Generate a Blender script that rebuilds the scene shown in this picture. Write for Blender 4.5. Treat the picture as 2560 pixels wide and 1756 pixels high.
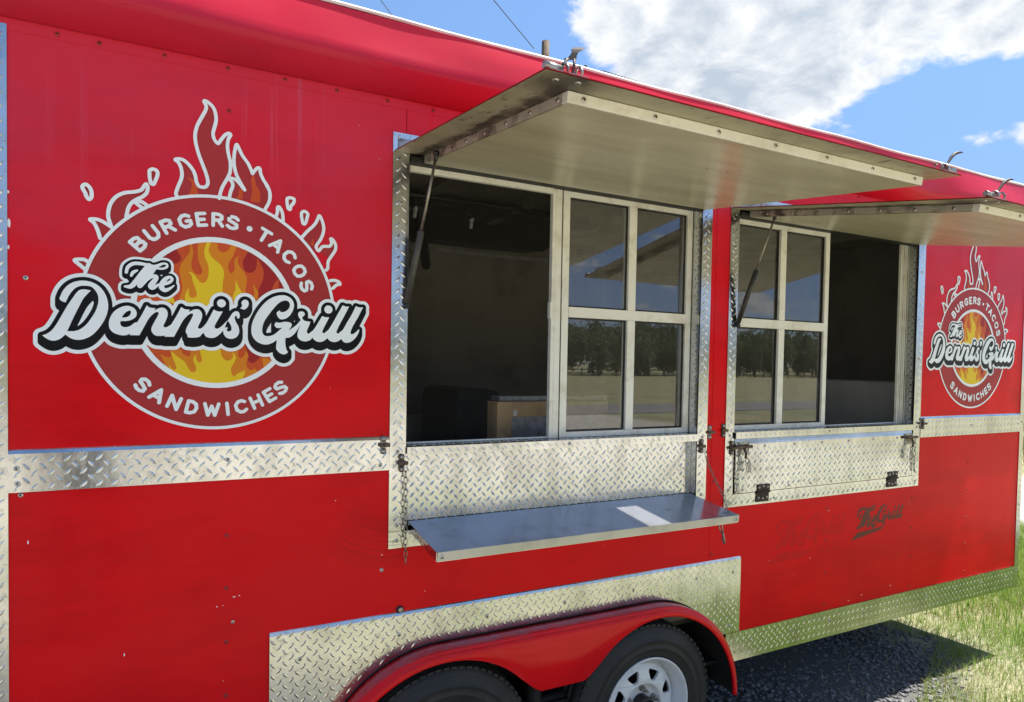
import bpy, bmesh, math, random, json
import numpy as np
from mathutils import Vector, Matrix

for o in list(bpy.data.objects):
    bpy.data.objects.remove(o)
scene = bpy.context.scene
C = scene.collection
rng = random.Random(11)
nr = np.random.default_rng(11)
PI = math.pi

# ------------------------------------------------------------------ camera
cam_d = bpy.data.cameras.new('camera')
cam_d.sensor_width = 36.0
cam_d.lens = 36.0 * 1633.5 / 2560.0
cam_d.shift_y = 75.6 / 2560.0
cam_d.clip_start = 0.05
cam_d.clip_end = 3000
cam = bpy.data.objects.new('camera', cam_d)
C.objects.link(cam)
_r = Vector((0.88838772, -0.4587539, 0.01766692))
_u = Vector((-0.00304008, 0.03260284, 0.99946376))
_f = Vector((0.45908389, 0.88796504, -0.02756932))
_m = Matrix((_r, _u, -_f)).transposed().to_4x4()
_m.translation = Vector((0.0, -2.06, 1.69))
cam.matrix_world = _m
scene.camera = cam

# ------------------------------------------------------------------ light
SUN_DIR = Vector((0.425, -0.035, 1.0)).normalized()
SUN_EL = math.asin(SUN_DIR.z)
SUN_AZ = math.atan2(SUN_DIR.x, SUN_DIR.y)
SKY_K = 0.13
SKY_TINT = (0.90, 0.96, 0.95)
world = bpy.data.worlds.new('World')
scene.world = world
world.use_nodes = True
wt = world.node_tree
for n in list(wt.nodes):
    wt.nodes.remove(n)


class NT:
    """small helper to write node trees"""
    def __init__(s, tree):
        s.t = tree

    def n(s, typ, **kw):
        nd = s.t.nodes.new(typ)
        for k, v in kw.items():
            if k.startswith('i_'):
                nd.inputs[k[2:].replace('_', ' ')].default_value = v
            else:
                setattr(nd, k, v)
        return nd

    def link(s, a, b):
        s.t.links.new(a, b)

    def math(s, op, a, b=None, c=None, clamp=False):
        nd = s.t.nodes.new('ShaderNodeMath')
        nd.operation = op
        nd.use_clamp = clamp
        for i, v in enumerate((a, b, c)):
            if v is None:
                continue
            if isinstance(v, (int, float)):
                nd.inputs[i].default_value = v
            else:
                s.link(v, nd.inputs[i])
        return nd.outputs[0]

    def vmath(s, op, a, b=None):
        nd = s.t.nodes.new('ShaderNodeVectorMath')
        nd.operation = op
        for i, v in enumerate((a, b)):
            if v is None:
                continue
            if isinstance(v, tuple):
                nd.inputs[i].default_value = v
            else:
                s.link(v, nd.inputs[i])
        return nd.outputs[1] if op in ('LENGTH', 'DISTANCE', 'DOT_PRODUCT') else nd.outputs[0]

    def smooth(s, v, a, b, lo=0.0, hi=1.0):
        nd = s.t.nodes.new('ShaderNodeMapRange')
        nd.interpolation_type = 'SMOOTHSTEP'
        s.link(v, nd.inputs[0])
        for i, x in enumerate((a, b, lo, hi)):
            nd.inputs[i + 1].default_value = x
        return nd.outputs[0]

    def noise(s, vec, scale, detail=4.0, rough=0.55, dist=0.0):
        nd = s.t.nodes.new('ShaderNodeTexNoise')
        nd.inputs['Scale'].default_value = scale
        nd.inputs['Detail'].default_value = detail
        nd.inputs['Roughness'].default_value = rough
        nd.inputs['Distortion'].default_value = dist
        if vec is not None:
            s.link(vec, nd.inputs['Vector'])
        return nd.outputs[0]

    def mix(s, fac, a, b, mode='MIX'):
        nd = s.t.nodes.new('ShaderNodeMix')
        nd.data_type = 'RGBA'
        nd.blend_type = mode
        for sock, v in ((nd.inputs[0], fac), (nd.inputs[6], a), (nd.inputs[7], b)):
            if isinstance(v, (int, float)):
                sock.default_value = v
            elif isinstance(v, tuple):
                sock.default_value = v if len(v) == 4 else v + (1.0,)
            else:
                s.link(v, sock)
        return nd.outputs[2]

    def mapping(s, vec, scale=(1, 1, 1), loc=(0, 0, 0), rot=(0, 0, 0)):
        nd = s.t.nodes.new('ShaderNodeMapping')
        nd.inputs['Scale'].default_value = scale
        nd.inputs['Location'].default_value = loc
        nd.inputs['Rotation'].default_value = rot
        s.link(vec, nd.inputs['Vector'])
        return nd.outputs[0]


W = NT(wt)
sky = W.n('ShaderNodeTexSky', sky_type='NISHITA', sun_disc=False, sun_elevation=SUN_EL, sun_rotation=SUN_AZ,
          altitude=200, air_density=0.75, dust_density=0.05, ozone_density=2.5)
tc = W.n('ShaderNodeTexCoord')
dirv = W.vmath('NORMALIZE', tc.outputs['Generated'])
sep = W.n('ShaderNodeSeparateXYZ')
W.link(dirv, sep.inputs[0])
zz = W.math('ADD', W.math('MAXIMUM', sep.outputs[2], 0.0), 0.30)
px = W.math('DIVIDE', sep.outputs[0], zz)
py = W.math('DIVIDE', sep.outputs[1], zz)
comb = W.n('ShaderNodeCombineXYZ')
W.link(px, comb.inputs[0])
W.link(py, comb.inputs[1])
pv = comb.outputs[0]


def cloud_field(vec):
    warp = W.n('ShaderNodeTexNoise')
    warp.inputs['Scale'].default_value = 4.5
    warp.inputs['Detail'].default_value = 3
    W.link(vec, warp.inputs['Vector'])
    off = W.vmath('SCALE', W.vmath('SUBTRACT', warp.outputs['Color'], (0.5, 0.5, 0.5)))
    off.node.inputs['Scale'].default_value = 0.10
    v2 = W.vmath('ADD', vec, off)
    base = W.noise(v2, 1.3, 2.0, 0.5)
    fine = W.noise(v2, 3.4, 12.0, 0.58)
    f = W.math('ADD', W.math('MULTIPLY', base, 0.60), W.math('MULTIPLY', fine, 3.3))
    # the big cumulus over the roof and the smaller one low on its right; clear air on their left and below
    for (cx, cy, r, a) in ((0.90, 0.93, 0.22, 0.50), (0.72, 0.99, 0.18, 0.80), (0.64, 0.97, 0.09, 0.45), (0.98, 0.97, 0.13, 0.35), (1.08, 0.72, 0.24, 0.48), (1.20, 0.62, 0.16, 0.30), (1.10, 0.86, 0.12, 0.30),
                           (1.50, 0.72, 0.075, 0.52), (1.40, 0.55, 0.14, 0.1), (0.44, 1.08, 0.24, -0.75), (1.34, 0.78, 0.13, -0.75), (1.40, 0.70, 0.06, -0.45), (1.56, 0.80, 0.10, -0.5), (1.37, 0.66, 0.06, -0.26), (0.60, 0.90, 0.05, -0.2)):
        d = W.vmath('DISTANCE', vec, (cx, cy, 0.0))
        g = W.smooth(d, 0.0, r * 1.7, a, 0.0)
        f = W.math('ADD', f, g)
    return f


f0 = cloud_field(pv)
sunp = (SUN_DIR.x / SUN_DIR.z, SUN_DIR.y / SUN_DIR.z, 0.0)
dens = W.smooth(f0, 1.99, 2.30)
thick = W.smooth(f0, 2.16, 2.80)
lump = W.noise(pv, 7.0, 9.0, 0.60, 0.4)
lit = W.noise(W.vmath('ADD', pv, (0.025, -0.03, 0.0)), 7.0, 9.0, 0.60, 0.4)
rel = W.math('MULTIPLY', W.math('SUBTRACT', lit, lump), 3.5)
shade = W.math('ADD', W.math('MULTIPLY', thick, 0.62), W.math('ADD', rel, W.math('MULTIPLY', W.math('SUBTRACT', lump, 0.5), 1.6)), clamp=True)
cloudcol = W.mix(shade, (3.5, 3.58, 3.66), (1.95, 2.25, 2.65))
hz = W.smooth(sep.outputs[2], 0.0, 0.10)
blue = W.mix(1.0, W.mix(W.smooth(sep.outputs[2], 0.0, 0.55), (0.47, 0.43, 0.50), (1.0, 1.0, 1.0)), (SKY_TINT[0], SKY_TINT[1], SKY_TINT[2]), 'MULTIPLY')
blue = W.mix(1.0, sky.outputs[0], blue, 'MULTIPLY')
skycol = W.mix(W.math('MULTIPLY', dens, hz), blue, cloudcol)
bg = W.n('ShaderNodeBackground')
bg.inputs['Strength'].default_value = SKY_K
W.link(skycol, bg.inputs['Color'])
wo = W.n('ShaderNodeOutputWorld')
W.link(bg.outputs[0], wo.inputs['Surface'])

sun_d = bpy.data.lights.new('sun', 'SUN')
sun_d.energy = 4.8
sun_d.angle = math.radians(0.53)
sun_d.color = (1.0, 0.955, 0.88)
sun = bpy.data.objects.new('sun', sun_d)
C.objects.link(sun)
sun.rotation_euler = SUN_DIR.to_track_quat('Z', 'Y').to_euler()
sun.location = (6, -2, 14)

vs = scene.view_settings
vs.view_transform = 'Standard'
vs.look = 'None'
vs.gamma = 1.0
vs.use_curve_mapping = False
vs.exposure = 1.14
scene.cycles.max_bounces = 10
scene.cycles.diffuse_bounces = 4
scene.cycles.glossy_bounces = 5
scene.cycles.transparent_max_bounces = 16
scene.cycles.sample_clamp_indirect = 6
scene.cycles.use_denoising = True


# ------------------------------------------------------------------ materials
def mat(name, base=(0.5, 0.5, 0.5), rough=0.5, metal=0.0, spec=0.5, coat=0.0, coat_rough=0.1):
    m = bpy.data.materials.new(name)
    m.use_nodes = True
    t = NT(m.node_tree)
    b = m.node_tree.nodes['Principled BSDF']
    b.inputs['Base Color'].default_value = (*base, 1)
    b.inputs['Roughness'].default_value = rough
    b.inputs['Metallic'].default_value = metal
    b.inputs['Specular IOR Level'].default_value = spec
    b.inputs['Coat Weight'].default_value = coat
    b.inputs['Coat Roughness'].default_value = coat_rough
    return m, t, b


def objco(t):
    return t.n('ShaderNodeTexCoord').outputs['Object']


def geopos(t):
    return t.n('ShaderNodeNewGeometry').outputs['Position']


def bump(t, b, height, strength=0.2, dist=0.01):
    nd = t.n('ShaderNodeBump')
    nd.inputs['Strength'].default_value = strength
    nd.inputs['Distance'].default_value = dist
    t.link(height, nd.inputs['Height'])
    t.link(nd.outputs[0], b.inputs['Normal'])
    return nd


def red_paint(name, streaks=True, base=(0.80, 0.003, 0.008), rough=0.36, coat=0.07):
    m, t, b = mat(name, base, rough, 0, 0.08, coat, 0.12)
    p = geopos(t)
    # slow patches of fading and scuffing
    a = t.noise(t.mapping(p, (0.8, 0.8, 0.5)), 1.3, 4, 0.6)
    col = t.mix(t.smooth(a, 0.35, 0.75), base, (base[0] * 0.90, base[1] + 0.004, base[2] + 0.005))
    mott = t.noise(t.mapping(p, (0.7, 0.7, 2.2)), 2.2, 7, 0.62)
    col = t.mix(t.math('MULTIPLY', t.smooth(mott, 0.45, 0.66), 0.55), col, (base[0] * 0.70, base[1], base[2]))
    # horizontal rolling grain of the sheet and fine dust
    g = t.noise(t.mapping(p, (1.2, 1.2, 160.0)), 3.0, 3, 0.6)
    d = t.noise(p, 190.0, 2, 0.6)
    r = t.math('ADD', t.math('MULTIPLY', g, 0.10), t.math('MULTIPLY', a, 0.12))
    r = t.math('ADD', r, rough - 0.11)
    if streaks:
        s = t.n('ShaderNodeSeparateXYZ')
        t.link(p, s.inputs[0])
        run = t.noise(t.mapping(p, (16.0, 1.0, 0.35)), 1.6, 5, 0.7)
        top = t.smooth(s.outputs[2], 2.05, 2.45)
        region = t.smooth(t.noise(t.mapping(p, (1.0, 1.0, 0.3)), 1.6, 2), 0.42, 0.62)
        f = t.math('MULTIPLY', t.math('MULTIPLY', t.smooth(run, 0.54, 0.68), top), region)
        col = t.mix(t.math('MULTIPLY', f, 0.55), col, (0.60, 0.13, 0.20))
        r = t.math('ADD', r, t.math('MULTIPLY', f, 0.25))
        # chalk plus painted sky sheen on the upper sheet, washed off where water ran
        film_sheen = t.math('ADD', t.math('MULTIPLY', t.noise(t.mapping(p, (1.2, 1.0, 2.0)), 1.4, 6, 0.6), 0.9), t.math('MULTIPLY', s.outputs[2], 0.62))
        film_sheen = t.math('MULTIPLY', t.smooth(film_sheen, 1.48, 1.98), t.math('SUBTRACT', 1.0, t.math('MULTIPLY', t.smooth(run, 0.40, 0.30), 0.6)))
        col = t.mix(t.math('MULTIPLY', film_sheen, 0.42), col, (0.55, 0.070, 0.13))
        specks = t.smooth(t.noise(p, 34.0, 2, 0.5), 0.765, 0.785)
        col = t.mix(t.math('MULTIPLY', specks, 0.6), col, (0.62, 0.36, 0.32))
        col = t.mix(t.math('MULTIPLY', scuffs(t, p), 0.22), col, (0.10, 0.012, 0.012))
    t.link(col, b.inputs['Base Color'])
    t.link(r, b.inputs['Roughness'])
    h = t.math('ADD', t.math('MULTIPLY', t.noise(t.mapping(p, (1, 1, 0.6)), 2.6, 2), 1.0), t.math('MULTIPLY', d, 0.004))
    bump(t, b, h, 0.30, 0.03)
    return m


SCUFFS = ((0.645, 1.36, 0.17, 0.36, -1), (1.96, 1.36, 0.20, 0.34, 1), (3.405, 1.335, 0.075, 0.145, 0), (2.165, 1.335, 0.09, 0.15, 0))


def scuffs(t, p):
    """arcs rubbed into the wall by the swinging chains"""
    s = t.n('ShaderNodeSeparateXYZ')
    t.link(p, s.inputs[0])
    tot = None
    for (cx, cz, r0, r1, side) in SCUFFS:
        dx = t.math('SUBTRACT', s.outputs[0], cx)
        dz = t.math('SUBTRACT', s.outputs[2], cz)
        d = t.math('SQRT', t.math('ADD', t.math('MULTIPLY', dx, dx), t.math('MULTIPLY', dz, dz)))
        band = t.math('MULTIPLY', t.smooth(d, r0, r0 + 0.05), t.smooth(d, r1, r1 - 0.03))
        nd = t.n('ShaderNodeTexNoise', noise_dimensions='1D')
        nd.inputs['Scale'].default_value = 1.0
        nd.inputs['Detail'].default_value = 3.0
        t.link(t.math('MULTIPLY', d, 95.0), nd.inputs['W'])
        ring = t.smooth(nd.outputs[0], 0.45, 0.62)
        if side == -1:
            w = t.math('MULTIPLY', t.smooth(dx, 0.06, -0.02), t.smooth(t.math('SUBTRACT', dz, dx), 0.05, -0.08))
        elif side == 1:
            w = t.math('MULTIPLY', t.smooth(dx, -0.05, 0.02), t.smooth(t.math('ADD', dz, dx), 0.06, -0.06))
        else:
            w = t.smooth(dz, 0.0, -0.06)
        v = t.math('MULTIPLY', t.math('MULTIPLY', band, w), t.math('ADD', t.math('MULTIPLY', ring, 0.6), 0.25))
        tot = v if tot is None else t.math('MAXIMUM', tot, v)
    return tot


M = {}
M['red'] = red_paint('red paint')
M['red_roof'] = red_paint('red roof trim paint', False, (0.60, 0.020, 0.050), 0.40, 0.2)
M['hatch_red'] = red_paint('dull red hatch paint', False, (0.36, 0.012, 0.016), 0.5, 0.0)
M['red_fender'] = red_paint('red fender plastic', False, (0.78, 0.006, 0.010), 0.28, 0.3)
t = NT(M['red_fender'].node_tree)
b = M['red_fender'].node_tree.nodes['Principled BSDF']
src = b.inputs['Base Color'].links[0].from_socket
gn = t.n('ShaderNodeNewGeometry')
sn = t.n('ShaderNodeSeparateXYZ')
t.link(gn.outputs['Normal'], sn.inputs[0])
dn = t.noise(gn.outputs['Position'], 14.0, 6, 0.7)
fd = t.math('MULTIPLY', t.smooth(sn.outputs[2], 0.6, 0.98), t.smooth(dn, 0.30, 0.62))
t.link(t.mix(t.math('MULTIPLY', fd, 0.55), src, (0.30, 0.16, 0.17)), b.inputs['Base Color'])


def tread_metal(name, base=(0.66, 0.675, 0.69), r0=0.12):
    m, t, b = mat(name, base, 0.2, 1.0)
    p = geopos(t)
    a = t.noise(p, 3.0, 5, 0.6)
    sc = t.noise(t.mapping(p, (90, 90, 9)), 1.5, 4, 0.7)
    spot = t.noise(p, 38.0, 4, 0.65)
    col = t.mix(t.smooth(a, 0.35, 0.7), base, tuple(x * 0.88 for x in base))
    col = t.mix(t.math('MULTIPLY', t.smooth(spot, 0.56, 0.75), 0.5), col, (0.36, 0.355, 0.34))
    stain = t.noise(t.mapping(p, (2.2, 2.2, 1.1)), 2.4, 6, 0.68)
    col = t.mix(t.math('MULTIPLY', t.smooth(stain, 0.44, 0.66), 0.6), col, (0.37, 0.375, 0.37))
    col = t.mix(t.math('MULTIPLY', scuffs(t, p), 0.6), col, (0.13, 0.13, 0.125))
    t.link(col, b.inputs['Base Color'])
    r = t.math('ADD', t.math('MULTIPLY', a, 0.12), t.math('MULTIPLY', sc, 0.10))
    r = t.math('ADD', r, t.math('MULTIPLY', t.smooth(spot, 0.5, 0.8), 0.2))
    t.link(t.math('ADD', r, r0 - 0.06), b.inputs['Roughness'])
    h = t.math('ADD', t.noise(p, 5.5, 3, 0.55), t.math('MULTIPLY', t.noise(p, 24.0, 3, 0.6), 0.16))
    bump(t, b, h, 0.13, 0.010)
    return m


M['tread'] = tread_metal('diamond tread aluminium')
M['stain'], t, b = mat('stainless shelf', (0.60, 0.60, 0.60), 0.3, 0.60)
p = geopos(t)
g = t.noise(t.mapping(p, (5, 160, 160)), 2.0, 4, 0.6)
s = t.noise(p, 9.0, 5, 0.65)
t.link(t.mix(t.smooth(s, 0.45, 0.75), (0.44, 0.44, 0.445), (0.33, 0.325, 0.32)), b.inputs['Base Color'])
t.link(t.math('ADD', t.math('MULTIPLY', g, 0.16), t.math('MULTIPLY', s, 0.22)), b.inputs['Roughness'])
bump(t, b, g, 0.04, 0.002)


def plain_noise(name, base, alt, scale, rough, metal=0.0, spec=0.5, lo=0.4, hi=0.7, bmp=0.0, bscale=None, coat=0.0, rvar=0.15):
    m, t, b = mat(name, base, rough, metal, spec, coat)
    p = geopos(t)
    a = t.noise(p, scale, 5, 0.62)
    t.link(t.mix(t.smooth(a, lo, hi), base, alt), b.inputs['Base Color'])
    t.link(t.math('ADD', t.math('MULTIPLY', a, rvar), max(0.02, rough - rvar / 2)), b.inputs['Roughness'])
    if bmp:
        bump(t, b, t.noise(p, bscale or scale * 4, 4, 0.6), bmp, 0.004)
    return m


M['sash'] = plain_noise('old white aluminium', (0.86, 0.84, 0.76), (0.68, 0.63, 0.52), 14, 0.38, 0.0, 0.5, 0.45, 0.75)
M['rail'] = plain_noise('grimy hatch rail', (0.50, 0.47, 0.39), (0.10, 0.085, 0.07), 13, 0.42, 0.2, 0.5, 0.46, 0.66, 0.1)
M['rubber'] = plain_noise('black rubber gasket', (0.015, 0.015, 0.015), (0.03, 0.028, 0.025), 20, 0.6)
M['blacksteel'] = plain_noise('black strut steel', (0.025, 0.025, 0.025), (0.05, 0.045, 0.04), 20, 0.35, 0.3)
M['struttube'] = plain_noise('grey strut cylinder', (0.09, 0.088, 0.08), (0.06, 0.055, 0.05), 20, 0.4, 0.3)
M['rod'] = plain_noise('strut piston rod', (0.33, 0.31, 0.27), (0.2, 0.17, 0.13), 30, 0.3, 0.8)
M['zinc'] = plain_noise('zinc hardware', (0.40, 0.39, 0.36), (0.16, 0.12, 0.085), 60, 0.38, 0.9, 0.5, 0.45, 0.7)
M['hook'] = plain_noise('rusted hook with painted shade', (0.030, 0.020, 0.016), (0.05, 0.03, 0.022), 70, 0.6)  # rust colour darkened to paint in the shaded side of the hooks
M['rust'] = plain_noise('rusty iron hardware', (0.20, 0.15, 0.11), (0.08, 0.05, 0.035), 70, 0.65, 0.3, 0.4, 0.4, 0.65, 0.2)
M['hinge'] = plain_noise('brown rusted hinge', (0.050, 0.028, 0.022), (0.025, 0.016, 0.013), 50, 0.55, 0.2, 0.4, 0.4, 0.65, 0.15)
M['rivet'] = plain_noise('aluminium rivet', (0.60, 0.59, 0.56), (0.34, 0.32, 0.28), 120, 0.35, 0.9)
M['rivet_red'] = plain_noise('painted rusty rivet', (0.50, 0.016, 0.018), (0.16, 0.03, 0.022), 150, 0.5, 0.0)
M['dark'] = plain_noise('dark hollow', (0.012, 0.011, 0.010), (0.02, 0.018, 0.016), 8, 0.8)
M['inside'] = plain_noise('grimy interior lining', (0.36, 0.315, 0.255), (0.23, 0.20, 0.16), 2.3, 0.6, 0.0, 0.3)
M['inside_trim'] = plain_noise('interior trim strip', (0.42, 0.40, 0.36), (0.25, 0.23, 0.2), 9, 0.5)
M['hood'] = plain_noise('sooty exhaust hood', (0.045, 0.042, 0.038), (0.09, 0.085, 0.075), 3, 0.45, 0.4)
M['splash'] = plain_noise('ribbed pale backsplash', (0.82, 0.80, 0.76), (0.7, 0.68, 0.63), 6, 0.38, 0.0)
M['plywood'] = plain_noise('worn plywood', (0.72, 0.50, 0.27), (0.56, 0.36, 0.18), 12, 0.6)
M['greymetal'] = plain_noise('mottled galvanised sheet', (0.56, 0.57, 0.60), (0.34, 0.35, 0.38), 32, 0.45, 0.5)
M['appliance'] = plain_noise('black cooker enamel', (0.028, 0.026, 0.024), (0.05, 0.045, 0.04), 6, 0.4)
M['tyre'] = plain_noise('tyre rubber', (0.020, 0.020, 0.021), (0.034, 0.032, 0.030), 9, 0.62, 0.0, 0.4, 0.4, 0.7, 0.1, 60)
M['rim'] = plain_noise('white painted wheel', (0.70, 0.71, 0.72), (0.55, 0.53, 0.50), 18, 0.3, 0.0, 0.5, 0.55, 0.8, 0, None, 0.3)
M['roof'] = plain_noise('white roof membrane', (0.78, 0.70, 0.68), (0.62, 0.50, 0.48), 5, 0.5)
M['d_white'] = plain_noise('white vinyl', (0.92, 0.94, 0.93), (0.87, 0.89, 0.88), 4, 0.32, 0, 0.14)
M['d_black'] = plain_noise('black vinyl', (0.008, 0.008, 0.010), (0.016, 0.015, 0.016), 7, 0.26, 0, 0.14)
M['d_fill'] = plain_noise('dusty red vinyl', (0.45, 0.040, 0.042), (0.41, 0.034, 0.034), 3, 0.34, 0, 0.14)
M['d_dark'] = plain_noise('dark red vinyl', (0.40, 0.026, 0.026), (0.36, 0.024, 0.022), 5, 0.34, 0, 0.14)
M['d_ember'] = plain_noise('ember orange vinyl', (0.68, 0.095, 0.025), (0.62, 0.085, 0.022), 5, 0.34, 0, 0.14)
M['d_orange'] = plain_noise('orange vinyl', (0.78, 0.25, 0.018), (0.72, 0.22, 0.018), 5, 0.34, 0, 0.14)
M['d_yellow'] = plain_noise('yellow vinyl', (0.88, 0.60, 0.025), (0.84, 0.55, 0.025), 5, 0.34, 0, 0.14)
M['d_faded'] = plain_noise('weathered brown vinyl', (0.105, 0.012, 0.012), (0.20, 0.014, 0.014), 60, 0.4, 0, 0.4, 0.4, 0.7)
M['d_ghost'] = plain_noise('ghost of removed vinyl', (0.62, 0.004, 0.009), (0.70, 0.004, 0.009), 30, 0.42, 0, 0.15, 0.4, 0.7)
M['wood'] = plain_noise('weathered pole wood', (0.16, 0.12, 0.09), (0.08, 0.06, 0.045), 6, 0.85, 0, 0.2)
M['wire'] = plain_noise('power cable', (0.03, 0.03, 0.032), (0.05, 0.05, 0.05), 3, 0.6)
M['white_van'] = plain_noise('white van paint', (0.78, 0.78, 0.77), (0.70, 0.70, 0.69), 2, 0.3)
M['asphalt'] = plain_noise('old asphalt', (0.23, 0.215, 0.195), (0.17, 0.16, 0.15), 3.0, 0.85, 0, 0.3, 0.35, 0.7, 0.3, 40)
M['stone'] = plain_noise('dark gravel stone', (0.15, 0.15, 0.155), (0.36, 0.35, 0.33), 60, 0.7, 0, 0.4, 0.45, 0.75)
M['bark'] = plain_noise('tree bark', (0.10, 0.075, 0.055), (0.06, 0.045, 0.035), 8, 0.9, 0, 0.2)

# hatch lining: aged cream paint, glossy, with scratches and dirt
m, t, b = mat('aged cream hatch lining', (0.50, 0.455, 0.32), 0.30, 0.0, 0.6, 0.1, 0.2)
p = geopos(t)
a = t.noise(t.mapping(p, (1.0, 4.0, 1.0)), 2.5, 5, 0.6)
scr = t.noise(t.mapping(p, (3.0, 60.0, 3.0), rot=(0, 0, 0.2)), 2.0, 3, 0.7)
col = t.mix(t.smooth(a, 0.35, 0.7), (0.58, 0.54, 0.39), (0.46, 0.42, 0.29))
col = t.mix(t.math('MULTIPLY', t.smooth(scr, 0.66, 0.78), 0.5), col, (0.16, 0.13, 0.09))
spk = t.noise(p, 34.0, 3, 0.6)
col = t.mix(t.math('MULTIPLY', t.smooth(spk, 0.70, 0.76), 0.6), col, (0.15, 0.11, 0.07))
t.link(col, b.inputs['Base Color'])
t.link(t.math('ADD', t.math('MULTIPLY', a, 0.22), 0.22), b.inputs['Roughness'])
bump(t, b, t.noise(t.mapping(p, (1, 2.5, 1)), 3.0, 3, 0.5), 0.14, 0.02)
M['lining'] = m

# hatch overhang: same paint, soot blotches
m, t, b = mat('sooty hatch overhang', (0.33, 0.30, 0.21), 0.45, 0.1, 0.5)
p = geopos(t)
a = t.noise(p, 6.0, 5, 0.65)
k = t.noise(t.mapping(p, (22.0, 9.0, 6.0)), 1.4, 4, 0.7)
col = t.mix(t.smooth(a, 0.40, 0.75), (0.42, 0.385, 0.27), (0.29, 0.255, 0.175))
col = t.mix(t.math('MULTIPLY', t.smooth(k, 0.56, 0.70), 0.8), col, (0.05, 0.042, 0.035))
s = t.n('ShaderNodeSeparateXYZ')
t.link(p, s.inputs[0])
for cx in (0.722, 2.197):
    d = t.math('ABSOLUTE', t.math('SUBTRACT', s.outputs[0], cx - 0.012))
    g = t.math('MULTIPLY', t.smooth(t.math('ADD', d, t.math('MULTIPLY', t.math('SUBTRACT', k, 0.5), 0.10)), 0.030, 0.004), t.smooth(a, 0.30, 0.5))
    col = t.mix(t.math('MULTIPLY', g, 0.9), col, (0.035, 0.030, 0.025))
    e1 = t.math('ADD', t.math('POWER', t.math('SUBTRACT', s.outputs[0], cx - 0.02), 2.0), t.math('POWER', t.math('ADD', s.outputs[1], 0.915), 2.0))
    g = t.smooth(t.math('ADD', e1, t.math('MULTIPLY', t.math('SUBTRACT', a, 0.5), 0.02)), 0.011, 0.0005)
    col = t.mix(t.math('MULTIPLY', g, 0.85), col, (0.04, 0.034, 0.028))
t.link(col, b.inputs['Base Color'])
M['overhang'] = m

# glass: reflective single sheet
m = bpy.data.materials.new('window glass')
m.use_nodes = True
t = NT(m.node_tree)
for n in list(m.node_tree.nodes):
    m.node_tree.nodes.remove(n)
fr = t.n('ShaderNodeFresnel')
fr.inputs['IOR'].default_value = 2.1
gl = t.n('ShaderNodeBsdfGlossy')
gl.inputs['Roughness'].default_value = 0.012
gl.inputs['Color'].default_value = (0.97, 0.98, 1.0, 1)
tr = t.n('ShaderNodeBsdfTransparent')
tr.inputs['Color'].default_value = (0.80, 0.82, 0.80, 1)
df = t.n('ShaderNodeBsdfDiffuse')
df.inputs['Color'].default_value = (0.35, 0.33, 0.29, 1)
p = geopos(t)
dust = t.math('MULTIPLY', t.smooth(t.noise(t.mapping(p, (6, 6, 1.2)), 2.5, 5, 0.65), 0.35, 0.8), 0.10)
dust = t.math('ADD', dust, 0.06)
mx0 = t.n('ShaderNodeMixShader')
t.link(dust, mx0.inputs[0])
t.link(tr.outputs[0], mx0.inputs[1])
t.link(df.outputs[0], mx0.inputs[2])
mx = t.n('ShaderNodeMixShader')
t.link(fr.outputs[0], mx.inputs[0])
t.link(mx0.outputs[0], mx.inputs[1])
t.link(gl.outputs[0], mx.inputs[2])
out = t.n('ShaderNodeOutputMaterial')
t.link(mx.outputs[0], out.inputs['Surface'])
M['glass'] = m

# insect screen: fine dark wire weave
m = bpy.data.materials.new('insect screen weave')
m.use_nodes = True
t = NT(m.node_tree)
for n in list(m.node_tree.nodes):
    m.node_tree.nodes.remove(n)
p = geopos(t)
s = t.n('ShaderNodeSeparateXYZ')
t.link(p, s.inputs[0])
wx = t.math('FRACT', t.math('MULTIPLY', t.math('ADD', s.outputs[0], s.outputs[1]), 600.0))
wz = t.math('FRACT', t.math('MULTIPLY', s.outputs[2], 600.0))
wm = t.math('MAXIMUM', t.math('LESS_THAN', wx, 0.08), t.math('LESS_THAN', wz, 0.08))
tr = t.n('ShaderNodeBsdfTransparent')
df = t.n('ShaderNodeBsdfDiffuse')
df.inputs['Color'].default_value = (0.05, 0.048, 0.045, 1)
mx = t.n('ShaderNodeMixShader')
t.link(wm, mx.inputs[0])
t.link(tr.outputs[0], mx.inputs[1])
t.link(df.outputs[0], mx.inputs[2])
out = t.n('ShaderNodeOutputMaterial')
t.link(mx.outputs[0], out.inputs['Surface'])
M['screen'] = m


def leafy(name, c0, c1, trans=0.35):
    m, t, b = mat(name, c0, 0.6, 0, 0.3)
    rn = t.n('ShaderNodeNewGeometry').outputs['Random Per Island']
    cr = t.mix(rn, c0, c1)
    t.link(cr, b.inputs['Base Color'])
    tl = t.n('ShaderNodeBsdfTranslucent')
    t.link(cr, tl.inputs['Color'])
    mx = t.n('ShaderNodeMixShader')
    mx.inputs[0].default_value = trans
    o = m.node_tree.nodes['Material Output']
    t.link(b.outputs[0], mx.inputs[1])
    t.link(tl.outputs[0], mx.inputs[2])
    t.link(mx.outputs[0], o.inputs['Surface'])
    return m


M['leaf'] = leafy('tree leaves', (0.075, 0.125, 0.045), (0.13, 0.17, 0.075))
M['grass_green'] = leafy('fresh grass blades', (0.13, 0.25, 0.035), (0.27, 0.38, 0.07), 0.45)
M['grass_straw'] = leafy('dry grass blades', (0.42, 0.38, 0.17), (0.26, 0.31, 0.09), 0.35)
M['grass_field'] = leafy('tall field grass', (0.30, 0.25, 0.10), (0.20, 0.22, 0.07), 0.3)

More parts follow.
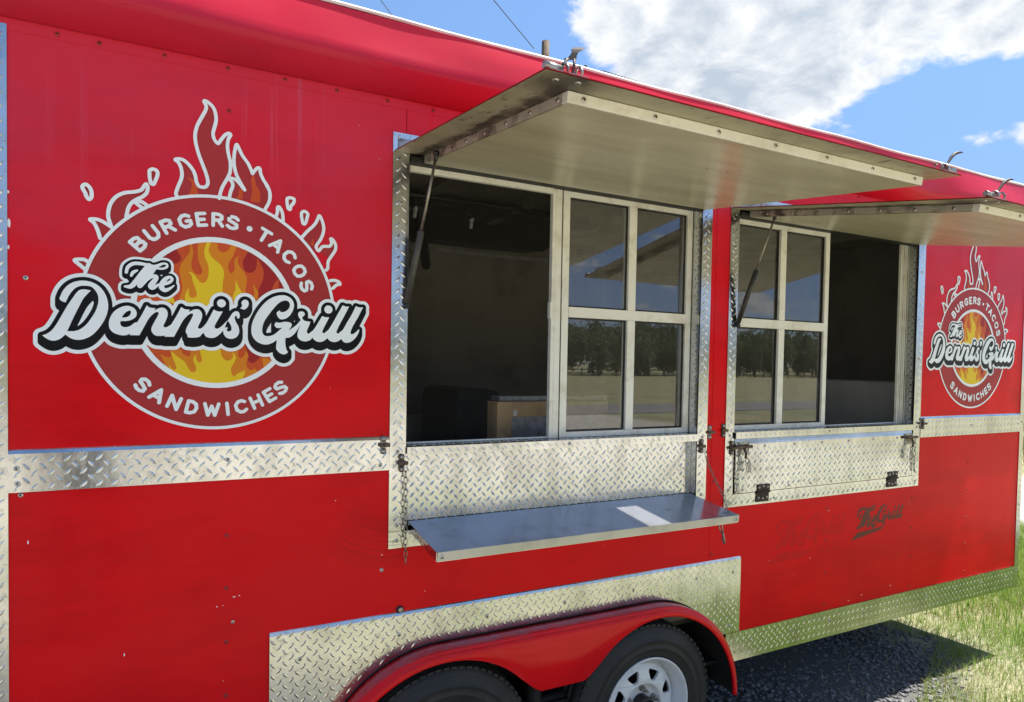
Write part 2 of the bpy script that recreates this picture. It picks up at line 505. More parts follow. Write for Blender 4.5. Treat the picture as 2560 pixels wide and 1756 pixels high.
# ground: trodden dry soil and thin grass, dark millings under the trailer
m, t, b = mat('ground soil and thin grass', (0.3, 0.25, 0.17), 0.9, 0, 0.2)
p = geopos(t)
s = t.n('ShaderNodeSeparateXYZ')
t.link(p, s.inputs[0])
big = t.noise(p, 0.55, 5, 0.6)
mid = t.noise(p, 3.5, 5, 0.65)
fin = t.noise(p, 45.0, 4, 0.7)
soil = t.mix(fin, (0.50, 0.45, 0.365), (0.39, 0.35, 0.28))
gras = t.mix(fin, (0.19, 0.21, 0.11), (0.34, 0.32, 0.19))
cov = t.smooth(t.math('ADD', t.math('MULTIPLY', big, 0.7), t.math('MULTIPLY', mid, 0.45)), 0.50, 0.64)
# thin grass within some eight metres of the trailer, open dirt beyond, meadow past the road
nearm = t.smooth(s.outputs[1], -7.5, -4.5)
close = t.smooth(s.outputs[1], -2.6, -1.2)
farm = t.smooth(s.outputs[1], -20.5, -22.5)
east = t.smooth(s.outputs[0], 12.5, 13.5)
cov = t.math('MULTIPLY', cov, t.math('ADD', t.math('MULTIPLY', nearm, 0.92), 0.06), clamp=True)
cov = t.math('MAXIMUM', cov, t.math('MULTIPLY', close, 0.75))
rightg = t.math('MULTIPLY', t.smooth(s.outputs[0], 3.0, 4.2), t.smooth(s.outputs[1], -3.2, -2.0))
cov = t.math('MAXIMUM', cov, t.math('MULTIPLY', rightg, t.smooth(mid, 0.62, 0.42)))
lush = t.math('MAXIMUM', farm, east)
lush = t.math('MAXIMUM', lush, t.smooth(s.outputs[1], 2.6, 3.6))
fieldc = t.mix(t.smooth(big, 0.35, 0.65), (0.33, 0.29, 0.16), (0.215, 0.215, 0.105))
lot = t.mix(cov, soil, gras)
lot = t.mix(lush, lot, fieldc)
# dark gravel
dx = t.math('SUBTRACT', s.outputs[0], 1.6)
nn = t.math('MULTIPLY', t.math('SUBTRACT', mid, 0.5), 0.9)
gx = t.smooth(t.math('ADD', s.outputs[0], nn), 4.15, 3.75)
gy = t.smooth(t.math('ADD', t.math('ADD', s.outputs[1], nn), t.math('MULTIPLY', s.outputs[0], -0.45)), -1.95, -1.65)
gback = t.smooth(t.math('ADD', s.outputs[1], nn), 2.9, 2.4)
gm = t.math('MULTIPLY', t.math('MULTIPLY', gx, gy), gback)
grav = t.mix(t.noise(p, 90.0, 3, 0.7), (0.06, 0.06, 0.062), (0.18, 0.175, 0.165))
t.link(t.mix(gm, lot, grav), b.inputs['Base Color'])
bump(t, b, t.math('ADD', t.math('MULTIPLY', fin, 0.4), mid), 0.5, 0.03)
M['ground'] = m


# ------------------------------------------------------------------ mesh helpers
class MB:
    def __init__(s):
        s.v = []
        s.f = []
        s.m = []
        s.sm = []

    def add(s, verts, faces, mi=0, smooth=False):
        o = len(s.v)
        s.v.extend([tuple(q) for q in verts])
        for f in faces:
            s.f.append([i + o for i in f])
            s.m.append(mi)
            s.sm.append(smooth)
        return s

    def box(s, x0, x1, y0, y1, z0, z1, mi=0):
        v = [(x, y, z) for x in (x0, x1) for y in (y0, y1) for z in (z0, z1)]
        return s.add(v, [(0, 1, 3, 2), (4, 6, 7, 5), (0, 4, 5, 1), (2, 3, 7, 6), (0, 2, 6, 4), (1, 5, 7, 3)], mi)

    def obox(s, o, U, V, N, u0, u1, v0, v1, n0, n1, mi=0):
        o, U, V, N = map(Vector, (o, U, V, N))
        v = [o + U * a + V * c + N * d for a in (u0, u1) for c in (v0, v1) for d in (n0, n1)]
        return s.add(v, [(0, 1, 3, 2), (4, 6, 7, 5), (0, 4, 5, 1), (2, 3, 7, 6), (0, 2, 6, 4), (1, 5, 7, 3)], mi)

    def prism(s, poly, fn, d0, d1, mi=0, smooth=False):
        """poly: 2-D outline; fn(a, b, d) -> point"""
        n = len(poly)
        v = [fn(a, c, d0) for a, c in poly] + [fn(a, c, d1) for a, c in poly]
        f = [tuple(range(n - 1, -1, -1)), tuple(range(n, 2 * n))]
        s.add(v, f, mi)
        o = len(s.v) - 2 * n
        for i in range(n):
            j = (i + 1) % n
            s.f.append([o + i, o + j, o + n + j, o + n + i])
            s.m.append(mi)
            s.sm.append(smooth)
        return s

    def tube(s, pts, r, n=8, mi=0, cap=True, closed=False, flat=1.0):
        pts = [Vector(q) for q in pts]
        k = len(pts)
        rr = r if isinstance(r, (list, tuple)) else [r] * k
        o = len(s.v)
        prev = None
        for i, q in enumerate(pts):
            if closed:
                d = pts[(i + 1) % k] - pts[i - 1]
            else:
                d = pts[min(i + 1, k - 1)] - pts[max(i - 1, 0)]
            d.normalize()
            if prev is None:
                a = Vector((0, 0, 1)) if abs(d.z) < 0.9 else Vector((1, 0, 0))
                u = d.cross(a).normalized()
            else:
                u = (prev - d * prev.dot(d)).normalized()
            prev = u
            w = d.cross(u)
            for j in range(n):
                an = 2 * PI * j / n
                s.v.append(tuple(q + u * math.cos(an) * rr[i] + w * math.sin(an) * rr[i] * flat))
        for i in range(k if closed else k - 1):
            i2 = (i + 1) % k
            for j in range(n):
                j2 = (j + 1) % n
                s.f.append([o + i * n + j, o + i * n + j2, o + i2 * n + j2, o + i2 * n + j])
                s.m.append(mi)
                s.sm.append(True)
        if cap and not closed:
            s.f.append([o + j for j in range(n - 1, -1, -1)])
            s.f.append([o + (k - 1) * n + j for j in range(n)])
            s.m += [mi, mi]
            s.sm += [False, False]
        return s

    def lathe(s, prof, origin, axis, n=32, mi=0, smooth=True, close=False):
        """prof: (radius, along axis)"""
        ax = Vector(axis).normalized()
        a = Vector((0, 0, 1)) if abs(ax.z) < 0.9 else Vector((1, 0, 0))
        u = ax.cross(a).normalized()
        w = ax.cross(u)
        o = len(s.v)
        og = Vector(origin)
        for r, h in prof:
            for j in range(n):
                an = 2 * PI * j / n
                s.v.append(tuple(og + ax * h + (u * math.cos(an) + w * math.sin(an)) * max(r, 1e-5)))
        k = len(prof)
        for i in range(k - 1):
            for j in range(n):
                j2 = (j + 1) % n
                s.f.append([o + i * n + j, o + i * n + j2, o + (i + 1) * n + j2, o + (i + 1) * n + j])
                s.m.append(mi)
                s.sm.append(smooth)
        return s

    def build(s, name, mats, parent=None, bevel=0.0, fix=True):
        me = bpy.data.meshes.new(name)
        me.from_pydata(s.v, [], s.f)
        if not isinstance(mats, (list, tuple)):
            mats = [mats]
        for q in mats:
            me.materials.append(q)
        me.polygons.foreach_set('material_index', s.m)
        me.polygons.foreach_set('use_smooth', s.sm)
        if fix:
            bm = bmesh.new()
            bm.from_mesh(me)
            bmesh.ops.recalc_face_normals(bm, faces=bm.faces)
            bm.to_mesh(me)
            bm.free()
        me.update()
        o = link(name, me, parent)
        if bevel:
            md = o.modifiers.new('bevel', 'BEVEL')
            md.width = bevel
            md.segments = 2
            md.limit_method = 'ANGLE'
            md.angle_limit = math.radians(40)
        return o


def link(name, data, parent=None):
    o = bpy.data.objects.new(name, data)
    C.objects.link(o)
    if parent is not None:
        setpar(o, parent)
    return o


ROOTLOC = {}


def world_loc(o):
    if o.parent is None:
        return Vector(o.location)
    return world_loc(o.parent) + o.matrix_parent_inverse.translation + Vector(o.location)


def setpar(o, parent):
    """parent without moving: meshes keep their world coordinates"""
    o.parent = parent
    o.matrix_parent_inverse = Matrix.Translation(-world_loc(parent))


def tag(o, label, cat, group=None):
    o['label'] = label
    o['category'] = cat
    if group:
        o['group'] = group
    return o


def thing(name, loc, label, cat, group=None):
    o = bpy.data.objects.new(name, None)
    o.empty_display_size = 0.2
    C.objects.link(o)
    o.location = loc
    return tag(o, label, cat, group)


def loops_mesh(name, loops, y, material, parent, origin, scale=1.0, k=1e-4):
    """flat print: closed outlines (x, z) filled even-odd, lying in front of the wall"""
    cu = bpy.data.curves.new(name, 'CURVE')
    cu.dimensions = '2D'
    cu.fill_mode = 'BOTH'
    for L in loops:
        n = len(L) // 2
        sp = cu.splines.new('POLY')
        sp.points.add(n - 1)
        co = []
        for i in range(n):
            co += [L[2 * i] * k * scale, L[2 * i + 1] * k * scale, 0, 1]
        sp.points.foreach_set('co', co)
        sp.use_cyclic_u = True
    tmp = bpy.data.objects.new('tmp', cu)
    C.objects.link(tmp)
    dg = bpy.context.evaluated_depsgraph_get()
    me = bpy.data.meshes.new_from_object(tmp.evaluated_get(dg))
    bpy.data.objects.remove(tmp)
    n = len(me.vertices)
    a = np.empty(n * 3)
    me.vertices.foreach_get('co', a)
    a = a.reshape(-1, 3)
    b = np.stack([a[:, 0] + origin[0], np.full(n, y), a[:, 1] + origin[1]], 1)
    me.vertices.foreach_set('co', b.ravel())
    me.update()
    # every face must look away from the wall
    bm = bmesh.new()
    bm.from_mesh(me)
    for f in bm.faces:
        f.normal_update()
        if f.normal.y > 0:
            f.normal_flip()
    bm.to_mesh(me)
    bm.free()
    me.materials.clear()
    me.materials.append(material)
    me.name = name
    return link(name, me, parent)

# ------------------------------------------------------------------ the trailer
trailer = thing('food_trailer', (2.0, 1.1, 0.0),
                'red concession trailer with two open serving hatches and flame logo on its side', 'food trailer')


def pip(poly, a, b):
    ins = False
    n = len(poly)
    for i in range(n):
        x0, y0 = poly[i]
        x1, y1 = poly[(i + 1) % n]
        if (y0 > b) != (y1 > b) and a < x0 + (b - y0) / (y1 - y0) * (x1 - x0):
            ins = not ins
    return ins


P_T = 0.0355


def add_lugs(mb, poly, o, U, V, N, pitch=P_T, pad=0.0):
    o, U, V, N = map(Vector, (o, U, V, N))
    L, w, h = pitch * 0.74, pitch * 0.22, 0.0009
    a0 = min(q[0] for q in poly)
    a1 = max(q[0] for q in poly)
    b0 = min(q[1] for q in poly)
    b1 = max(q[1] for q in poly)
    half = pitch / 2
    base = [(-L / 2, 0, 0), (-L / 6, -w / 2, 0), (L / 6, -w / 2, 0), (L / 2, 0, 0), (L / 6, w / 2, 0), (-L / 6, w / 2, 0),
            (-L / 5, 0, h), (L / 5, 0, h)]
    faces = [(0, 1, 6), (1, 2, 7, 6), (2, 3, 7), (3, 4, 7), (4, 5, 6, 7), (5, 0, 6)]
    for i in range(int(math.floor(a0 / half)), int(math.ceil(a1 / half)) + 1):
        for j in range(int(math.floor(b0 / half)), int(math.ceil(b1 / half)) + 1):
            if (i + j) % 2:
                continue
            ang = math.radians(46) if i % 2 == 0 else math.radians(-46)
            ca, sa = math.cos(ang), math.sin(ang)
            ca_, cb_ = i * half, j * half
            if not (pip(poly, ca_ + ca * L / 2, cb_ + sa * L / 2) and pip(poly, ca_ - ca * L / 2, cb_ - sa * L / 2)):
                continue
            vs_ = [o + U * (ca_ + x * ca - y * sa) + V * (cb_ + x * sa + y * ca) + N * (z + 0.0002) for x, y, z in base]
            mb.add(vs_, faces, 0)


X3, Y3, Z3 = Vector((1, 0, 0)), Vector((0, 1, 0)), Vector((0, 0, 1))


def tread_wall(name, poly, y, parent=trailer, thick=0.003, mb=None, lugpoly=None):
    """diamond plate standing against the wall, face at y"""
    own = mb is None
    mb = mb or MB()
    mb.prism(poly, lambda a, c, d: (a, d, c), y, y + thick)
    add_lugs(mb, lugpoly or poly, (0, y, 0), X3, Z3, -Y3)
    return mb.build(name, M['tread'], parent, fix=True) if own else mb


def rect(x0, x1, z0, z1):
    return [(x0, z0), (x1, z0), (x1, z1), (x0, z1)]


Z_BOT, Z_TOP = 0.402, 2.532
W1 = (0.675, 1.937, 1.395, 2.372)
W2 = (2.145, 3.420, 1.395, 2.372)

# red wall sheets, butted at 2 mm seams
for (a, c, wins) in ((-0.452, 0.6645, []), (0.6665, 2.0185, [W1]), (2.0205, 4.505, [W2])):
    mb = MB()
    z0, z1 = Z_BOT + 0.001, Z_TOP
    za = 0.80                       # nothing behind the wheel plate: the wheels sit there
    def low(l, r, top):
        if l < 0.30:
            mb.box(l, min(r, 0.30), 0, 0.003, z0, za)
        if r > 2.17:
            mb.box(max(l, 2.17), r, 0, 0.003, z0, za)
        mb.box(l, r, 0, 0.003, za, top)
    if not wins:
        low(a, c, z1)
    else:
        w = wins[0]
        zl = 1.110 if w is W1 else w[2]
        low(0.6645 if w is W1 else a, c, zl)
        mb.box(a, c, 0, 0.003, w[3], z1)
        mb.box(a, w[0], 0, 0.003, zl, w[3])
        mb.box(w[1], c, 0, 0.003, zl, w[3])
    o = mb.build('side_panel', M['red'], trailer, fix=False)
    # merge the strips so no inner faces show
    me = o.data
    bm = bmesh.new()
    bm.from_mesh(me)
    bmesh.ops.remove_doubles(bm, verts=bm.verts, dist=1e-5)
    bm.to_mesh(me)
    bm.free()

# rest of the body: far side, ends, floor, roof
DEPTH = 2.30
mb = MB()
mb.box(-0.45, 4.50, DEPTH - 0.003, DEPTH, Z_BOT, 2.72)
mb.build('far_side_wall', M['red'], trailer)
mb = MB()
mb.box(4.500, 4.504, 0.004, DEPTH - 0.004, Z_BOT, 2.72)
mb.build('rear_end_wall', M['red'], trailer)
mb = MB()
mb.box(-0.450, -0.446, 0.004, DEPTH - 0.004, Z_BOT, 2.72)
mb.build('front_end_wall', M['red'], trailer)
# inner lining
mb = MB()
mb.box(-0.44, 4.45, DEPTH - 0.012, DEPTH - 0.006, 0.60, 2.58)
mb.box(4.44, 4.446, 0.075, DEPTH - 0.014, 0.60, 2.58)
mb.box(-0.44, -0.434, 0.075, DEPTH - 0.014, 0.60, 2.58)
mb.build('interior_wall', M['inside'], trailer)
mb = MB()
mb.box(-0.43, 4.43, 0.075, DEPTH - 0.02, 2.582, 2.59)
mb.build('interior_ceiling', M['inside'], trailer)
mb = MB()
mb.box(-0.43, 4.43, 0.080, DEPTH - 0.02, 0.575, 0.595)
mb.build('interior_floor', M['hood'], trailer)
mb = MB()
mb.box(-0.43, 4.43, DEPTH - 0.030, DEPTH - 0.014, 2.462, 2.488)
mb.build('wall_trim_strip', M['inside_trim'], trailer)
mb = MB()
mb.box(-0.43, 4.43, DEPTH - 0.016, DEPTH - 0.0125, 0.60, 1.325)
mb.build('backsplash_sheet', M['splash'], trailer)
# inner side of the serving wall
mb = MB()
for (a, c) in ((-0.43, 0.66), (1.955, 2.13), (3.435, 4.43)):
    mb.box(a, c, 0.07, 0.074, 0.60, 2.58)
for (a, c) in ((0.661, 1.954), (2.131, 3.434)):
    mb.box(a, c, 0.07, 0.074, 0.60, 1.39)
    mb.box(a, c, 0.07, 0.074, 2.376, 2.58)
mb.build('interior_lining', M['inside'], trailer)
for k in range(9):
    x = 0.0 + k * 0.56
    mb = MB()
    mb.box(x, x + 0.05, 0.08, DEPTH - 0.03, 2.535, 2.580)
    mb.build('ceiling_beam', M['inside'], trailer)

# roof and coved edge ------------------------------------------------------
XR0, XR1 = -0.50, 4.555
prof = [(0.000, 2.5325), (-0.022, 2.5340), (-0.060, 2.556), (-0.088, 2.577), (-0.0985, 2.588), (-0.1015, 2.600),
        (-0.0975, 2.630), (-0.0920, 2.670), (-0.0860, 2.705), (-0.0800, 2.735)]
NX = 260


def dent(x, z):
    v = 0.0012 * math.sin(x * 2.3 + 0.6) + 0.0010 * math.sin(x * 5.1 + z * 9) + 0.0010 * math.sin(x * 11.0 + z * 23 + 1.3)
    for (cx, cz, sx, sz, am) in ((3.42, 2.60, 0.18, 0.06, 0.020), (3.95, 2.62, 0.30, 0.05, -0.010), (0.55, 2.66, 0.25, 0.04, 0.003),
                                 (1.30, 2.65, 0.05, 0.04, 0.004), (-0.05, 2.65, 0.3, 0.03, -0.006), (2.45, 2.66, 0.15, 0.04, 0.006)):
        v += am * math.exp(-((x - cx) / sx) ** 2 - ((z - cz) / sz) ** 2)
    return v


mb = MB()
vv = []
for i in range(NX + 1):
    x = XR0 + (XR1 - XR0) * i / NX
    for k, (y, z) in enumerate(prof):
        f = min(1.0, k / 3.0)
        g = 1.0 if k < len(prof) - 1 else 0.5
        vv.append((x, y + dent(x, z) * f * g, z - abs(dent(x, z)) * 0.4 * f * g))
n = len(prof)
ff = [(i * n + k, (i + 1) * n + k, (i + 1) * n + k + 1, i * n + k + 1) for i in range(NX) for k in range(n - 1)]
mb.add(vv, ff, 0, True)
o = mb.build('coved_roof_trim', M['red_roof'], trailer, fix=True)
mb = MB()
edge = [(-0.0795, 2.7350), (-0.0835, 2.739), (-0.081, 2.7455), (-0.072, 2.7510), (-0.045, 2.755), (0.0, 2.757)]
vv = [(XR0 + (XR1 - XR0) * i / 60, y, z + 0.002 * math.sin(i * 0.7)) for i in range(61) for y, z in edge]
ne = len(edge)
mb.add(vv, [(i * ne + k, (i + 1) * ne + k, (i + 1) * ne + k + 1, i * ne + k + 1) for i in range(60) for k in range(ne - 1)], 0, True)
mb.build('roof_edge_roll', M['roof'], trailer)
mb = MB()
mb.add([(XR0, 0.0, 2.757), (XR1, 0.0, 2.757), (XR1, DEPTH / 2, 2.82), (XR0, DEPTH / 2, 2.82), (XR1, DEPTH + 0.05, 2.762), (XR0, DEPTH + 0.05, 2.762)],
       [(0, 1, 2, 3), (3, 2, 4, 5)], 0)
mb.box(XR0, XR1, 0.004, DEPTH + 0.02, 2.600, 2.612)
mb.build('roof_sheet', M['roof'], trailer, fix=False)
for x in (XR0, XR1):
    mb = MB()
    pr = prof + edge + [(DEPTH / 2, 2.829), (DEPTH + 0.05, 2.761), (DEPTH + 0.05, 2.60), (0.0, 2.60)]
    s_ = 0.001 if x > 0 else -0.001
    mb.prism(pr, lambda a, c, d: (d, a, c), x + s_, x + s_ * 4)
    mb.build('roof_end_cap', M['red_roof'], trailer)
# flange under the cove
mb = MB()
mb.box(-0.45, 4.503, -0.0018, -0.0003, 2.502, 2.5315)
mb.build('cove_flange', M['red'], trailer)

# corner trims ---------------------------------------------------------------
tread_wall('corner_trim', rect(-0.462, -0.375, Z_BOT, 2.515), -0.004)
tread_wall('corner_trim', rect(4.468, 4.509, Z_BOT - 0.002, 2.515), -0.004)
mb = MB()
mb.box(4.5055, 4.5085, 0.001, 0.09, Z_BOT, 2.515)
mb.build('rear_corner_trim', M['tread'], trailer)


def flanged(name, x0, x1, z0, z1, y, cut=None):
    """diamond plate with the top edge folded back towards the wall"""
    poly = cut or rect(x0, x1, z0, z1 - 0.011)
    lug_poly = rect(x0, x1, z0, z1 - 0.002) if cut is None else [(a, (z1 - 0.002) if c > z1 - 0.02 else c) for a, c in cut]
    mb = MB()
    mb.prism(poly, lambda a, c, d: (a, d, c), y, y + 0.0025)
    mb.add([(x0, y, z1 - 0.011), (x1, y, z1 - 0.011), (x1, y + 0.0038, z1 - 0.003), (x0, y + 0.0038, z1 - 0.003),
            (x1, -0.0004, z1), (x0, -0.0004, z1)], [(0, 1, 2, 3), (3, 2, 4, 5)], 0)
    add_lugs(mb, lug_poly, (0, y, 0), X3, Z3, -Y3)
    return mb.build(name, M['tread'], trailer)


flanged('belt_trim', -0.3745, 0.6185, 1.337, 1.447, -0.0075)
flanged('belt_trim', 3.480, 4.4675, 1.338, 1.447, -0.0075)


# wheel arch plate -------------------------------------------------------------
CXA, CXB = 0.815, 1.668          # axle positions
def arch(a, bz, zc, n=20):
    pts = []
    for i in range(n + 1):
        t = PI - (PI / 2) * i / n
        pts.append((0.800 + a * math.cos(t), zc + bz * math.sin(t)))
    for i in range(n + 1):
        t = PI / 2 - (PI / 2) * i / n
        pts.append((1.697 + a * math.cos(t), zc + bz * math.sin(t)))
    return pts


wall_arch = [q for q in arch(0.4365, 0.4365, 0.305) if q[1] > 0.534]
cut = [(0.257, 0.534)] + [(wall_arch[0][0], 0.534)] + wall_arch + [(wall_arch[-1][0], 0.534), (2.205, 0.534), (2.205, 0.853), (0.257, 0.853)]
flanged('skirt_plate', 0.257, 2.205, 0.534, 0.864, -0.0065, cut)
tread_wall('bottom_strip', rect(-0.3745, 0.366, Z_BOT, 0.531), -0.0045)
tread_wall('bottom_strip', rect(2.128, 4.4675, Z_BOT, 0.531), -0.0045)
# frame rail and wheel-well
mb = MB()
mb.box(-0.44, 0.34, 0.30, 0.40, 0.33, 0.40)
mb.box(2.15, 4.40, 0.30, 0.40, 0.345, 0.400)
mb.box(-0.44, 4.49, DEPTH - 0.12, DEPTH - 0.02, 0.33, 0.40)
for k in range(8):
    mb.box(0.1 + k * 0.58, 0.15 + k * 0.58, 0.401, DEPTH - 0.121, 0.335, 0.395)
mb.build('chassis_rail', M['dark'], trailer)
mb = MB()
mb.box(-0.44, 4.49, 0.02, DEPTH - 0.02, 0.4005, 0.412)
mb.build('underfloor', M['dark'], trailer)
mb = MB()
mb.box(0.34, 2.16, 0.26, 0.27, 0.30, 0.76)
mb.box(0.34, 2.16, 0.0045, 0.26, 0.745, 0.755)
mb.build('wheel_well', M['dark'], trailer)

# fender --------------------------------------------------------------------------
cols = []     # per station: list of (x, y, z) from wall to lower lip
FXA, FXB, FZ = 0.800, 1.697, 0.305
RO, RL = 0.436, 0.393


def station(fx, low):
    pts = []
    for (rr_, y) in ((RO - 0.003, -0.001), (RO - 0.001, -0.035), (RO, -0.066), (RO - 0.002, -0.0745), (RO - 0.0065, -0.0785), (RO - 0.0105, -0.0790),
                     (RO - 0.0125, -0.0830), (RO - 0.0175, -0.0880), (RO - 0.022, -0.0900)):
        x, z = fx(rr_)
        pts.append((x, y, z))
    x, z = low
    pts.append((x, -0.0922, z + 0.004))
    pts.append((x, -0.0890, z))
    pts.append((x, -0.0820, z + 0.003))
    return pts


def zlow(x):
    def arc(cx):
        d = RL ** 2 - (x - cx) ** 2
        return 0.311 + math.sqrt(d) if d > 0 else 0.1
    a = max(arc(FXA), arc(FXB))
    f = 0.530
    k = 0.085
    h = max(0.0, min(1.0, 0.5 + 0.5 * (a - f) / k))
    return f * (1 - h) + a * h + k * h * (1 - h) * 0.9


NA = 26
for i in range(NA + 1):
    t = PI - (PI / 2) * i / NA
    cols.append(station(lambda r, t=t: (FXA + r * math.cos(t), FZ + r * math.sin(t)), (FXA + (RL + 0.003) * math.cos(t), FZ + 0.006 + RL * math.sin(t))))
for i in range(1, 60):
    x = FXA + (FXB - FXA) * i / 60
    cols.append(station(lambda r, x=x: (x, FZ + r), (x, zlow(x))))
for i in range(NA + 1):
    t = PI / 2 - (PI / 2) * i / NA
    cols.append(station(lambda r, t=t: (FXB + r * math.cos(t), FZ + r * math.sin(t)), (FXB + (RL + 0.003) * math.cos(t), FZ + 0.006 + RL * math.sin(t))))
mb = MB()
nc = len(cols[0])
mb.add([q for c_ in cols for q in c_], [(i * nc + k, (i + 1) * nc + k, (i + 1) * nc + k + 1, i * nc + k + 1) for i in range(len(cols) - 1) for k in range(nc - 1)], 0, True)
fender = mb.build('fender', M['red_fender'], trailer)
md = fender.modifiers.new('edge', 'SOLIDIFY')
md.thickness = 0.003
md.offset = -1
mb = MB()
lin = []
for c_ in cols:
    for k, yy in ((0, 0.255), (0, -0.001), (2, None), (3, None)):
        x, y, z = c_[k]
        cx = FXA if x < FXA else (FXB if x > FXB else x)
        sc = 0.978
        lin.append((cx + (x - cx) * sc, y if yy is None else yy, FZ + (z - FZ) * sc - 0.002))
mb.add(lin, [(i * 4 + k, (i + 1) * 4 + k, (i + 1) * 4 + k + 1, i * 4 + k + 1) for i in range(len(cols) - 1) for k in range(3)], 0, True)
mb.build('fender_liner', M['dark'], fender)
# black sealant bead where the fender meets the plate
mb = MB()
mb.tube([(q[0], -0.0070, q[1] + 0.001) for q in wall_arch], 0.0022, 6)
mb.build('sealant_bead', M['rubber'], trailer)

# wheels ---------------------------------------------------------------------------
def make_wheel(cx):
    wz = 0.333
    wheel = bpy.data.objects.new('wheel', None)
    C.objects.link(wheel)
    wheel.location = (cx, -0.055, wz)
    setpar(wheel, trailer)
    wheel.matrix_parent_inverse = Matrix.Translation(-Vector(trailer.location))
    og = Vector((cx, -0.055, wz))
    ax = (0, 1, 0)
    mb = MB()
    pr = [(0.196, 0.020), (0.203, 0.006), (0.215, 0.000), (0.240, -0.006), (0.2415, -0.0075), (0.243, -0.006), (0.270, -0.007), (0.2712, -0.009), (0.2725, -0.007),
          (0.292, -0.002), (0.300, 0.002), (0.306, 0.006), (0.310, 0.007), (0.322, 0.016), (0.330, 0.026), (0.3335, 0.040)]
    prof_t = list(pr)
    for g in range(4):
        y0 = 0.045 + g * 0.032
        prof_t += [(0.335, y0), (0.335, y0 + 0.022), (0.327, y0 + 0.024), (0.327, y0 + 0.029)]
    prof_t += [(0.335, 0.174), (0.330, 0.182), (0.310, 0.2), (0.25, 0.21), (0.196, 0.19)]
    mb.lathe(prof_t, og, ax, 72)
    # shoulder blocks
    for k in range(72):
        a = 2 * PI * k / 72
        d = Vector((math.cos(a), 0, math.sin(a)))
        tn = Vector((-math.sin(a), 0, math.cos(a)))
        mb.obox(og + d * 0.3255 + Vector((0, 0.024, 0)), tn, Vector((0, 1, 0)), d, -0.0095, 0.0095, -0.010, 0.014, -0.004, 0.0042)
    tyre = mb.build('tyre', M['tyre'], wheel)
    # rim: lip and barrel, dished disc with eight windows
    mb = MB()
    mb.lathe([(0.193, 0.028), (0.198, 0.010), (0.2035, 0.004), (0.2035, -0.002), (0.200, -0.004), (0.196, 0.0), (0.192, 0.008), (0.1895, 0.012), (0.187, 0.030), (0.180, 0.045), (0.178, 0.075), (0.170, 0.085)], og, ax, 64)
    holes = []
    for k in range(8):
        a = 2 * PI * k / 8 + math.radians(21.5)
        shp = [(0.103, -0.006), (0.107, -0.013), (0.128, -0.026), (0.138, -0.028), (0.142, -0.022), (0.143, 0.0), (0.142, 0.022), (0.138, 0.028), (0.128, 0.026), (0.107, 0.013), (0.103, 0.006)]
        holes.append([(r * math.cos(a) - t_ * math.sin(a), r * math.sin(a) + t_ * math.cos(a)) for r, t_ in shp])
    def circ(r, n=64):
        return [(r * math.cos(2 * PI * i / n), r * math.sin(2 * PI * i / n)) for i in range(n)]
    def dish(r):
        return np.interp(r, [0.03, 0.055, 0.070, 0.085, 0.103, 0.143, 0.160, 0.178], [0.052, 0.050, 0.050, 0.030, 0.026, 0.036, 0.048, 0.075])
    # disc ring between 0.088 and 0.160 with windows, from a filled outline
    loops = [[c_ for q in circ(0.160) for c_ in q], [c_ for q in circ(0.088) for c_ in q]] + [[c_ for q in h for c_ in q] for h in holes]
    ring = loops_mesh('disc', loops, 0.0, M['rim'], wheel, (0, 0), 1.0, 1.0)
    me = ring.data
    bm = bmesh.new()
    bm.from_mesh(me)
    bmesh.ops.subdivide_edges(bm, edges=[e for e in bm.edges if e.calc_length() > 0.02], cuts=2, use_grid_fill=False)
    bmesh.ops.triangulate(bm, faces=bm.faces)
    vs_ = [tuple(v.co) for v in bm.verts]
    fs_ = [[v.index for v in f.verts] for f in bm.faces]
    bm.free()
    bpy.data.objects.remove(ring)
    mb.add([(og.x + x, og.y + float(dish(math.hypot(x, z))), og.z + z) for x, y, z in vs_], fs_, 0, True)
    mb.lathe([(0.178, 0.078), (0.168, 0.060), (0.160, 0.048)], og, ax, 64)
    mb.lathe([(0.088, 0.0292), (0.083, 0.034), (0.074, 0.048), (0.068, 0.050), (0.045, 0.050), (0.030, 0.052)], og, ax, 64)
    for h in holes:
        n = len(h)
        f_ = [(og.x + x, og.y + float(dish(math.hypot(x, z))), og.z + z) for x, z in h]
        b_ = [(x, y + 0.012, z) for x, y, z in f_]
        mb.add(f_ + b_, [(i, (i + 1) % n, n + (i + 1) % n, n + i) for i in range(n)], 0)
    mb.build('rim', M['rim'], wheel)
    mb = MB()
    mb.lathe([(0.20, 0.10), (0.02, 0.10)], og, ax, 32)
    mb.lathe([(0.135, 0.085), (0.135, 0.099)], og, ax, 32)
    mb.build('brake_drum', M['dark'], wheel)
    mb = MB()
    mb.lathe([(0.041, 0.052), (0.041, 0.010), (0.039, 0.004), (0.034, 0.002), (0.030, 0.006), (0.001, 0.006)], og, ax, 32)
    mb.build('hub_cap', M['blacksteel'], wheel)
    for k in range(5):
        a = 2 * PI * k / 5 + math.radians(15)
        q = og + Vector((0.0635 * math.cos(a), 0.0, 0.0635 * math.sin(a)))
        mb = MB()
        mb.lathe([(0.0135, 0.049), (0.0115, 0.040), (0.0105, 0.040), (0.0105, 0.024), (0.008, 0.021), (0.0062, 0.021), (0.0062, 0.006), (0.004, 0.004), (0.0001, 0.004)], q, ax, 6, 0, False)
        mb.build('lug_nut', M['zinc'], wheel)
    return wheel


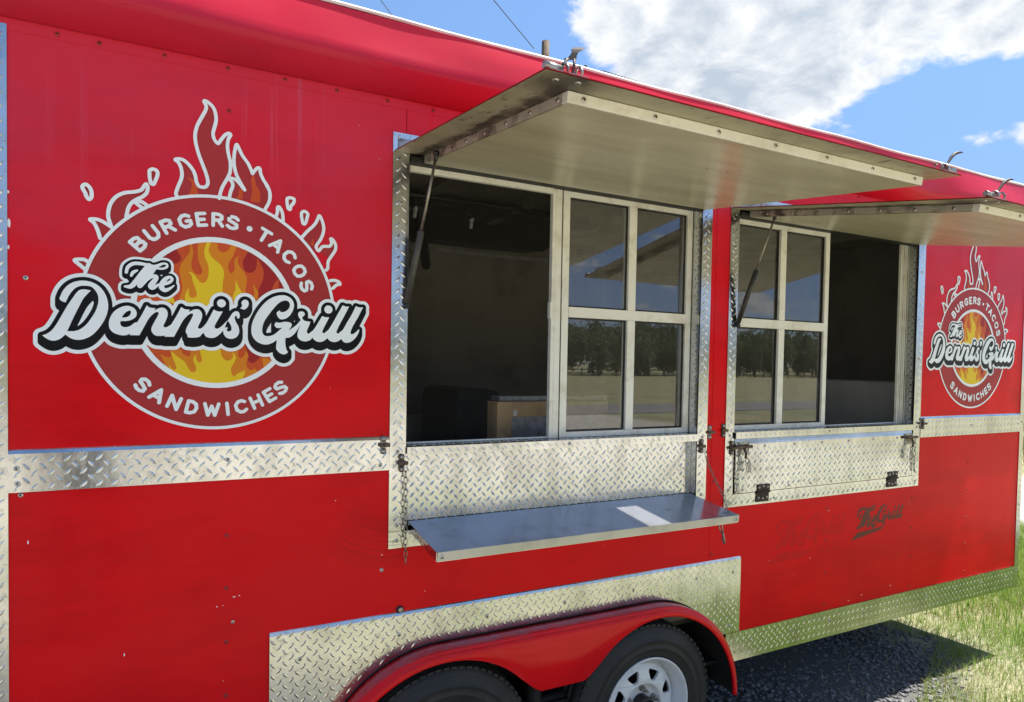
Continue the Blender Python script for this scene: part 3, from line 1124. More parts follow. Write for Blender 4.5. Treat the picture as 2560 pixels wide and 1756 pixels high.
make_wheel(CXA)
make_wheel(CXB)
mb = MB()
for cx in (CXA, CXB):
    mb.tube([(cx, 0.02, 0.34), (cx, DEPTH - 0.02, 0.34)], 0.035, 10)
mb.tube([(CXA + 0.1, 0.06, 0.42), (1.205, 0.06, 0.40), (CXB - 0.1, 0.06, 0.42)], 0.022, 8)
mb.tube([(1.205, 0.05, 0.36), (1.205, 0.05, 0.50)], 0.03, 8)
mb.build('axle', M['dark'], trailer)

# serving windows --------------------------------------------------------------------
def surround(w, sx0, sx1, zb, ztop=2.424):
    """diamond plate border of an opening: jambs, head, foot"""
    zf = zb + 0.054
    tread_wall('window_surround', rect(sx0, w[0], zf + 0.001, ztop), -0.0048)
    tread_wall('window_surround', rect(w[1], sx1, zf + 0.001, ztop), -0.0048)
    tread_wall('window_surround', rect(w[0] + 0.001, w[1] - 0.001, w[3] + 0.004, ztop), -0.0048)
    tread_wall('window_surround', rect(sx0, sx1, zb, zf), -0.0052)


surround(W1, 0.620, 1.990, 1.078)
surround(W2, 2.095, 3.478, 1.085)


def reveal(x, sgn, z0, z1, y0, y1):
    """tread plate lining a jamb, facing +x (sgn 1) or -x (sgn -1)"""
    mb = MB()
    mb.box(min(x, x - sgn * 0.0025), max(x, x - sgn * 0.0025), y0, y1, z0, z1)
    U, V = Y3, Z3
    add_lugs(mb, rect(y0, y1, z0, z1), (x, 0, 0), U, V, Vector((sgn, 0, 0)))
    mb.build('jamb_reveal', M['tread'], trailer)


for w in (W1, W2):
    reveal(w[0], 1, 1.385, 2.372, -0.0005, 0.062)
    reveal(w[1], -1, 1.385, 2.372, -0.0005, 0.062)
reveal(W1[0], 1, 1.134, 1.384, -0.0005, 0.0315)
reveal(W1[1], -1, 1.134, 1.384, -0.0005, 0.0315)
# sheet behind the fold-down shelf and the sills
tread_wall('recess_panel', rect(W1[0] + 0.001, W1[1] - 0.001, 1.112, 1.3825), 0.030)
for w in (W1, W2):
    mb = MB()
    a, c = w[0] + 0.0015, w[1] - 0.0015
    mb.box(a, c, -0.014, 0.068, 1.4065, 1.4095)
    mb.box(a, c, -0.0165, -0.0140, 1.381, 1.4095)
    add_lugs(mb, rect(a, c, -0.014, 0.068), (0, 0, 1.4095), X3, Y3, Z3)
    add_lugs(mb, rect(a, c, 1.381, 1.4095), (0, -0.0165, 0), X3, Z3, -Y3, 0.030)
    mb.build('window_sill', M['tread'], trailer)


def make_window(w, sash, half):
    """aluminium slider: outer frame, four-light sash over one half, open other half with a screen"""
    win = bpy.data.objects.new('serving_window', None)
    C.objects.link(win)
    setpar(win, trailer)
    win.location = ((w[0] + w[1]) / 2, 0.06, 1.41)
    win.matrix_parent_inverse = Matrix.Translation(-Vector(trailer.location))
    z0, z1 = 1.4105, 2.368
    a_post = sash[0] - 0.0485
    mb = MB()
    mb.box(w[0] + 0.003, w[1] - 0.003, 0.044, 0.0695, z1 - 0.018, z1)
    if half == 'right':
        mb.box(w[0] + 0.0175, a_post, 0.040, 0.0605, z1 - 0.046, z1 - 0.0182)
    mb.box(w[0] + 0.003, w[0] + 0.017, 0.052, 0.069, z0, z1 - 0.0185)
    fr_ = 0.017 if half == 'right' else 0.008
    mb.box(w[1] - fr_, w[1] - 0.003, 0.052, 0.069, z0, z1 - 0.0185)
    mb.box(w[0] + 0.018, w[1] - 0.018, 0.060, 0.069, z0, z0 + 0.006)
    mb.build('window_frame', M['sash'], win, 0.0012)
    a, c = sash
    # posts
    if half == 'right':
        mb = MB()
        mb.box(a - 0.048, a - 0.008, 0.046, 0.066, z0, z1 - 0.019)
        mb.box(a - 0.034, a - 0.020, 0.0445, 0.0458, z0, z1 - 0.019)
        mb.build('meeting_post', M['sash'], win, 0.0012)
        mb = MB()
        mb.box(a - 0.0075, a - 0.0010, 0.052, 0.064, z0, z1 - 0.019)
        mb.build('gasket', M['rubber'], win)
        mb = MB()
        mb.box(a - 0.056, a - 0.0485, 0.040, 0.060, 1.86, 1.92)
        mb.build('window_latch', M['sash'], win, 0.001)
    yf, yb = 0.050, 0.068
    mid = (a + c) / 2 + 0.008
    st = [(a, a + 0.030), (mid - 0.0185, mid + 0.0185), (c - 0.027, c)]
    for q in (st[0], st[2]):
        mb = MB()
        mb.box(q[0], q[1], yf, yb, z0, z1 - 0.0195)
        mb.build('sash_stile', M['sash'], win, 0.0012)
    for q in ((z0, z0 + 0.021), (z1 - 0.046, z1 - 0.0195)):
        mb = MB()
        mb.box(st[0][1] + 0.0003, st[2][0] - 0.0003, yf + 0.0004, yb, q[0], q[1])
        mb.build('sash_rail', M['sash'], win, 0.0012)
    mb = MB()
    mb.box(st[0][1] + 0.0003, st[2][0] - 0.0003, yf - 0.0025, yb, 1.869, 1.908)
    mb.build('middle_rail', M['sash'], win, 0.0012)
    for (zz0, zz1) in ((z0 + 0.0215, 1.8685), (1.9085, z1 - 0.0465)):
        mb = MB()
        mb.box(st[1][0], st[1][1], yf - 0.0015, yb, zz0, zz1)
        mb.build('glazing_bar', M['sash'], win, 0.0012)
        for (p0, p1) in ((st[0][1], st[1][0]), (st[1][1], st[2][0])):
            g = MB()
            yg = 0.0655
            g.add([(p0 + 0.001, yg, zz0 + 0.0005), (p1 - 0.001, yg, zz0 + 0.0005), (p1 - 0.001, yg, zz1 - 0.0005), (p0 + 0.001, yg, zz1 - 0.0005)], [(0, 1, 2, 3)], 0)
            g.build('glass_pane', M['glass'], win, fix=False)
            k = MB()
            t_ = 0.006
            k.box(p0 + 0.0005, p1 - 0.0005, 0.060, 0.0645, zz0 + 0.0004, zz0 + t_)
            k.box(p0 + 0.0005, p1 - 0.0005, 0.060, 0.0645, zz1 - t_, zz1 - 0.0004)
            k.box(p0 + 0.0004, p0 + t_, 0.060, 0.0645, zz0 + t_ + 0.0003, zz1 - t_ - 0.0003)
            k.box(p1 - t_, p1 - 0.0004, 0.060, 0.0645, zz0 + t_ + 0.0003, zz1 - t_ - 0.0003)
            k.build('gasket', M['rubber'], win)
    if half == 'right':
        for (q0, q1) in ((st[1][0] - 0.013, st[1][1] + 0.002), (st[2][0] - 0.012, st[2][1] - 0.002)):
            mb = MB()
            mb.box(q0, q1, 0.0665, 0.080, z0 + 0.004, z1 - 0.022)
            mb.build('inner_stile', M['sash'], win, 0.001)
    # screen over the open half
    if half == 'right':
        s0, s1 = w[0] + 0.018, a - 0.049
    else:
        s0, s1 = c + 0.001, w[1] - 0.060
        mb = MB()
        for (q0, q1, y0) in ((s1, s1 + 0.006, 0.050), (s1 + 0.020, s1 + 0.025, 0.054), (s1 + 0.040, s1 + 0.045, 0.056)):
            mb.box(q0, q1, y0, y0 + 0.014, z0 + 0.0065, z1 - 0.019)
        mb.build('meeting_post', M['sash'], win, 0.0012)
        mb = MB()
        mb.box(s1 + 0.0065, s1 + 0.0195, 0.062, 0.068, z0 + 0.0065, z1 - 0.019)
        mb.box(s1 + 0.0255, s1 + 0.0395, 0.064, 0.068, z0 + 0.0065, z1 - 0.019)
        mb.build('gasket', M['rubber'], win)
    g = MB()
    g.add([(s0, 0.064, z0 + 0.007), (s1, 0.064, z0 + 0.007), (s1, 0.064, z1 - 0.019), (s0, 0.064, z1 - 0.019)], [(0, 1, 2, 3)], 0)
    g.build('insect_screen', M['screen'], win, fix=False)


make_window(W1, (1.296, 1.9335), 'right')
make_window(W2, (2.1485, 2.801), 'left')

# rivets: one mesh, placed as objects ---------------------------------------------------
mb = MB()
mb.lathe([(0.0068, 0.0), (0.0062, 0.0014), (0.0045, 0.0026), (0.0024, 0.0028)], (0, 0, 0), (0, 0, 1), 10, 0)
mb.lathe([(0.0024, 0.0028), (0.0022, 0.0012), (0.0001, 0.0010)], (0, 0, 0), (0, 0, 1), 10, 1)
riv0 = mb.build('rivet', [M['rivet'], M['dark']], None)
mb = MB()
mb.lathe([(0.0068, 0.0), (0.0062, 0.0014), (0.0045, 0.0026), (0.0024, 0.0028)], (0, 0, 0), (0, 0, 1), 10, 0)
mb.lathe([(0.0024, 0.0028), (0.0022, 0.0012), (0.0001, 0.0010)], (0, 0, 0), (0, 0, 1), 10, 1)
riv1 = mb.build('rivet', [M['rivet_red'], M['dark']], None)
RD = {0: riv0.data, 1: riv1.data}
bpy.data.objects.remove(riv0)
bpy.data.objects.remove(riv1)


def rivet(loc, normal=(0, -1, 0), kind=0, parent=trailer, s=1.0):
    o = bpy.data.objects.new('rivet', RD[kind])
    C.objects.link(o)
    setpar(o, parent)
    q = Vector(normal).to_track_quat('Z', 'Y')
    o.rotation_mode = 'QUATERNION'
    o.rotation_quaternion = q
    o.location = loc
    o.scale = (s, s, s)
    return o


x = -0.27
xs = [-0.27, -0.178, -0.026, 0.133, 0.289, 0.442, 0.600]
while xs[-1] < 4.4:
    xs.append(xs[-1] + 0.155 + rng.uniform(-0.006, 0.006))
for x in xs:
    rivet((x, -0.0018, 2.517 + rng.uniform(-0.003, 0.003)), kind=1)
for z in (2.398, 2.10, 1.173, 1.018, 0.859, 0.70, 0.555):
    rivet((0.137, -0.0002, z), kind=1)
rivet((0.155, -0.0002, 0.915), s=0.8)
for x, zz_ in ((2.768, (1.023, 0.869, 0.715, 0.562)), (3.436, (1.023, 0.865, 0.711, 0.555)), (3.943, (1.185, 1.031, 0.875, 0.723, 0.566)), (2.038, (1.203, 1.05, 0.891))):
    for z in zz_:
        rivet((x, -0.0002, z), kind=1)
for x, z in ((-0.357, 1.399), (-0.355, 1.36), (0.138, 1.396), (0.59, 1.355), (4.44, 1.39), (3.95, 1.39)):
    rivet((x, -0.0075, z))
for x, z in ((-0.338, 1.886), (-0.35, 1.329), (0.60, 1.011)):
    rivet((x, -0.0002, z))
for x in (-0.40, 4.488):
    for z in (2.3, 1.886, 1.395, 0.9, 0.5):
        rivet((x, -0.004, z))
for x, z in ((0.345, 0.77), (0.66, 0.79), (0.98, 0.80), (1.30, 0.80), (1.62, 0.80), (1.95, 0.80), (2.15, 0.565), (0.30, 0.58), (2.16, 0.80)):
    rivet((x, -0.0065, z))
for k in range(9):
    rivet((2.28 + k * 0.262, -0.0045, 0.478))
for (a, c, zb) in ((0.6475, 1.9635, 1.078), (2.120, 3.449, 1.085)):
    for x in (a, c):
        for z in (zb + 0.025, zb + 0.075, 1.395, 1.75, 2.2):
            rivet((x, -0.0052, z))
for x in (1.30, 0.9, 1.7):
    rivet((x, 0.030, 1.135))
rivet((1.30, -0.0165, 1.396))
rivet((2.75, -0.0165, 1.396))
for x in (2.4, 2.95, 3.2, 2.6):
    rivet((x, -0.0052, 1.105))
# small places where the paint is knocked off
mb = MB()
for (x, z, w_, h_) in ((0.158, 0.989, 0.010, 0.003), (0.172, 0.991, 0.005, 0.004), (0.112, 0.967, 0.004, 0.006), (0.128, 0.968, 0.003, 0.002), (-0.335, 1.205, 0.003, 0.012),
                       (-0.372, 2.02, 0.008, 0.030), (-0.373, 1.96, 0.006, 0.014), (-0.374, 2.10, 0.005, 0.010), (-0.12, 0.87, 0.003, 0.010), (0.60, 1.06, 0.006, 0.004),
                       (2.39, 0.818, 0.005, 0.005), (2.66, 0.80, 0.002, 0.010), (2.55, 0.735, 0.004, 0.003), (3.42, 0.99, 0.004, 0.005), (4.30, 0.845, 0.004, 0.004), (4.20, 0.73, 0.005, 0.003),
                       (2.95, 0.552, 0.010, 0.003), (3.05, 0.566, 0.014, 0.003), (3.28, 0.58, 0.020, 0.003), (0.75, 0.92, 0.003, 0.004), (1.42, 1.02, 0.003, 0.003), (0.45, 1.25, 0.003, 0.003)):
    n_ = 7
    mb.add([(x + w_ / 2 * math.cos(2 * PI * i / n_) * rng.uniform(0.6, 1.2), -0.00025, z + h_ / 2 * math.sin(2 * PI * i / n_) * rng.uniform(0.6, 1.2)) for i in range(n_)], [tuple(range(n_))], 0)
ch = mb.build('paint_chips', M['d_white'], trailer, fix=False)
ch['kind'] = 'stuff'
# the hexagon bolt above the wheel plate
mb = MB()
mb.lathe([(0.013, 0.0), (0.013, 0.003), (0.010, 0.004)], (0.663, -0.0001, 0.872), (0, -1, 0), 20, 0)
mb.lathe([(0.0095, 0.004), (0.0095, 0.011), (0.007, 0.012), (0.0001, 0.012)], (0.663, 0, 0.872), (0, -1, 0), 6, 1, False)
mb.build('hex_bolt', [M['rubber'], M['zinc']], trailer)

# serving hatches ---------------------------------------------------------------------
def make_hatch(x0, x1, z_h, length, drop, right_pad, strut_x):
    hatch = bpy.data.objects.new('serving_hatch', None)
    C.objects.link(hatch)
    setpar(hatch, trailer)
    hatch.location = ((x0 + x1) / 2, 0, z_h)
    hatch.matrix_parent_inverse = Matrix.Translation(-Vector(trailer.location))
    o = Vector((0, -0.006, z_h))
    D = Vector((0, -math.cos(drop), -math.sin(drop)))
    N = Vector((0, -math.sin(drop), math.cos(drop)))   # upward normal
    def fn(a, c, d):
        return o + X3 * a + D * c + N * d
    Lh = length
    mb = MB()                                            # outer red skin
    mb.obox(o, X3, D, N, x0, x1, 0.0, Lh, 0.001, 0.003)
    mb.build('hatch_skin', M['hatch_red'], hatch)
    mb = MB()                                            # underside of the skin, an overhanging border
    nx, ny = 48, 34
    vv = []
    for j in range(ny + 1):
        for i in range(nx + 1):
            x = x0 + (x1 - x0) * i / nx
            d = Lh * j / ny
            e = 0.0
            vv.append(fn(x, d, -0.0005 + e))
    mb.add(vv, [(j * (nx + 1) + i, j * (nx + 1) + i + 1, (j + 1) * (nx + 1) + i + 1, (j + 1) * (nx + 1) + i) for j in range(ny) for i in range(nx)], 0, False)
    mb.build('hatch_overhang', M['overhang'], hatch, fix=False)
    fx0, fx1 = x0 + 0.098, x1 - right_pad
    f0, f1 = 0.004, Lh - 0.078
    hgt = 0.024
    mb = MB()
    mb.obox(o, X3, D, N, fx0, fx0 + 0.022, f0, f1 - 0.0225, -hgt, -0.0015)
    side = mb.build('frame_rail', M['rail'], hatch, 0.001)
    mb = MB()
    mb.obox(o, X3, D, N, fx1 - 0.022, fx1, f0, f1 - 0.0225, -hgt, -0.0015)
    mb.build('frame_rail', M['rail'], hatch, 0.001)
    mb = MB()
    mb.obox(o, X3, D, N, fx0, fx1, f1 - 0.022, f1, -hgt - 0.001, -0.0015)
    front = mb.build('frame_rail', M['sash'], hatch, 0.001)
    # lining sheet, slightly sagging, flush with the lower edge of the rails
    mb = MB()
    nx, ny = 44, 26
    vv = []
    for j in range(ny + 1):
        for i in range(nx + 1):
            u, w_ = i / nx, j / ny
            x = fx0 + 0.003 + (fx1 - fx0 - 0.006) * u
            d = f0 + 0.003 + (f1 - 0.003 - f0 - 0.006) * w_
            sag = -0.0035 * math.sin(PI * u) * math.sin(PI * w_) + 0.0012 * math.sin(u * 9 + w_ * 4) * math.sin(PI * u) * math.sin(PI * w_)
            vv.append(fn(x, d, -hgt - 0.0015 + sag))
    mb.add(vv, [(j * (nx + 1) + i, j * (nx + 1) + i + 1, (j + 1) * (nx + 1) + i + 1, (j + 1) * (nx + 1) + i) for j in range(ny) for i in range(nx)], 0, True)
    mb.build('lining_sheet', M['lining'], hatch, fix=False)
    # rivets on the rails and the lining
    for k in range(7):
        d = 0.10 + k * 0.125
        rivet(fn(fx0, d, -0.0135), (-1, 0, 0), 0, hatch, 0.95)
    for k in range(7):
        x = fx0 + 0.04 + (fx1 - fx0 - 0.08) * k / 6
        rivet(fn(x, f1, -0.013), D, 0, hatch, 0.95)
    for k in range(26):
        x = fx0 + 0.15 + (fx1 - fx0 - 0.3) * rng.random()
        d = 0.12 + (f1 - 0.3) * rng.random()
        rivet(fn(x, d, -hgt - 0.004), -N, 0, hatch, 0.55)
    rivet(fn(x0 + 0.045, Lh - 0.04, -0.0006), -N, 0, hatch, 1.1)
    rivet(fn(x0 + 0.09, Lh - 0.028, -0.0006), -N, 0, hatch, 1.1)
    # hinge along the top of the opening
    mb = MB()
    mb.tube([(x0 + 0.01, -0.010, z_h + 0.006), (x1 - 0.01, -0.010, z_h + 0.006)], 0.006, 8)
    mb.box(x0 + 0.01, x1 - 0.01, -0.0085, -0.0055, z_h + 0.006, z_h + 0.042)
    mb.build('hatch_hinge', M['zinc'], hatch)
    mb = MB()
    mb.box(x0 + 0.055, x1 - 0.055, -0.004, 0.046, z_h - 0.024, z_h - 0.010)
    mb.build('weather_strip', M['rubber'], hatch)
    # latches on the outer corners
    for (lx, sg) in ((x0 + 0.055, 1), (x1 - 0.055, -1)):
        c0 = fn(lx, Lh - 0.020, 0.003)
        mb = MB()
        mb.obox(c0, X3, D, N, -0.045, 0.045, -0.020, 0.016, 0.0, 0.003)
        mb.tube([c0 + X3 * -0.050 * sg + N * 0.012, c0 + X3 * -0.012 * sg + N * 0.010], 0.008, 10)
        for q in (-0.002, 0.030):
            ring = [c0 + X3 * (q * sg) + D * (0.013 * math.cos(a)) + N * (0.006 + 0.017 * max(0, math.sin(a))) for a in [PI * i / 8 for i in range(9)]]
            mb.tube(ring, 0.0032, 6)
        mb.build('latch_base', M['zinc'], hatch)
        # steel hook, swung up on its pin
        mb = MB()
        if sg == 1 and x0 < 1:
            # seen from its flat side: two legs joining into a waisted blade with a flared tip
            up = (N * 0.95 + X3 * 0.30).normalized()
            wv = (X3 * 0.86 + D * 0.5).normalized()
            top = [(0.026, 0.010, 0.004), (0.036, 0.0065, 0.008), (0.043, 0.006, 0.011), (0.050, 0.011, 0.016), (0.056, 0.012, 0.024), (0.058, 0.007, 0.034)]
            def P(h, ln):
                return c0 + N * 0.008 + up * h + (X3 * 0.6 + D * -0.2).normalized() * ln * 0.6
            vv = []
            for (h, wd, ln) in top:
                for q in (-1, 1):
                    for e in (-0.0012, 0.0012):
                        vv.append(P(h, ln) + wv * wd * q + D * e)
            k = len(top)
            ff = []
            for i in range(k - 1):
                a = i * 4
                b_ = a + 4
                ff += [(a, b_, b_ + 2, a + 2), (a + 1, a + 3, b_ + 3, b_ + 1), (a, a + 1, b_ + 1, b_), (a + 2, b_ + 2, b_ + 3, a + 3)]
            ff += [(0, 2, 3, 1), ((k - 1) * 4, (k - 1) * 4 + 1, (k - 1) * 4 + 3, (k - 1) * 4 + 2)]
            mb.add(vv, ff, 0)
            for q in (-1, 1):
                mb.tube([c0 + wv * 0.013 * q + N * 0.003, c0 + wv * 0.012 * q + N * 0.008 + up * 0.014, P(0.028, 0.005) + wv * 0.006 * q], 0.0028, 6)
        else:
            # seen edge-on: a long curved blade
            pth = [(0.0, 0.008), (0.014, 0.020), (0.026, 0.032), (0.036, 0.047), (0.050, 0.059), (0.070, 0.066), (0.088, 0.068)]
            wds = [0.0030, 0.0042, 0.0036, 0.0050, 0.0056, 0.0046, 0.0014]
            mb.tube([c0 + X3 * (u_ - 0.010) + N * v_ for u_, v_ in pth], wds, 8, 0, True, False, 0.8)
            mb.tube([c0 + X3 * -0.018 + N * 0.004, c0 + X3 * 0.010 + N * 0.024], 0.0028, 6)
        mb.build('latch_hook', M['hook'], hatch)
    # gas strut from jamb to the side rail
    bot = Vector((strut_x, -0.012, 1.868))
    top_ = fn(fx0 - 0.006 if strut_x < 1 else x0 + 0.11, 0.135, -0.014)
    ax = (top_ - bot).normalized()
    ln = (top_ - bot).length
    mb = MB()
    mb.tube([bot + ax * 0.012, bot + ax * ln * 0.50, bot + ax * ln * 0.505], [0.0105, 0.0105, 0.008], 12, 0)
    cyl = mb.build('gas_strut', M['struttube'] if strut_x < 1 else M['blacksteel'], hatch)
    mb = MB()
    mb.tube([bot + ax * ln * 0.506, top_ - ax * 0.008], 0.0045, 10, 0)
    mb.build('strut_rod', M['rod'], hatch)
    mb = MB()
    mb.tube([bot + Vector((0.0, 0.014, 0)), bot + Vector((0, -0.012, 0))], 0.008, 10)
    mb.tube([top_ + X3 * 0.006, top_ - X3 * 0.010], 0.008, 10)
    mb.tube([bot - ax * 0.004, bot + ax * 0.018], 0.007, 8)
    mb.tube([top_ + ax * 0.006, top_ - ax * 0.024], 0.007, 8)
    mb.build('strut_end', M['blacksteel'], hatch)
    return hatch


make_hatch(0.626, 2.006, 2.364, 0.968, 0.1175, 0.052, 0.668)
h2 = make_hatch(2.101, 3.478, 2.364, 1.006, 0.1700, 0.052, 2.138)

# fold-down shelf ------------------------------------------------------------------------
shelf = bpy.data.objects.new('serving_shelf', None)
C.objects.link(shelf)
setpar(shelf, trailer)
shelf.location = (1.31, -0.12, 1.14)
shelf.matrix_parent_inverse = Matrix.Translation(-Vector(trailer.location))
sx0, sx1 = 0.694, 1.929
so = Vector((0, 0.022, 1.157))
sa = math.radians(7.0)
SD = Vector((0, -math.cos(sa), -math.sin(sa)))
SN = Vector((0, -math.sin(sa), math.cos(sa)))
sl = 0.273
mb = MB()
mb.obox(so, X3, SD, SN, sx0, sx1, 0.0, sl, -0.0015, 0.0)
mb.build('shelf_top', M['stain'], shelf, 0.0005)
mb = MB()
mb.obox(so, X3, SD, SN, sx0 + 0.003, sx1 - 0.001, sl + 0.0003, sl + 0.002, -0.029, -0.0003)
mb.build('front_lip', M['stain'], shelf, 0.0006)
mb = MB()
mb.obox(so, X3, SD, SN, sx0, sx0 + 0.002, 0.004, sl, -0.029, -0.0018)
lugp = rect(0.008, sl - 0.004, -0.028, -0.003)
add_lugs(mb, lugp, tuple(so + X3 * sx0), SD, SN, -X3, 0.030)
mb.build('end_plate', M['tread'], shelf)
mb = MB()
mb.obox(so, X3, SD, SN, sx1 - 0.002, sx1, 0.004, sl, -0.029, -0.0018)
mb.build('end_plate', M['tread'], shelf)
mb = MB()
mb.obox(so, X3, SD, SN, sx0 + 0.004, sx1 - 0.004, 0.006, sl - 0.001, -0.0315, -0.0296)
mb.build('shelf_underside', M['tread'], shelf)
for x in (sx0 + 0.018, sx1 - 0.018):
    rivet(so + X3 * x + SD * (sl + 0.002) + SN * -0.015, SD, 0, shelf, 1.1)
# flip latches below the front edge
for (x, full) in ((1.868, True), (0.76, False)):
    q = so + X3 * x + SD * (sl - 0.030) + SN * -0.032
    mb = MB()
    mb.obox(q, X3, SD, SN, -0.016, 0.016, -0.02, 0.02, -0.004, 0.0)
    if full:
        for d in (-0.0075, 0.0075):
            mb.tube([q + X3 * d, q + X3 * d + Vector((0, 0, -0.020)), q + X3 * (d * 0.8) + Vector((0.004, -0.004, -0.040))], 0.0028, 6)
        mb.tube([q + Vector((0.003, -0.004, -0.038)), q + Vector((0.006, -0.008, -0.052)), q + Vector((0.010, -0.006, -0.072)), q + Vector((0.012, -0.010, -0.084))], [0.008, 0.0065, 0.0095, 0.006], 8, 0, True, False, 0.45)
    mb.build('flip_latch', M['zinc'], shelf)


def chain(pts, name, parent, link_l=0.026, material=None):
    """oval wire links along a path, each turned a quarter against the last"""
    pts = [Vector(q) for q in pts]
    seg = [(pts[i + 1] - pts[i]).length for i in range(len(pts) - 1)]
    tot = sum(seg)
    step = link_l * 0.76
    n = max(2, int(tot / step))
    mb = MB()
    for i in range(n):
        d = (i + 0.5) / n * tot
        k = 0
        while k < len(seg) - 1 and d > seg[k]:
            d -= seg[k]
            k += 1
        tdir = (pts[k + 1] - pts[k]).normalized()
        c_ = pts[k] + tdir * d
        a = Vector((0, 1, 0)) if abs(tdir.y) < 0.9 else Vector((1, 0, 0))
        u = tdir.cross(a).normalized()
        w_ = tdir.cross(u)
        if i % 2:
            u = w_
        ring = []
        for q in range(10):
            an = 2 * PI * q / 10
            ring.append(c_ + tdir * (link_l / 2 - 0.004) * (1 if math.cos(an) > 0 else -1) * min(1, abs(math.cos(an)) * 1.6) + tdir * 0.003 * math.cos(an) + u * 0.0055 * math.sin(an))
        mb.tube(ring, 0.0014, 5, 0, False, True)
    return mb.build(name, material or M['rod'], parent, fix=False)


def bracket(x, z, parent, y=-0.006, flip=1, bolt=False):
    """keeper: two riveted ears with a barrel between"""
    mb = MB()
    mb.box(x - 0.009, x + 0.009, y - 0.0030, y, z - 0.027, z + 0.027)
    for d in (-0.020, 0.020):
        mb.lathe([(0.0105, 0.0), (0.0095, 0.0035), (0.006, 0.0055)], (x, y - 0.0029, z + d), (0, -1, 0), 12)
    o_ = mb.build('keeper_plate', M['zinc'] if not bolt else M['rust'], parent)
    mb = MB()
    mb.tube([(x - 0.013 * flip, y - 0.010, z), (x + 0.019 * flip, y - 0.010, z)], 0.0065, 10)
    mb.build('keeper_barrel', M['rust'], parent)
    for d in (-0.020, 0.020):
        rivet((x, y - 0.0082, z + d), (0, -1, 0), 0, parent, 0.85)


hard = bpy.data.objects.new('latch_hardware', None)
C.objects.link(hard)
setpar(hard, trailer)
hard.location = (2.0, 0, 1.4)
hard.matrix_parent_inverse = Matrix.Translation(-Vector(trailer.location))
bracket(0.598, 1.420, hard, -0.0085)
bracket(0.660, 1.358, hard, -0.006, 1, True)
bracket(1.957, 1.358, hard, -0.006, -1, True)
bracket(2.005, 1.414, hard, -0.0005, 1)
bracket(2.082, 1.419, hard, -0.0005, 1, True)
bracket(2.131, 1.343, hard, -0.006, 1, True)
bracket(3.492, 1.412, hard, -0.0085, 1, True)
chain([(0.670, -0.020, 1.352), (0.672, -0.020, 1.20), (0.674, -0.020, 1.03)], 'chain', shelf)
endp = so + X3 * 1.925 + SD * (sl - 0.06) + SN * 0.002
chain([(1.962, -0.022, 1.352), (1.950, -0.055, 1.292), (1.945, -0.105, 1.232), (1.938, -0.160, 1.172), tuple(endp)], 'chain', shelf)

# folded shelf of the second hatch ----------------------------------------------------------
door = bpy.data.objects.new('folded_shelf', None)
C.objects.link(door)
setpar(door, trailer)
door.location = (2.78, 0, 1.24)
door.matrix_parent_inverse = Matrix.Translation(-Vector(trailer.location))
mb = MB()
mb.box(2.1445, 3.4205, -0.0016, -0.0004, 1.1395, 1.396)
mb.build('painted_shadow_gap', M['dark'], door)  # dark sheet, paints in the shade of the gap around the shelf
dz0, dz1 = 1.1425, 1.3560
pl = rect(2.152, 3.411, dz0, dz1)
mb = MB()
mb.prism(pl, lambda a, c, d: (a, d, c), -0.0085, -0.006)
mb.add([(2.152, -0.0085, dz1), (3.411, -0.0085, dz1), (3.411, -0.0035, dz1 + 0.009), (2.152, -0.0035, dz1 + 0.009), (3.411, -0.0018, dz1 + 0.022), (2.152, -0.0018, dz1 + 0.022)],
       [(0, 1, 2, 3), (3, 2, 4, 5)], 0)
add_lugs(mb, pl, (0, -0.0085, 0), X3, Z3, -Y3)
mb.build('tread_plate', M['tread'], door)
for k in range(9):
    rivet((2.20 + k * 0.145, -0.0085, dz0 + 0.014), (0, -1, 0), 0, door)
for k in range(6):
    rivet((2.33 + k * 0.19, -0.0085, dz1 - 0.012), (0, -1, 0), 0, door)
for hx in (2.326, 3.252):
    mb = MB()
    mb.box(hx - 0.039, hx + 0.039, -0.0125, -0.0095, 1.1440, 1.1735)
    mb.box(hx - 0.041, hx + 0.037, -0.0095, -0.0062, 1.0950, 1.1360)
    mb.tube([(hx - 0.039, -0.0135, 1.140), (hx + 0.037, -0.0135, 1.140)], 0.0055, 8)
    h_ = mb.build('hinge', M['hinge'], door, 0.0006)
    for q in (-0.026, 0.0, 0.026):
        rivet((hx + q, -0.0125, 1.160 + (0.004 if q == 0 else 0)), (0, -1, 0), 0, door, 0.8)
        rivet((hx + q, -0.0095, 1.114 - (0.004 if q == 0 else 0)), (0, -1, 0), 0, door, 0.8)


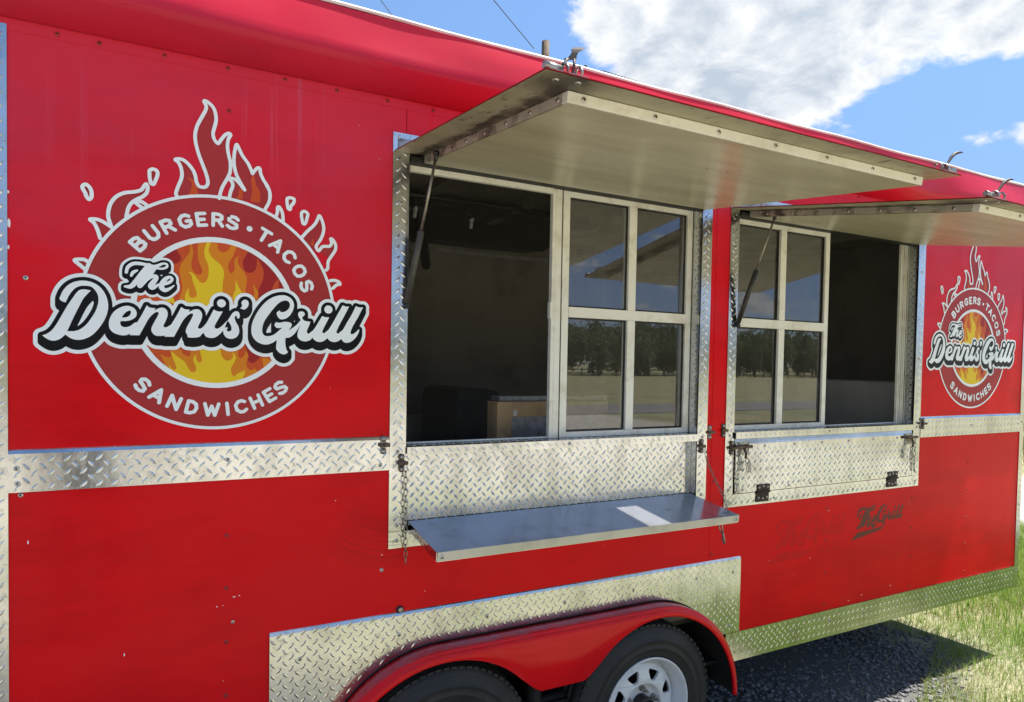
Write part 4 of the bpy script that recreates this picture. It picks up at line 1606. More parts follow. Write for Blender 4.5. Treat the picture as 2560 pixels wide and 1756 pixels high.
def slide_bolt(x, z, flip):
    """bolt with staple plate, hanging ring, scrap chain and snap hook"""
    y = -0.009
    mb = MB()
    mb.box(x, x + 0.058 * flip if flip > 0 else x, y - 0.0025, y, z - 0.030, z + 0.024) if flip > 0 else mb.box(x - 0.058, x, y - 0.0025, y, z - 0.030, z + 0.024)
    mb.build('bolt_plate', M['zinc'], door)
    mb = MB()
    mb.tube([(x - 0.030 * flip, y - 0.012, z + 0.004), (x + 0.010 * flip, y - 0.012, z + 0.004)], 0.0065, 10)
    mb.tube([(x + 0.012 * flip, y - 0.012, z + 0.004), (x + 0.064 * flip, y - 0.012, z + 0.004)], 0.0075, 10)
    mb.tube([(x + 0.018 * flip, y - 0.012, z - 0.002), (x + 0.020 * flip, y - 0.022, z - 0.022), (x + 0.020 * flip, y - 0.020, z - 0.045)], 0.0055, 8)
    mb.build('slide_bolt', M['rust'], door)
    for (a, b_) in ((0.006, 0.016), (0.052, 0.016), (0.052, -0.022)):
        rivet((x + a * flip, y - 0.0025, z + b_), (0, -1, 0), 0, door, 0.8)
    # ring and two snap hooks
    mb = MB()
    c_ = Vector((x + 0.030 * flip, y - 0.020, z - 0.056))
    mb.tube([c_ + Vector((0.010 * math.cos(a), 0, 0.013 * math.sin(a))) for a in [2 * PI * i / 12 for i in range(12)]], 0.0022, 6, 0, False, True)
    for dx_ in (0.0, 0.014):
        c2 = c_ + Vector((dx_ * flip, -0.003, -0.028))
        mb.tube([c2 + Vector((0.0055 * math.cos(a) * (1.3 if math.sin(a) < 0 else 0.7), 0, 0.022 * math.sin(a))) for a in [2 * PI * i / 14 for i in range(14)]], 0.0019, 6, 0, False, True)
    mb.build('snap_hook', M['zinc'], door)


slide_bolt(2.172, 1.342, 1)
slide_bolt(3.402, 1.340, -1)
chain([(2.163, -0.022, 1.335), (2.160, -0.018, 1.25), (2.163, -0.017, 1.185)], 'chain', door)
chain([(3.412, -0.022, 1.335), (3.420, -0.016, 1.27), (3.418, -0.015, 1.20)], 'chain', door)
mb = MB()
for cx, cz in ((2.166, 1.165), (3.418, 1.188)):
    mb.tube([Vector((cx + 0.006 * math.cos(a), -0.016, cz + 0.022 * math.sin(a))) for a in [2 * PI * i / 14 for i in range(14)]], 0.002, 6, 0, False, True)
mb.build('snap_hook', M['zinc'], door)

LOGO_JSON = (
    '{"fill":[[0,-3300,-315,-3285,-630,-3239,-934,-3165,-1235,-3060,-1528,-2925,-1800,-2766,-2055,-2582,-2295,-2371,-2508,-2145,-2705,-1890,-2875,-1620,-30'
    '15,-1342,-3128,-1050,-3214,-750,-3271,-435,-3298,-120,-3299,60,-3291,240,-3273,420,-3248,585,-3210,765,-3166,930,-3108,1110,-3044,1275,-2947,1485,-283'
    '1,1695,-2700,1897,-2558,2085,-2400,2265,-2235,2428,-2076,2565,-1854,2730,-1843,2745,-1955,2820,-2010,2865,-2033,2895,-2025,2909,-1965,2925,-1890,2924,'
    '-1845,2904,-1785,2864,-1769,2850,-1834,2760,-1830,2748,-1584,2895,-1342,3015,-1080,3118,-826,3195,-855,3202,-1020,3190,-1035,3200,-1053,3240,-1051,328'
    '5,-1036,3345,-920,3690,-908,3750,-905,3810,-917,3930,-945,4030,-996,4125,-1020,4148,-1065,4173,-1073,4185,-1065,4195,-1035,4213,-990,4223,-930,4223,-8'
    '85,4214,-810,4172,-720,4087,-655,4005,-603,3915,-564,3795,-552,3690,-539,3645,-514,3585,-480,3542,-450,3528,-420,3523,-345,3527,-300,3550,-270,3594,-2'
    '52,3645,-248,3675,-252,3735,-267,3810,-312,3960,-466,4365,-509,4500,-559,4710,-581,4890,-578,4980,-566,5070,-528,5220,-485,5325,-329,5655,-304,5730,-3'
    '04,5805,-314,5835,-349,5895,-358,5925,-352,5940,-330,5947,-300,5941,-255,5921,-150,5838,-120,5800,-98,5760,-68,5670,-46,5550,-48,5430,-59,5355,-117,51'
    '30,-124,5070,-120,5010,-105,4950,-55,4860,-15,4819,0,4813,15,4817,38,4845,78,4920,146,5025,207,5100,247,5130,285,5147,315,5143,329,5130,335,5115,328,5'
    '085,278,4980,259,4875,253,4785,260,4695,281,4560,336,4320,340,4215,328,4065,310,3990,281,3915,161,3675,111,3555,77,3435,56,3315,59,3300,255,3291,263,3'
    '300,263,3330,337,3480,392,3630,402,3675,401,3720,384,3765,360,3801,298,3855,300,3859,315,3866,450,3867,570,3774,660,3662,672,3675,551,3885,501,3990,46'
    '3,4110,437,4245,425,4425,438,4605,471,4800,494,4860,510,4862,652,4575,781,4410,827,4335,930,4098,972,4170,1056,4275,1080,4290,1095,4292,1125,4273,1137'
    ',4245,1148,4140,1182,4050,1236,3945,1333,3810,1378,3720,1416,3585,1418,3510,1410,3420,1425,3406,1470,3410,1486,3405,1455,3399,1410,3405,1333,3150,1305'
    ',3103,1235,3060,1395,2991,1575,2901,1600,2970,1628,3075,1627,3195,1633,3210,1650,3227,1665,3230,1680,3224,1722,3165,1766,3060,1782,2955,1789,2835,1785'
    ',2830,1770,2833,1650,2878,1638,2865,1897,2700,2145,2508,2371,2295,2580,2058,2595,2070,2342,2400,2348,2415,2475,2580,2689,2805,2739,2880,2783,2970,2821'
    ',3090,2835,3106,2850,3102,2874,3075,2895,3036,2949,2895,2971,2805,2974,2685,2953,2565,2918,2460,2877,2370,2775,2217,2757,2175,2758,2130,2769,2100,2805'
    ',2050,2835,2041,2852,2055,2910,2146,2942,2175,2985,2189,3120,2199,3171,2220,3204,2265,3218,2325,3214,2355,3186,2430,3195,2443,3210,2443,3240,2430,3292'
    ',2370,3329,2295,3345,2205,3338,2130,3309,2055,3165,1830,3126,1755,3112,1695,3112,1575,3107,1530,3091,1500,3060,1471,3045,1483,2595,2070,2582,2055,2736'
    ',1845,2866,1635,2984,1410,3080,1185,3162,945,3224,705,3267,465,3293,210,3300,-45,3288,-285,3256,-540,3206,-780,3138,-1020,3050,-1260,2947,-1485,2822,-'
    '1710,2705,-1890,2582,-2055,2445,-2216,2296,-2370,2145,-2508,1980,-2640,1800,-2766,1620,-2875,1440,-2969,1245,-3056,1050,-3128,840,-3191,630,-3239,420,'
    '-3273,210,-3293],[3270,927,3255,950,3192,1140,3194,1155,3285,1173,3345,1171,3420,1152,3465,1124,3491,1080,3485,1065,3405,1048,3378,1035],[-3195,998,-3'
    '390,1170,-3408,1200,-3404,1215,-3345,1235,-3225,1244,-3180,1234,-3132,1200,-3122,1185],[-2835,1845,-2847,1860,-2901,2055,-2942,2160,-2985,2231,-3061,2'
    '295,-3067,2310,-3060,2316,-3015,2328,-2955,2331,-2910,2328,-2850,2313,-2730,2254,-2593,2160],[-2580,2184,-2595,2193,-2645,2355,-2657,2415,-2661,2505,-'
    '2648,2625,-2624,2730,-2589,2820,-2546,2895,-2502,2955,-2445,3012,-2400,3047,-2325,3092,-2250,3123,-2055,3168,-1980,3194,-1916,3225,-1868,3270,-1800,33'
    '97,-1785,3415,-1770,3418,-1747,3375,-1738,3300,-1748,3225,-1781,3150,-1817,3105,-1875,3051,-2010,2965,-2106,2880,-2157,2805,-2196,2715,-2246,2475],[23'
    '85,2803,2362,2820,2344,2865,2319,3000,2313,3090,2322,3135,2340,3159,2370,3177,2400,3184,2430,3178,2475,3151,2497,3120,2500,3090,2440,2850,2415,2813],['
    '-3090,2833,-3117,2850,-3145,2895,-3178,3000,-3215,3060,-3241,3120,-3239,3150,-3225,3177,-3210,3195,-3180,3212,-3148,3210,-3105,3180,-3063,3120,-3040,3'
    '060,-3032,2985,-3035,2910,-3060,2853,-3075,2838],[1611,2880,1635,2868,1647,2880,1620,2888],[882,3180,930,3167,940,3180,928,3195,900,3315,780,3293,594,'
    '3270,543,3255,720,3220],[1950,3192,1924,3225,1910,3285,1893,3435,1899,3495,1920,3520,1965,3536,2025,3538,2070,3528,2095,3510,2102,3495,2102,3465,2092,'
    '3420,2070,3377,2005,3285,1986,3195,1965,3187],[-1635,3432,-1650,3441,-1665,3464,-1681,3525,-1696,3645,-1699,3780,-1683,3810,-1665,3826,-1635,3842,-160'
    '5,3847,-1560,3837,-1520,3810,-1505,3780,-1501,3720,-1517,3645,-1582,3465,-1605,3436],[684,3630,690,3622,698,3630,675,3671,662,3660]],"dark":[[-146,-20'
    '55,-350,-2030,-542,-1987,-734,-1925,-926,-1840,-1106,-1738,-1270,-1622,-1422,-1490,-1559,-1346,-1682,-1190,-1790,-1020,-1880,-842,-1955,-650,-2008,-45'
    '8,-2044,-254,-2059,-62,-2055,142,-2031,346,-1989,538,-1926,730,-1842,922,-1740,1102,-1622,1270,-1490,1422,-1348,1558,-1190,1682,-1022,1789,-842,1880,-'
    '650,1955,-458,2008,-254,2044,-62,2059,142,2055,346,2031,538,1989,730,1926,914,1846,1090,1748,1258,1631,1414,1498,1553,1354,1676,1198,1786,1027,1876,85'
    '0,1952,658,2007,466,2043,262,2059,58,2055,-146,2030,-350,1987,-542,1925,-734,1846,-914,1745,-1094,1630,-1260,1498,-1414,1354,-1553,1198,-1676,1030,-17'
    '84,850,-1876,658,-1952,466,-2007,262,-2043,58,-2059]],"L2":[[-146,-2055,-410,-2019,-662,-1951,-914,-1846,-1142,-1714,-1346,-1559,-1538,-1370,-1628,-12'
    '62,-1714,-1142,-1802,-998,-1828,-950,-1826,-941,730,-864,817,-1070,861,-1202,860,-1250,832,-1310,829,-1334,850,-1364,886,-1392,958,-1424,994,-1423,101'
    '8,-1411,1088,-1346,1180,-1226,1282,-1055,1775,-1046,1618,-1275,1522,-1388,1422,-1490,1315,-1586,1198,-1676,958,-1824,826,-1887,694,-1940,418,-2017,142'
    ',-2055,-2,-2060],[-1910,-761,-1966,-614,-2016,-422,-2046,-242,-2059,-50,-2056,130,-2037,310,-2001,490,-1948,670,-1892,814,-1824,958,-1748,1090,-1658,1'
    '223,-1646,1231,-1034,1323,-950,1399,-923,1450,-923,1486,-968,1606,-1011,1654,-1032,1738,-1034,1780,-854,1875,-652,1954,-446,2011,-242,2046,-38,2060,17'
    '8,2052,394,2022,598,1971,766,1912,814,1892,821,1882,803,1786,786,1738,711,1618,690,1546,681,1462,700,1354,730,1282,778,1232,850,1212,886,1214,946,1236'
    ',995,1270,1031,1318,1051,1378,1065,1462,1070,1654,1078,1672,1221,1390,1251,1294,1256,1246,1252,1150,1233,1042,1112,730,1103,658,1110,586,1137,454,1232'
    ',82,1262,-86,1261,-230,1207,-362,1127,-458,1030,-543,874,-666],[1666,620,1491,754,1518,862,1550,946,1678,1111,1685,1090]],"L3":[[-146,-2055,-410,-2019'
    ',-662,-1951,-914,-1846,-1142,-1714,-1295,-1598,-1306,-1514,-1329,-1430,-1432,-1202,-1298,-1284,-1262,-1297,-1214,-1294,-1166,-1268,-1147,-1238,-1146,-'
    '1178,-1161,-1094,-1156,-1082,-962,-1069,-914,-1078,-894,-1094,-872,-1178,-854,-1207,-794,-1240,-722,-1254,-692,-1238,-673,-1190,-664,-1118,-678,-1046,'
    '-662,-1037,562,-1005,574,-1010,571,-1130,577,-1214,606,-1274,622,-1288,646,-1291,694,-1258,735,-1202,766,-1054,823,-1142,845,-1202,843,-1238,800,-1370'
    ',791,-1442,800,-1514,827,-1562,886,-1625,934,-1637,995,-1610,1018,-1548,1044,-1610,1073,-1646,1189,-1682,1042,-1777,886,-1860,718,-1931,550,-1985,382,'
    '-2024,202,-2050,34,-2060],[1234,-1648,1263,-1550,1267,-1502,1222,-1268,1330,-1277,1414,-1296,1474,-1334,1528,-1382,1384,-1526],[-1298,-740,-1305,-734,'
    '-1302,-722,-1019,154,-908,526,-880,706,-952,1030,-959,1114,-951,1198,-937,1270,-910,1342,-754,1582,-718,1654,-697,1762,-694,1930,-687,1942,-674,1947,-'
    '664,1930,-627,1774,-614,1678,-631,1522,-664,1390,-664,1318,-651,1246,-620,1162,-578,1103,-529,1066,-470,1054,-434,1060,-405,1078,-383,1114,-375,1150,-'
    '389,1222,-470,1414,-491,1510,-507,1738,-483,2002,-242,2046,-2,2060,7,2050,8,1918,22,1822,37,1798,82,1763,130,1744,166,1740,238,1768,295,1822,394,2021,'
    '531,1990,534,1978,464,1798,427,1654,313,1474,293,1402,289,1318,310,1233,346,1169,358,1161,382,1161,430,1198,453,1246,464,1306,465,1366,447,1474,460,15'
    '46,501,1618,574,1677,576,1666,546,1594,540,1558,546,1498,563,1438,598,1373,717,1222,770,1126,792,1066,800,982,759,730,756,670,762,-662,742,-670],[994,'
    '356,986,370,984,406,1003,658,966,874,970,890,1090,709,1109,646,1101,550,1064,418,1030,368,1006,354]],"L4":[[-146,-2055,-422,-2016,-686,-1942,-938,-183'
    '4,-1178,-1690,-1185,-1682,-1218,-1502,-1214,-1484,-1207,-1514,-1168,-1574,-1130,-1622,-1094,-1651,-1070,-1649,-1053,-1634,-1034,-1598,-1031,-1574,-104'
    '6,-1499,-1155,-1190,-1172,-1118,-1166,-1111,-1003,-1274,-830,-1400,-784,-1466,-689,-1670,-654,-1694,-602,-1707,-566,-1701,-546,-1682,-527,-1598,-537,-'
    '1538,-605,-1394,-605,-1322,-587,-1262,-566,-1237,-517,-1202,-530,-1279,-529,-1334,-506,-1382,-458,-1428,-434,-1426,-410,-1410,-388,-1382,-379,-1358,-4'
    '54,-1010,-448,-998,106,-985,113,-1166,137,-1250,202,-1330,238,-1354,274,-1364,310,-1364,358,-1348,409,-1298,435,-1238,424,-1142,430,-1125,500,-1214,51'
    '5,-1274,481,-1382,390,-1550,379,-1622,389,-1718,432,-1802,454,-1819,478,-1820,574,-1724,718,-1664,739,-1646,754,-1618,762,-1646,753,-1718,682,-1939,65'
    '8,-1952,514,-1995,286,-2040,70,-2059],[130,-280,-842,59,-856,70,-822,322,-812,466,-778,562,-722,674,-725,478,-714,442,-686,410,-638,385,-590,393,-542,'
    '433,-519,490,-526,562,-628,862,-650,1010,-667,1042,-698,1076,-758,1112,-774,1114,-674,1110,-626,1089,-555,1006,-470,881,-434,850,-386,828,-338,828,-30'
    '7,850,-275,898,-242,979,-219,1102,-219,1294,-241,1378,-311,1534,-331,1630,-336,1702,-330,1774,-308,1870,-256,2038,-242,2046,-148,2050,-220,1810,-224,1'
    '750,-201,1678,-158,1606,-98,1534,34,1439,102,1366,146,1294,179,1198,187,1078,158,934,146,778,148,-278,142,-284],[-1046,177,-1434,322,-1274,373,-1142,4'
    '28,-1040,190,-1039,178],[-1718,214,-1682,391,-1637,226,-1646,214],[466,343,444,370,405,466,488,706,488,874,502,959,514,961,530,874,547,826,676,598,526'
    ',372,490,340]],"emb":[[2670,2153,2580,2235,2670,2408,2681,2175,2679,2160],[-720,3268,-726,3270,-727,3285,-666,3465,-656,3570,-667,3615,-684,3645,-777,'
    '3750,-765,3753,-705,3740,-645,3715,-600,3677,-570,3639,-542,3585,-523,3525,-488,3315,-495,3298],[885,3285,880,3300,909,3480,922,3630,884,3915,895,3975'
    ',923,4035,930,4046,960,4052,986,4020,1031,3780,1125,3611,1145,3555,1150,3435,1139,3300,1136,3285,1125,3279],[495,3325,491,3330,534,3390,556,3435,583,3'
    '630,630,3619,658,3600,675,3570,678,3480,668,3330,660,3318,645,3317]],"line":[[-180,-3340,-370,-3324,-550,-3299,-730,-3264,-910,-3219,-1090,-3162,-1260'
    ',-3099,-1430,-3024,-1600,-2938,-1760,-2845,-1919,-2740,-2067,-2630,-2210,-2511,-2350,-2380,-2475,-2250,-2596,-2110,-2711,-1960,-2807,-1820,-2893,-1680'
    ',-2970,-1539,-3043,-1390,-3107,-1240,-3162,-1090,-3213,-930,-3255,-770,-3298,-560,-3328,-340,-3342,-130,-3344,90,-3331,310,-3304,520,-3264,730,-3208,9'
    '50,-3420,1133,-3442,1160,-3456,1200,-3454,1220,-3444,1240,-3422,1260,-3390,1273,-3330,1284,-3240,1291,-3200,1289,-3160,1277,-3110,1243,-3103,1250,-304'
    '3,1390,-2980,1520,-2910,1650,-2832,1780,-2840,1790,-2870,1799,-2886,1820,-2933,2000,-2984,2140,-3020,2200,-3103,2270,-3114,2300,-3111,2330,-3094,2350,'
    '-3060,2367,-2990,2377,-2910,2375,-2870,2368,-2810,2349,-2749,2320,-2680,2278,-2676,2280,-2703,2400,-2709,2490,-2701,2590,-2678,2710,-2649,2800,-2592,2'
    '910,-2534,2990,-2470,3053,-2390,3110,-2310,3151,-2257,3170,-2070,3213,-2000,3237,-1940,3266,-1905,3300,-1860,3391,-1830,3436,-1810,3455,-1780,3467,-17'
    '50,3461,-1734,3450,-1719,3430,-1700,3383,-1690,3320,-1701,3220,-1726,3150,-1767,3090,-1840,3019,-1895,2980,-1890,2974,-1850,2960,-1810,2938,-1740,2890'
    ',-1720,2869,-1570,2954,-1410,3033,-1260,3099,-1073,3170,-1099,3230,-1098,3290,-1058,3430,-974,3670,-956,3750,-952,3810,-956,3870,-967,3940,-996,4030,-'
    '1036,4100,-1100,4139,-1119,4170,-1118,4200,-1107,4220,-1090,4236,-1060,4254,-1010,4268,-920,4269,-880,4262,-840,4247,-770,4200,-720,4155,-669,4100,-61'
    '5,4030,-572,3960,-546,3900,-519,3810,-501,3680,-483,3630,-462,3590,-450,3578,-430,3572,-370,3570,-340,3578,-320,3600,-302,3640,-295,3680,-306,3770,-35'
    '4,3940,-510,4350,-555,4490,-605,4700,-622,4810,-628,4900,-624,4990,-612,5080,-574,5230,-525,5350,-370,5679,-350,5740,-347,5770,-351,5800,-402,5900,-40'
    '5,5930,-401,5950,-379,5980,-360,5990,-330,5994,-290,5987,-240,5967,-185,5930,-125,5880,-98,5850,-71,5810,-51,5770,-24,5690,0,5560,0,5438,-10,5360,-71,'
    '5120,-77,5060,-72,5010,-59,4960,-39,4920,-10,4879,0,4873,41,4950,134,5090,171,5130,210,5162,260,5189,280,5194,310,5194,340,5183,358,5170,377,5140,383,'
    '5110,377,5080,331,4990,317,4940,304,4860,300,4790,306,4700,327,4570,370,4397,377,4410,385,4540,399,4670,425,4810,442,4860,460,4894,482,4910,510,4913,5'
    '38,4900,560,4873,680,4621,720,4559,844,4400,878,4340,940,4206,1014,4300,1040,4323,1070,4336,1100,4339,1130,4330,1156,4310,1170,4290,1184,4250,1192,416'
    '0,1210,4105,1276,3970,1370,3840,1393,3800,1435,3700,1453,3640,1463,3590,1465,3500,1454,3390,1434,3320,1411,3260,1321,3080,1328,3070,1550,2968,1581,308'
    '0,1578,3190,1585,3220,1604,3250,1620,3264,1640,3273,1670,3276,1700,3267,1722,3250,1763,3190,1799,3110,1812,3070,1829,2950,1836,2830,1830,2800,1950,271'
    '8,2070,2628,2180,2537,2300,2430,2447,2620,2615,2790,2671,2860,2701,2910,2745,3000,2778,3110,2799,3140,2820,3151,2850,3153,2880,3139,2900,3119,2920,309'
    '0,2954,3020,3006,2870,3022,2770,3021,2680,3008,2590,2979,2490,2919,2350,2810,2183,2803,2160,2811,2120,2820,2105,2830,2108,2880,2184,2930,2222,2980,223'
    '6,3110,2245,3130,2250,3145,2260,3163,2290,3171,2330,3142,2410,3140,2450,3160,2477,3190,2490,3220,2489,3260,2473,3290,2450,3315,2420,3352,2360,3370,232'
    '0,3383,2280,3392,2210,3384,2120,3372,2080,3354,2040,3201,1800,3170,1740,3159,1690,3156,1530,3141,1490,3120,1461,3080,1427,3060,1421,3030,1426,3029,142'
    '0,3140,1156,3150,1182,3160,1192,3180,1201,3290,1220,3320,1221,3380,1213,3440,1195,3490,1165,3527,1120,3538,1080,3533,1050,3520,1032,3490,1015,3420,100'
    '3,3400,993,3290,882,3260,875,3230,889,3227,880,3281,650,3319,420,3340,190,3345,-50,3332,-290,3304,-520,3260,-750,3201,-970,3148,-1130,3086,-1290,3019,'
    '-1440,2940,-1595,2857,-1740,2767,-1880,2666,-2020,2560,-2153,2430,-2299,2299,-2430,2153,-2560,2000,-2681,1840,-2793,1680,-2893,1510,-2985,1330,-3069,1'
    '150,-3141,970,-3201,780,-3253,590,-3293,400,-3321,210,-3338,20,-3345],[-228,-3250,-70,-3257,90,-3257,250,-3248,410,-3232,570,-3208,720,-3177,880,-3137'
    ',1030,-3091,1180,-3037,1330,-2974,1470,-2908,1614,-2830,1750,-2748,1881,-2660,2010,-2564,2136,-2460,2257,-2350,2366,-2240,2474,-2120,2572,-2000,2668,-'
    '1870,2754,-1740,2838,-1600,2913,-1460,2979,-1320,3041,-1170,3094,-1020,3142,-860,3180,-710,3211,-550,3235,-390,3250,-230,3257,-70,3257,90,3248,250,323'
    '2,410,3208,570,3177,720,3137,880,3091,1030,3037,1180,2974,1330,2908,1470,2830,1614,2748,1750,2660,1881,2564,2010,2460,2136,2350,2257,2240,2366,2120,24'
    '74,2000,2572,1870,2668,1740,2754,1600,2838,1460,2913,1320,2979,1170,3041,1020,3094,860,3142,710,3180,550,3211,390,3235,230,3250,100,3256,79,3230,50,32'
    '18,20,3227,0,3256,-10,3258,-210,3251,-410,3232,-570,3208,-720,3177,-880,3137,-1030,3091,-1180,3037,-1330,2974,-1470,2908,-1614,2830,-1750,2748,-1881,2'
    '660,-2010,2564,-2136,2460,-2257,2350,-2366,2240,-2474,2120,-2572,2000,-2668,1870,-2754,1740,-2838,1600,-2913,1460,-2979,1320,-3041,1170,-3094,1020,-31'
    '42,860,-3180,710,-3211,550,-3235,390,-3250,230,-3257,70,-3257,-90,-3248,-250,-3232,-410,-3208,-570,-3177,-720,-3137,-880,-3091,-1030,-3037,-1180,-2974'
    ',-1330,-2908,-1470,-2830,-1614,-2748,-1750,-2660,-1881,-2564,-2010,-2460,-2136,-2350,-2257,-2236,-2370,-2113,-2480,-1990,-2580,-1860,-2675,-1730,-2761'
    ',-1590,-2844,-1450,-2918,-1310,-2983,-1160,-3044,-1010,-3097,-860,-3142,-710,-3180,-550,-3211,-390,-3235],[-60,-2985,-80,-2971,-87,-2960,-130,-2829,-1'
    '78,-2950,-190,-2966,-210,-2978,-230,-2979,-250,-2971,-262,-2960,-271,-2940,-347,-2610,-342,-2580,-324,-2560,-300,-2553,-280,-2556,-254,-2580,-210,-276'
    '5,-164,-2650,-141,-2630,-120,-2626,-100,-2631,-79,-2650,-40,-2770,21,-2590,40,-2574,60,-2569,80,-2573,101,-2590,110,-2610,109,-2630,1,-2960,-10,-2974,'
    '-30,-2986],[290,-2965,273,-2950,264,-2930,229,-2600,232,-2580,240,-2567,260,-2552,280,-2549,310,-2561,326,-2590,361,-2920,357,-2940,340,-2961,320,-296'
    '9],[-710,-2901,-810,-2876,-830,-2860,-840,-2830,-761,-2500,-749,-2480,-720,-2466,-590,-2496,-489,-2580,-475,-2610,-466,-2730,-476,-2760,-531,-2850,-54'
    '8,-2870,-680,-2905],[630,-2902,520,-2838,503,-2820,464,-2670,464,-2650,472,-2630,540,-2523,560,-2512,650,-2480,670,-2478,780,-2511,800,-2539,800,-2565'
    ',784,-2590,760,-2601,740,-2599,670,-2579,608,-2600,565,-2670,590,-2764,660,-2805,710,-2798,727,-2790,780,-2740,810,-2730,840,-2742,854,-2760,858,-2780'
    ',847,-2810,770,-2883,750,-2891,660,-2904],[-1040,-2802,-1063,-2790,-1076,-2770,-1140,-2518,-1220,-2692,-1240,-2705,-1270,-2705,-1290,-2693,-1303,-2670'
    ',-1301,-2640,-1175,-2340,-1160,-2321,-1140,-2311,-1110,-2314,-1100,-2320,-1084,-2340,-1020,-2593,-1010,-2580,-950,-2438,-939,-2420,-920,-2408,-890,-24'
    '07,-869,-2420,-857,-2440,-857,-2470,-989,-2780,-1010,-2798],[-711,-2800,-680,-2804,-610,-2787,-566,-2720,-571,-2640,-630,-2588,-640,-2583,-670,-2576,-'
    '680,-2580,-730,-2790],[1020,-2802,996,-2790,982,-2770,856,-2470,856,-2440,868,-2420,890,-2407,910,-2406,930,-2414,945,-2430,990,-2535,1000,-2537,1111,'
    '-2490,1118,-2480,1076,-2380,1073,-2360,1078,-2340,1090,-2325,1110,-2315,1130,-2314,1150,-2322,1165,-2340,1292,-2640,1296,-2670,1288,-2690,1270,-2706,1'
    '240,-2710,1220,-2702,1202,-2680,1160,-2580,1150,-2580,1031,-2630,1076,-2740,1077,-2760,1070,-2780,1060,-2792,1040,-2802],[1430,-2610,1410,-2601,1400,-'
    '2590,1229,-2310,1222,-2280,1230,-2258,1250,-2240,1420,-2137,1450,-2127,1470,-2132,1491,-2150,1498,-2170,1492,-2200,1472,-2220,1340,-2300,1370,-2353,13'
    '80,-2351,1490,-2287,1520,-2288,1546,-2310,1552,-2340,1540,-2366,1424,-2440,1450,-2485,1460,-2493,1610,-2406,1630,-2406,1654,-2420,1665,-2440,1667,-246'
    '0,1660,-2480,1640,-2498,1460,-2607],[-1470,-2603,-1490,-2589,-1501,-2560,-1490,-2469,-1600,-2399,-1680,-2450,-1710,-2450,-1736,-2430,-1744,-2410,-1743'
    ',-2390,-1732,-2370,-1720,-2360,-1430,-2167,-1410,-2158,-1390,-2158,-1370,-2167,-1360,-2177,-1351,-2210,-1403,-2560,-1410,-2582,-1428,-2600,-1450,-2606'
    '],[1710,-2364,1693,-2350,1683,-2330,1683,-2310,1693,-2290,1720,-2272,1800,-2259,1850,-2218,1865,-2180,1860,-2171,1850,-2165,1770,-2189,1660,-2233,1640'
    ',-2234,1620,-2225,1559,-2170,1548,-2150,1547,-2130,1571,-2030,1665,-1950,1690,-1939,1790,-1936,1817,-1950,1829,-1970,1831,-1990,1820,-2016,1810,-2025,'
    '1790,-2033,1720,-2036,1710,-2040,1661,-2080,1650,-2120,1660,-2128,1740,-2095,1870,-2060,1895,-2070,1960,-2130,1971,-2150,1972,-2170,1937,-2270,1850,-2'
    '345,1830,-2355,1740,-2368],[-1494,-2350,-1480,-2359,-1471,-2350,-1466,-2320,-1470,-2313,-1509,-2340],[-1860,-2281,-1950,-2261,-2031,-2190,-2044,-2170,'
    '-2072,-2080,-2072,-2060,-2060,-2036,-2040,-2023,-2020,-2021,-2000,-2027,-1979,-2050,-1951,-2130,-1900,-2174,-1860,-2178,-1854,-2160,-1887,-2090,-1950,'
    '-1984,-1953,-1970,-1950,-1950,-1905,-1880,-1890,-1865,-1860,-1858,-1770,-1864,-1750,-1874,-1658,-1960,-1636,-2060,-1637,-2080,-1650,-2102,-1670,-2115,'
    '-1690,-2117,-1710,-2110,-1730,-2086,-1750,-2006,-1800,-1961,-1840,-1959,-1845,-1970,-1800,-2045,-1750,-2150,-1746,-2170,-1750,-2190,-1805,-2270,-1830,'
    '-2283],[-140,-2150,-350,-2126,-560,-2081,-760,-2017,-950,-1934,-1138,-1830,-1310,-1711,-1470,-1576,-1620,-1421,-1750,-1258,-1865,-1080,-1963,-890,-204'
    '2,-690,-2099,-490,-2137,-280,-2154,-70,-2150,140,-2126,350,-2081,560,-2017,760,-1934,950,-1830,1138,-1711,1310,-1576,1470,-1421,1620,-1258,1750,-1080,'
    '1865,-890,1963,-690,2042,-490,2099,-280,2137,-70,2154,140,2150,350,2126,560,2081,760,2017,950,1934,1138,1830,1310,1711,1470,1576,1620,1421,1750,1258,1'
    '865,1080,1963,890,2042,690,2099,490,2137,280,2154,70,2150,-140,2126,-350,2081,-560,2017,-760,1934,-950,1830,-1138,1711,-1310,1576,-1470,1421,-1620,125'
    '8,-1750,1080,-1865,890,-1963,690,-2042,490,-2099,280,-2137,70,-2154],[0,-2010,200,-2000,390,-1972,580,-1924,770,-1857,950,-1771,1119,-1670,1280,-1550,'
    '1420,-1423,1550,-1280,1670,-1119,1771,-950,1857,-770,1924,-580,1972,-390,2000,-200,2010,0,2000,200,1972,390,1924,580,1857,770,1771,950,1670,1119,1550,'
    '1280,1423,1420,1280,1550,1119,1670,950,1771,770,1857,580,1924,390,1972,200,2000,0,2010,-200,2000,-390,1972,-580,1924,-770,1857,-950,1771,-1119,1670,-1'
    '280,1550,-1420,1423,-1550,1280,-1670,1119,-1771,950,-1857,770,-1924,580,-1972,390,-2000,200,-2010,0,-2000,-200,-1972,-390,-1924,-580,-1857,-770,-1771,'
    '-950,-1670,-1119,-1550,-1280,-1423,-1420,-1280,-1550,-1119,-1670,-950,-1771,-770,-1857,-580,-1924,-390,-1972,-200,-2000],[2400,740,2319,800,2309,810,2'
    '298,830,2264,930,2284,1040,2303,1060,2330,1067,2350,1062,2370,1044,2377,1020,2365,930,2389,870,2420,845,2431,850,2438,860,2441,940,2433,1050,2436,1070'
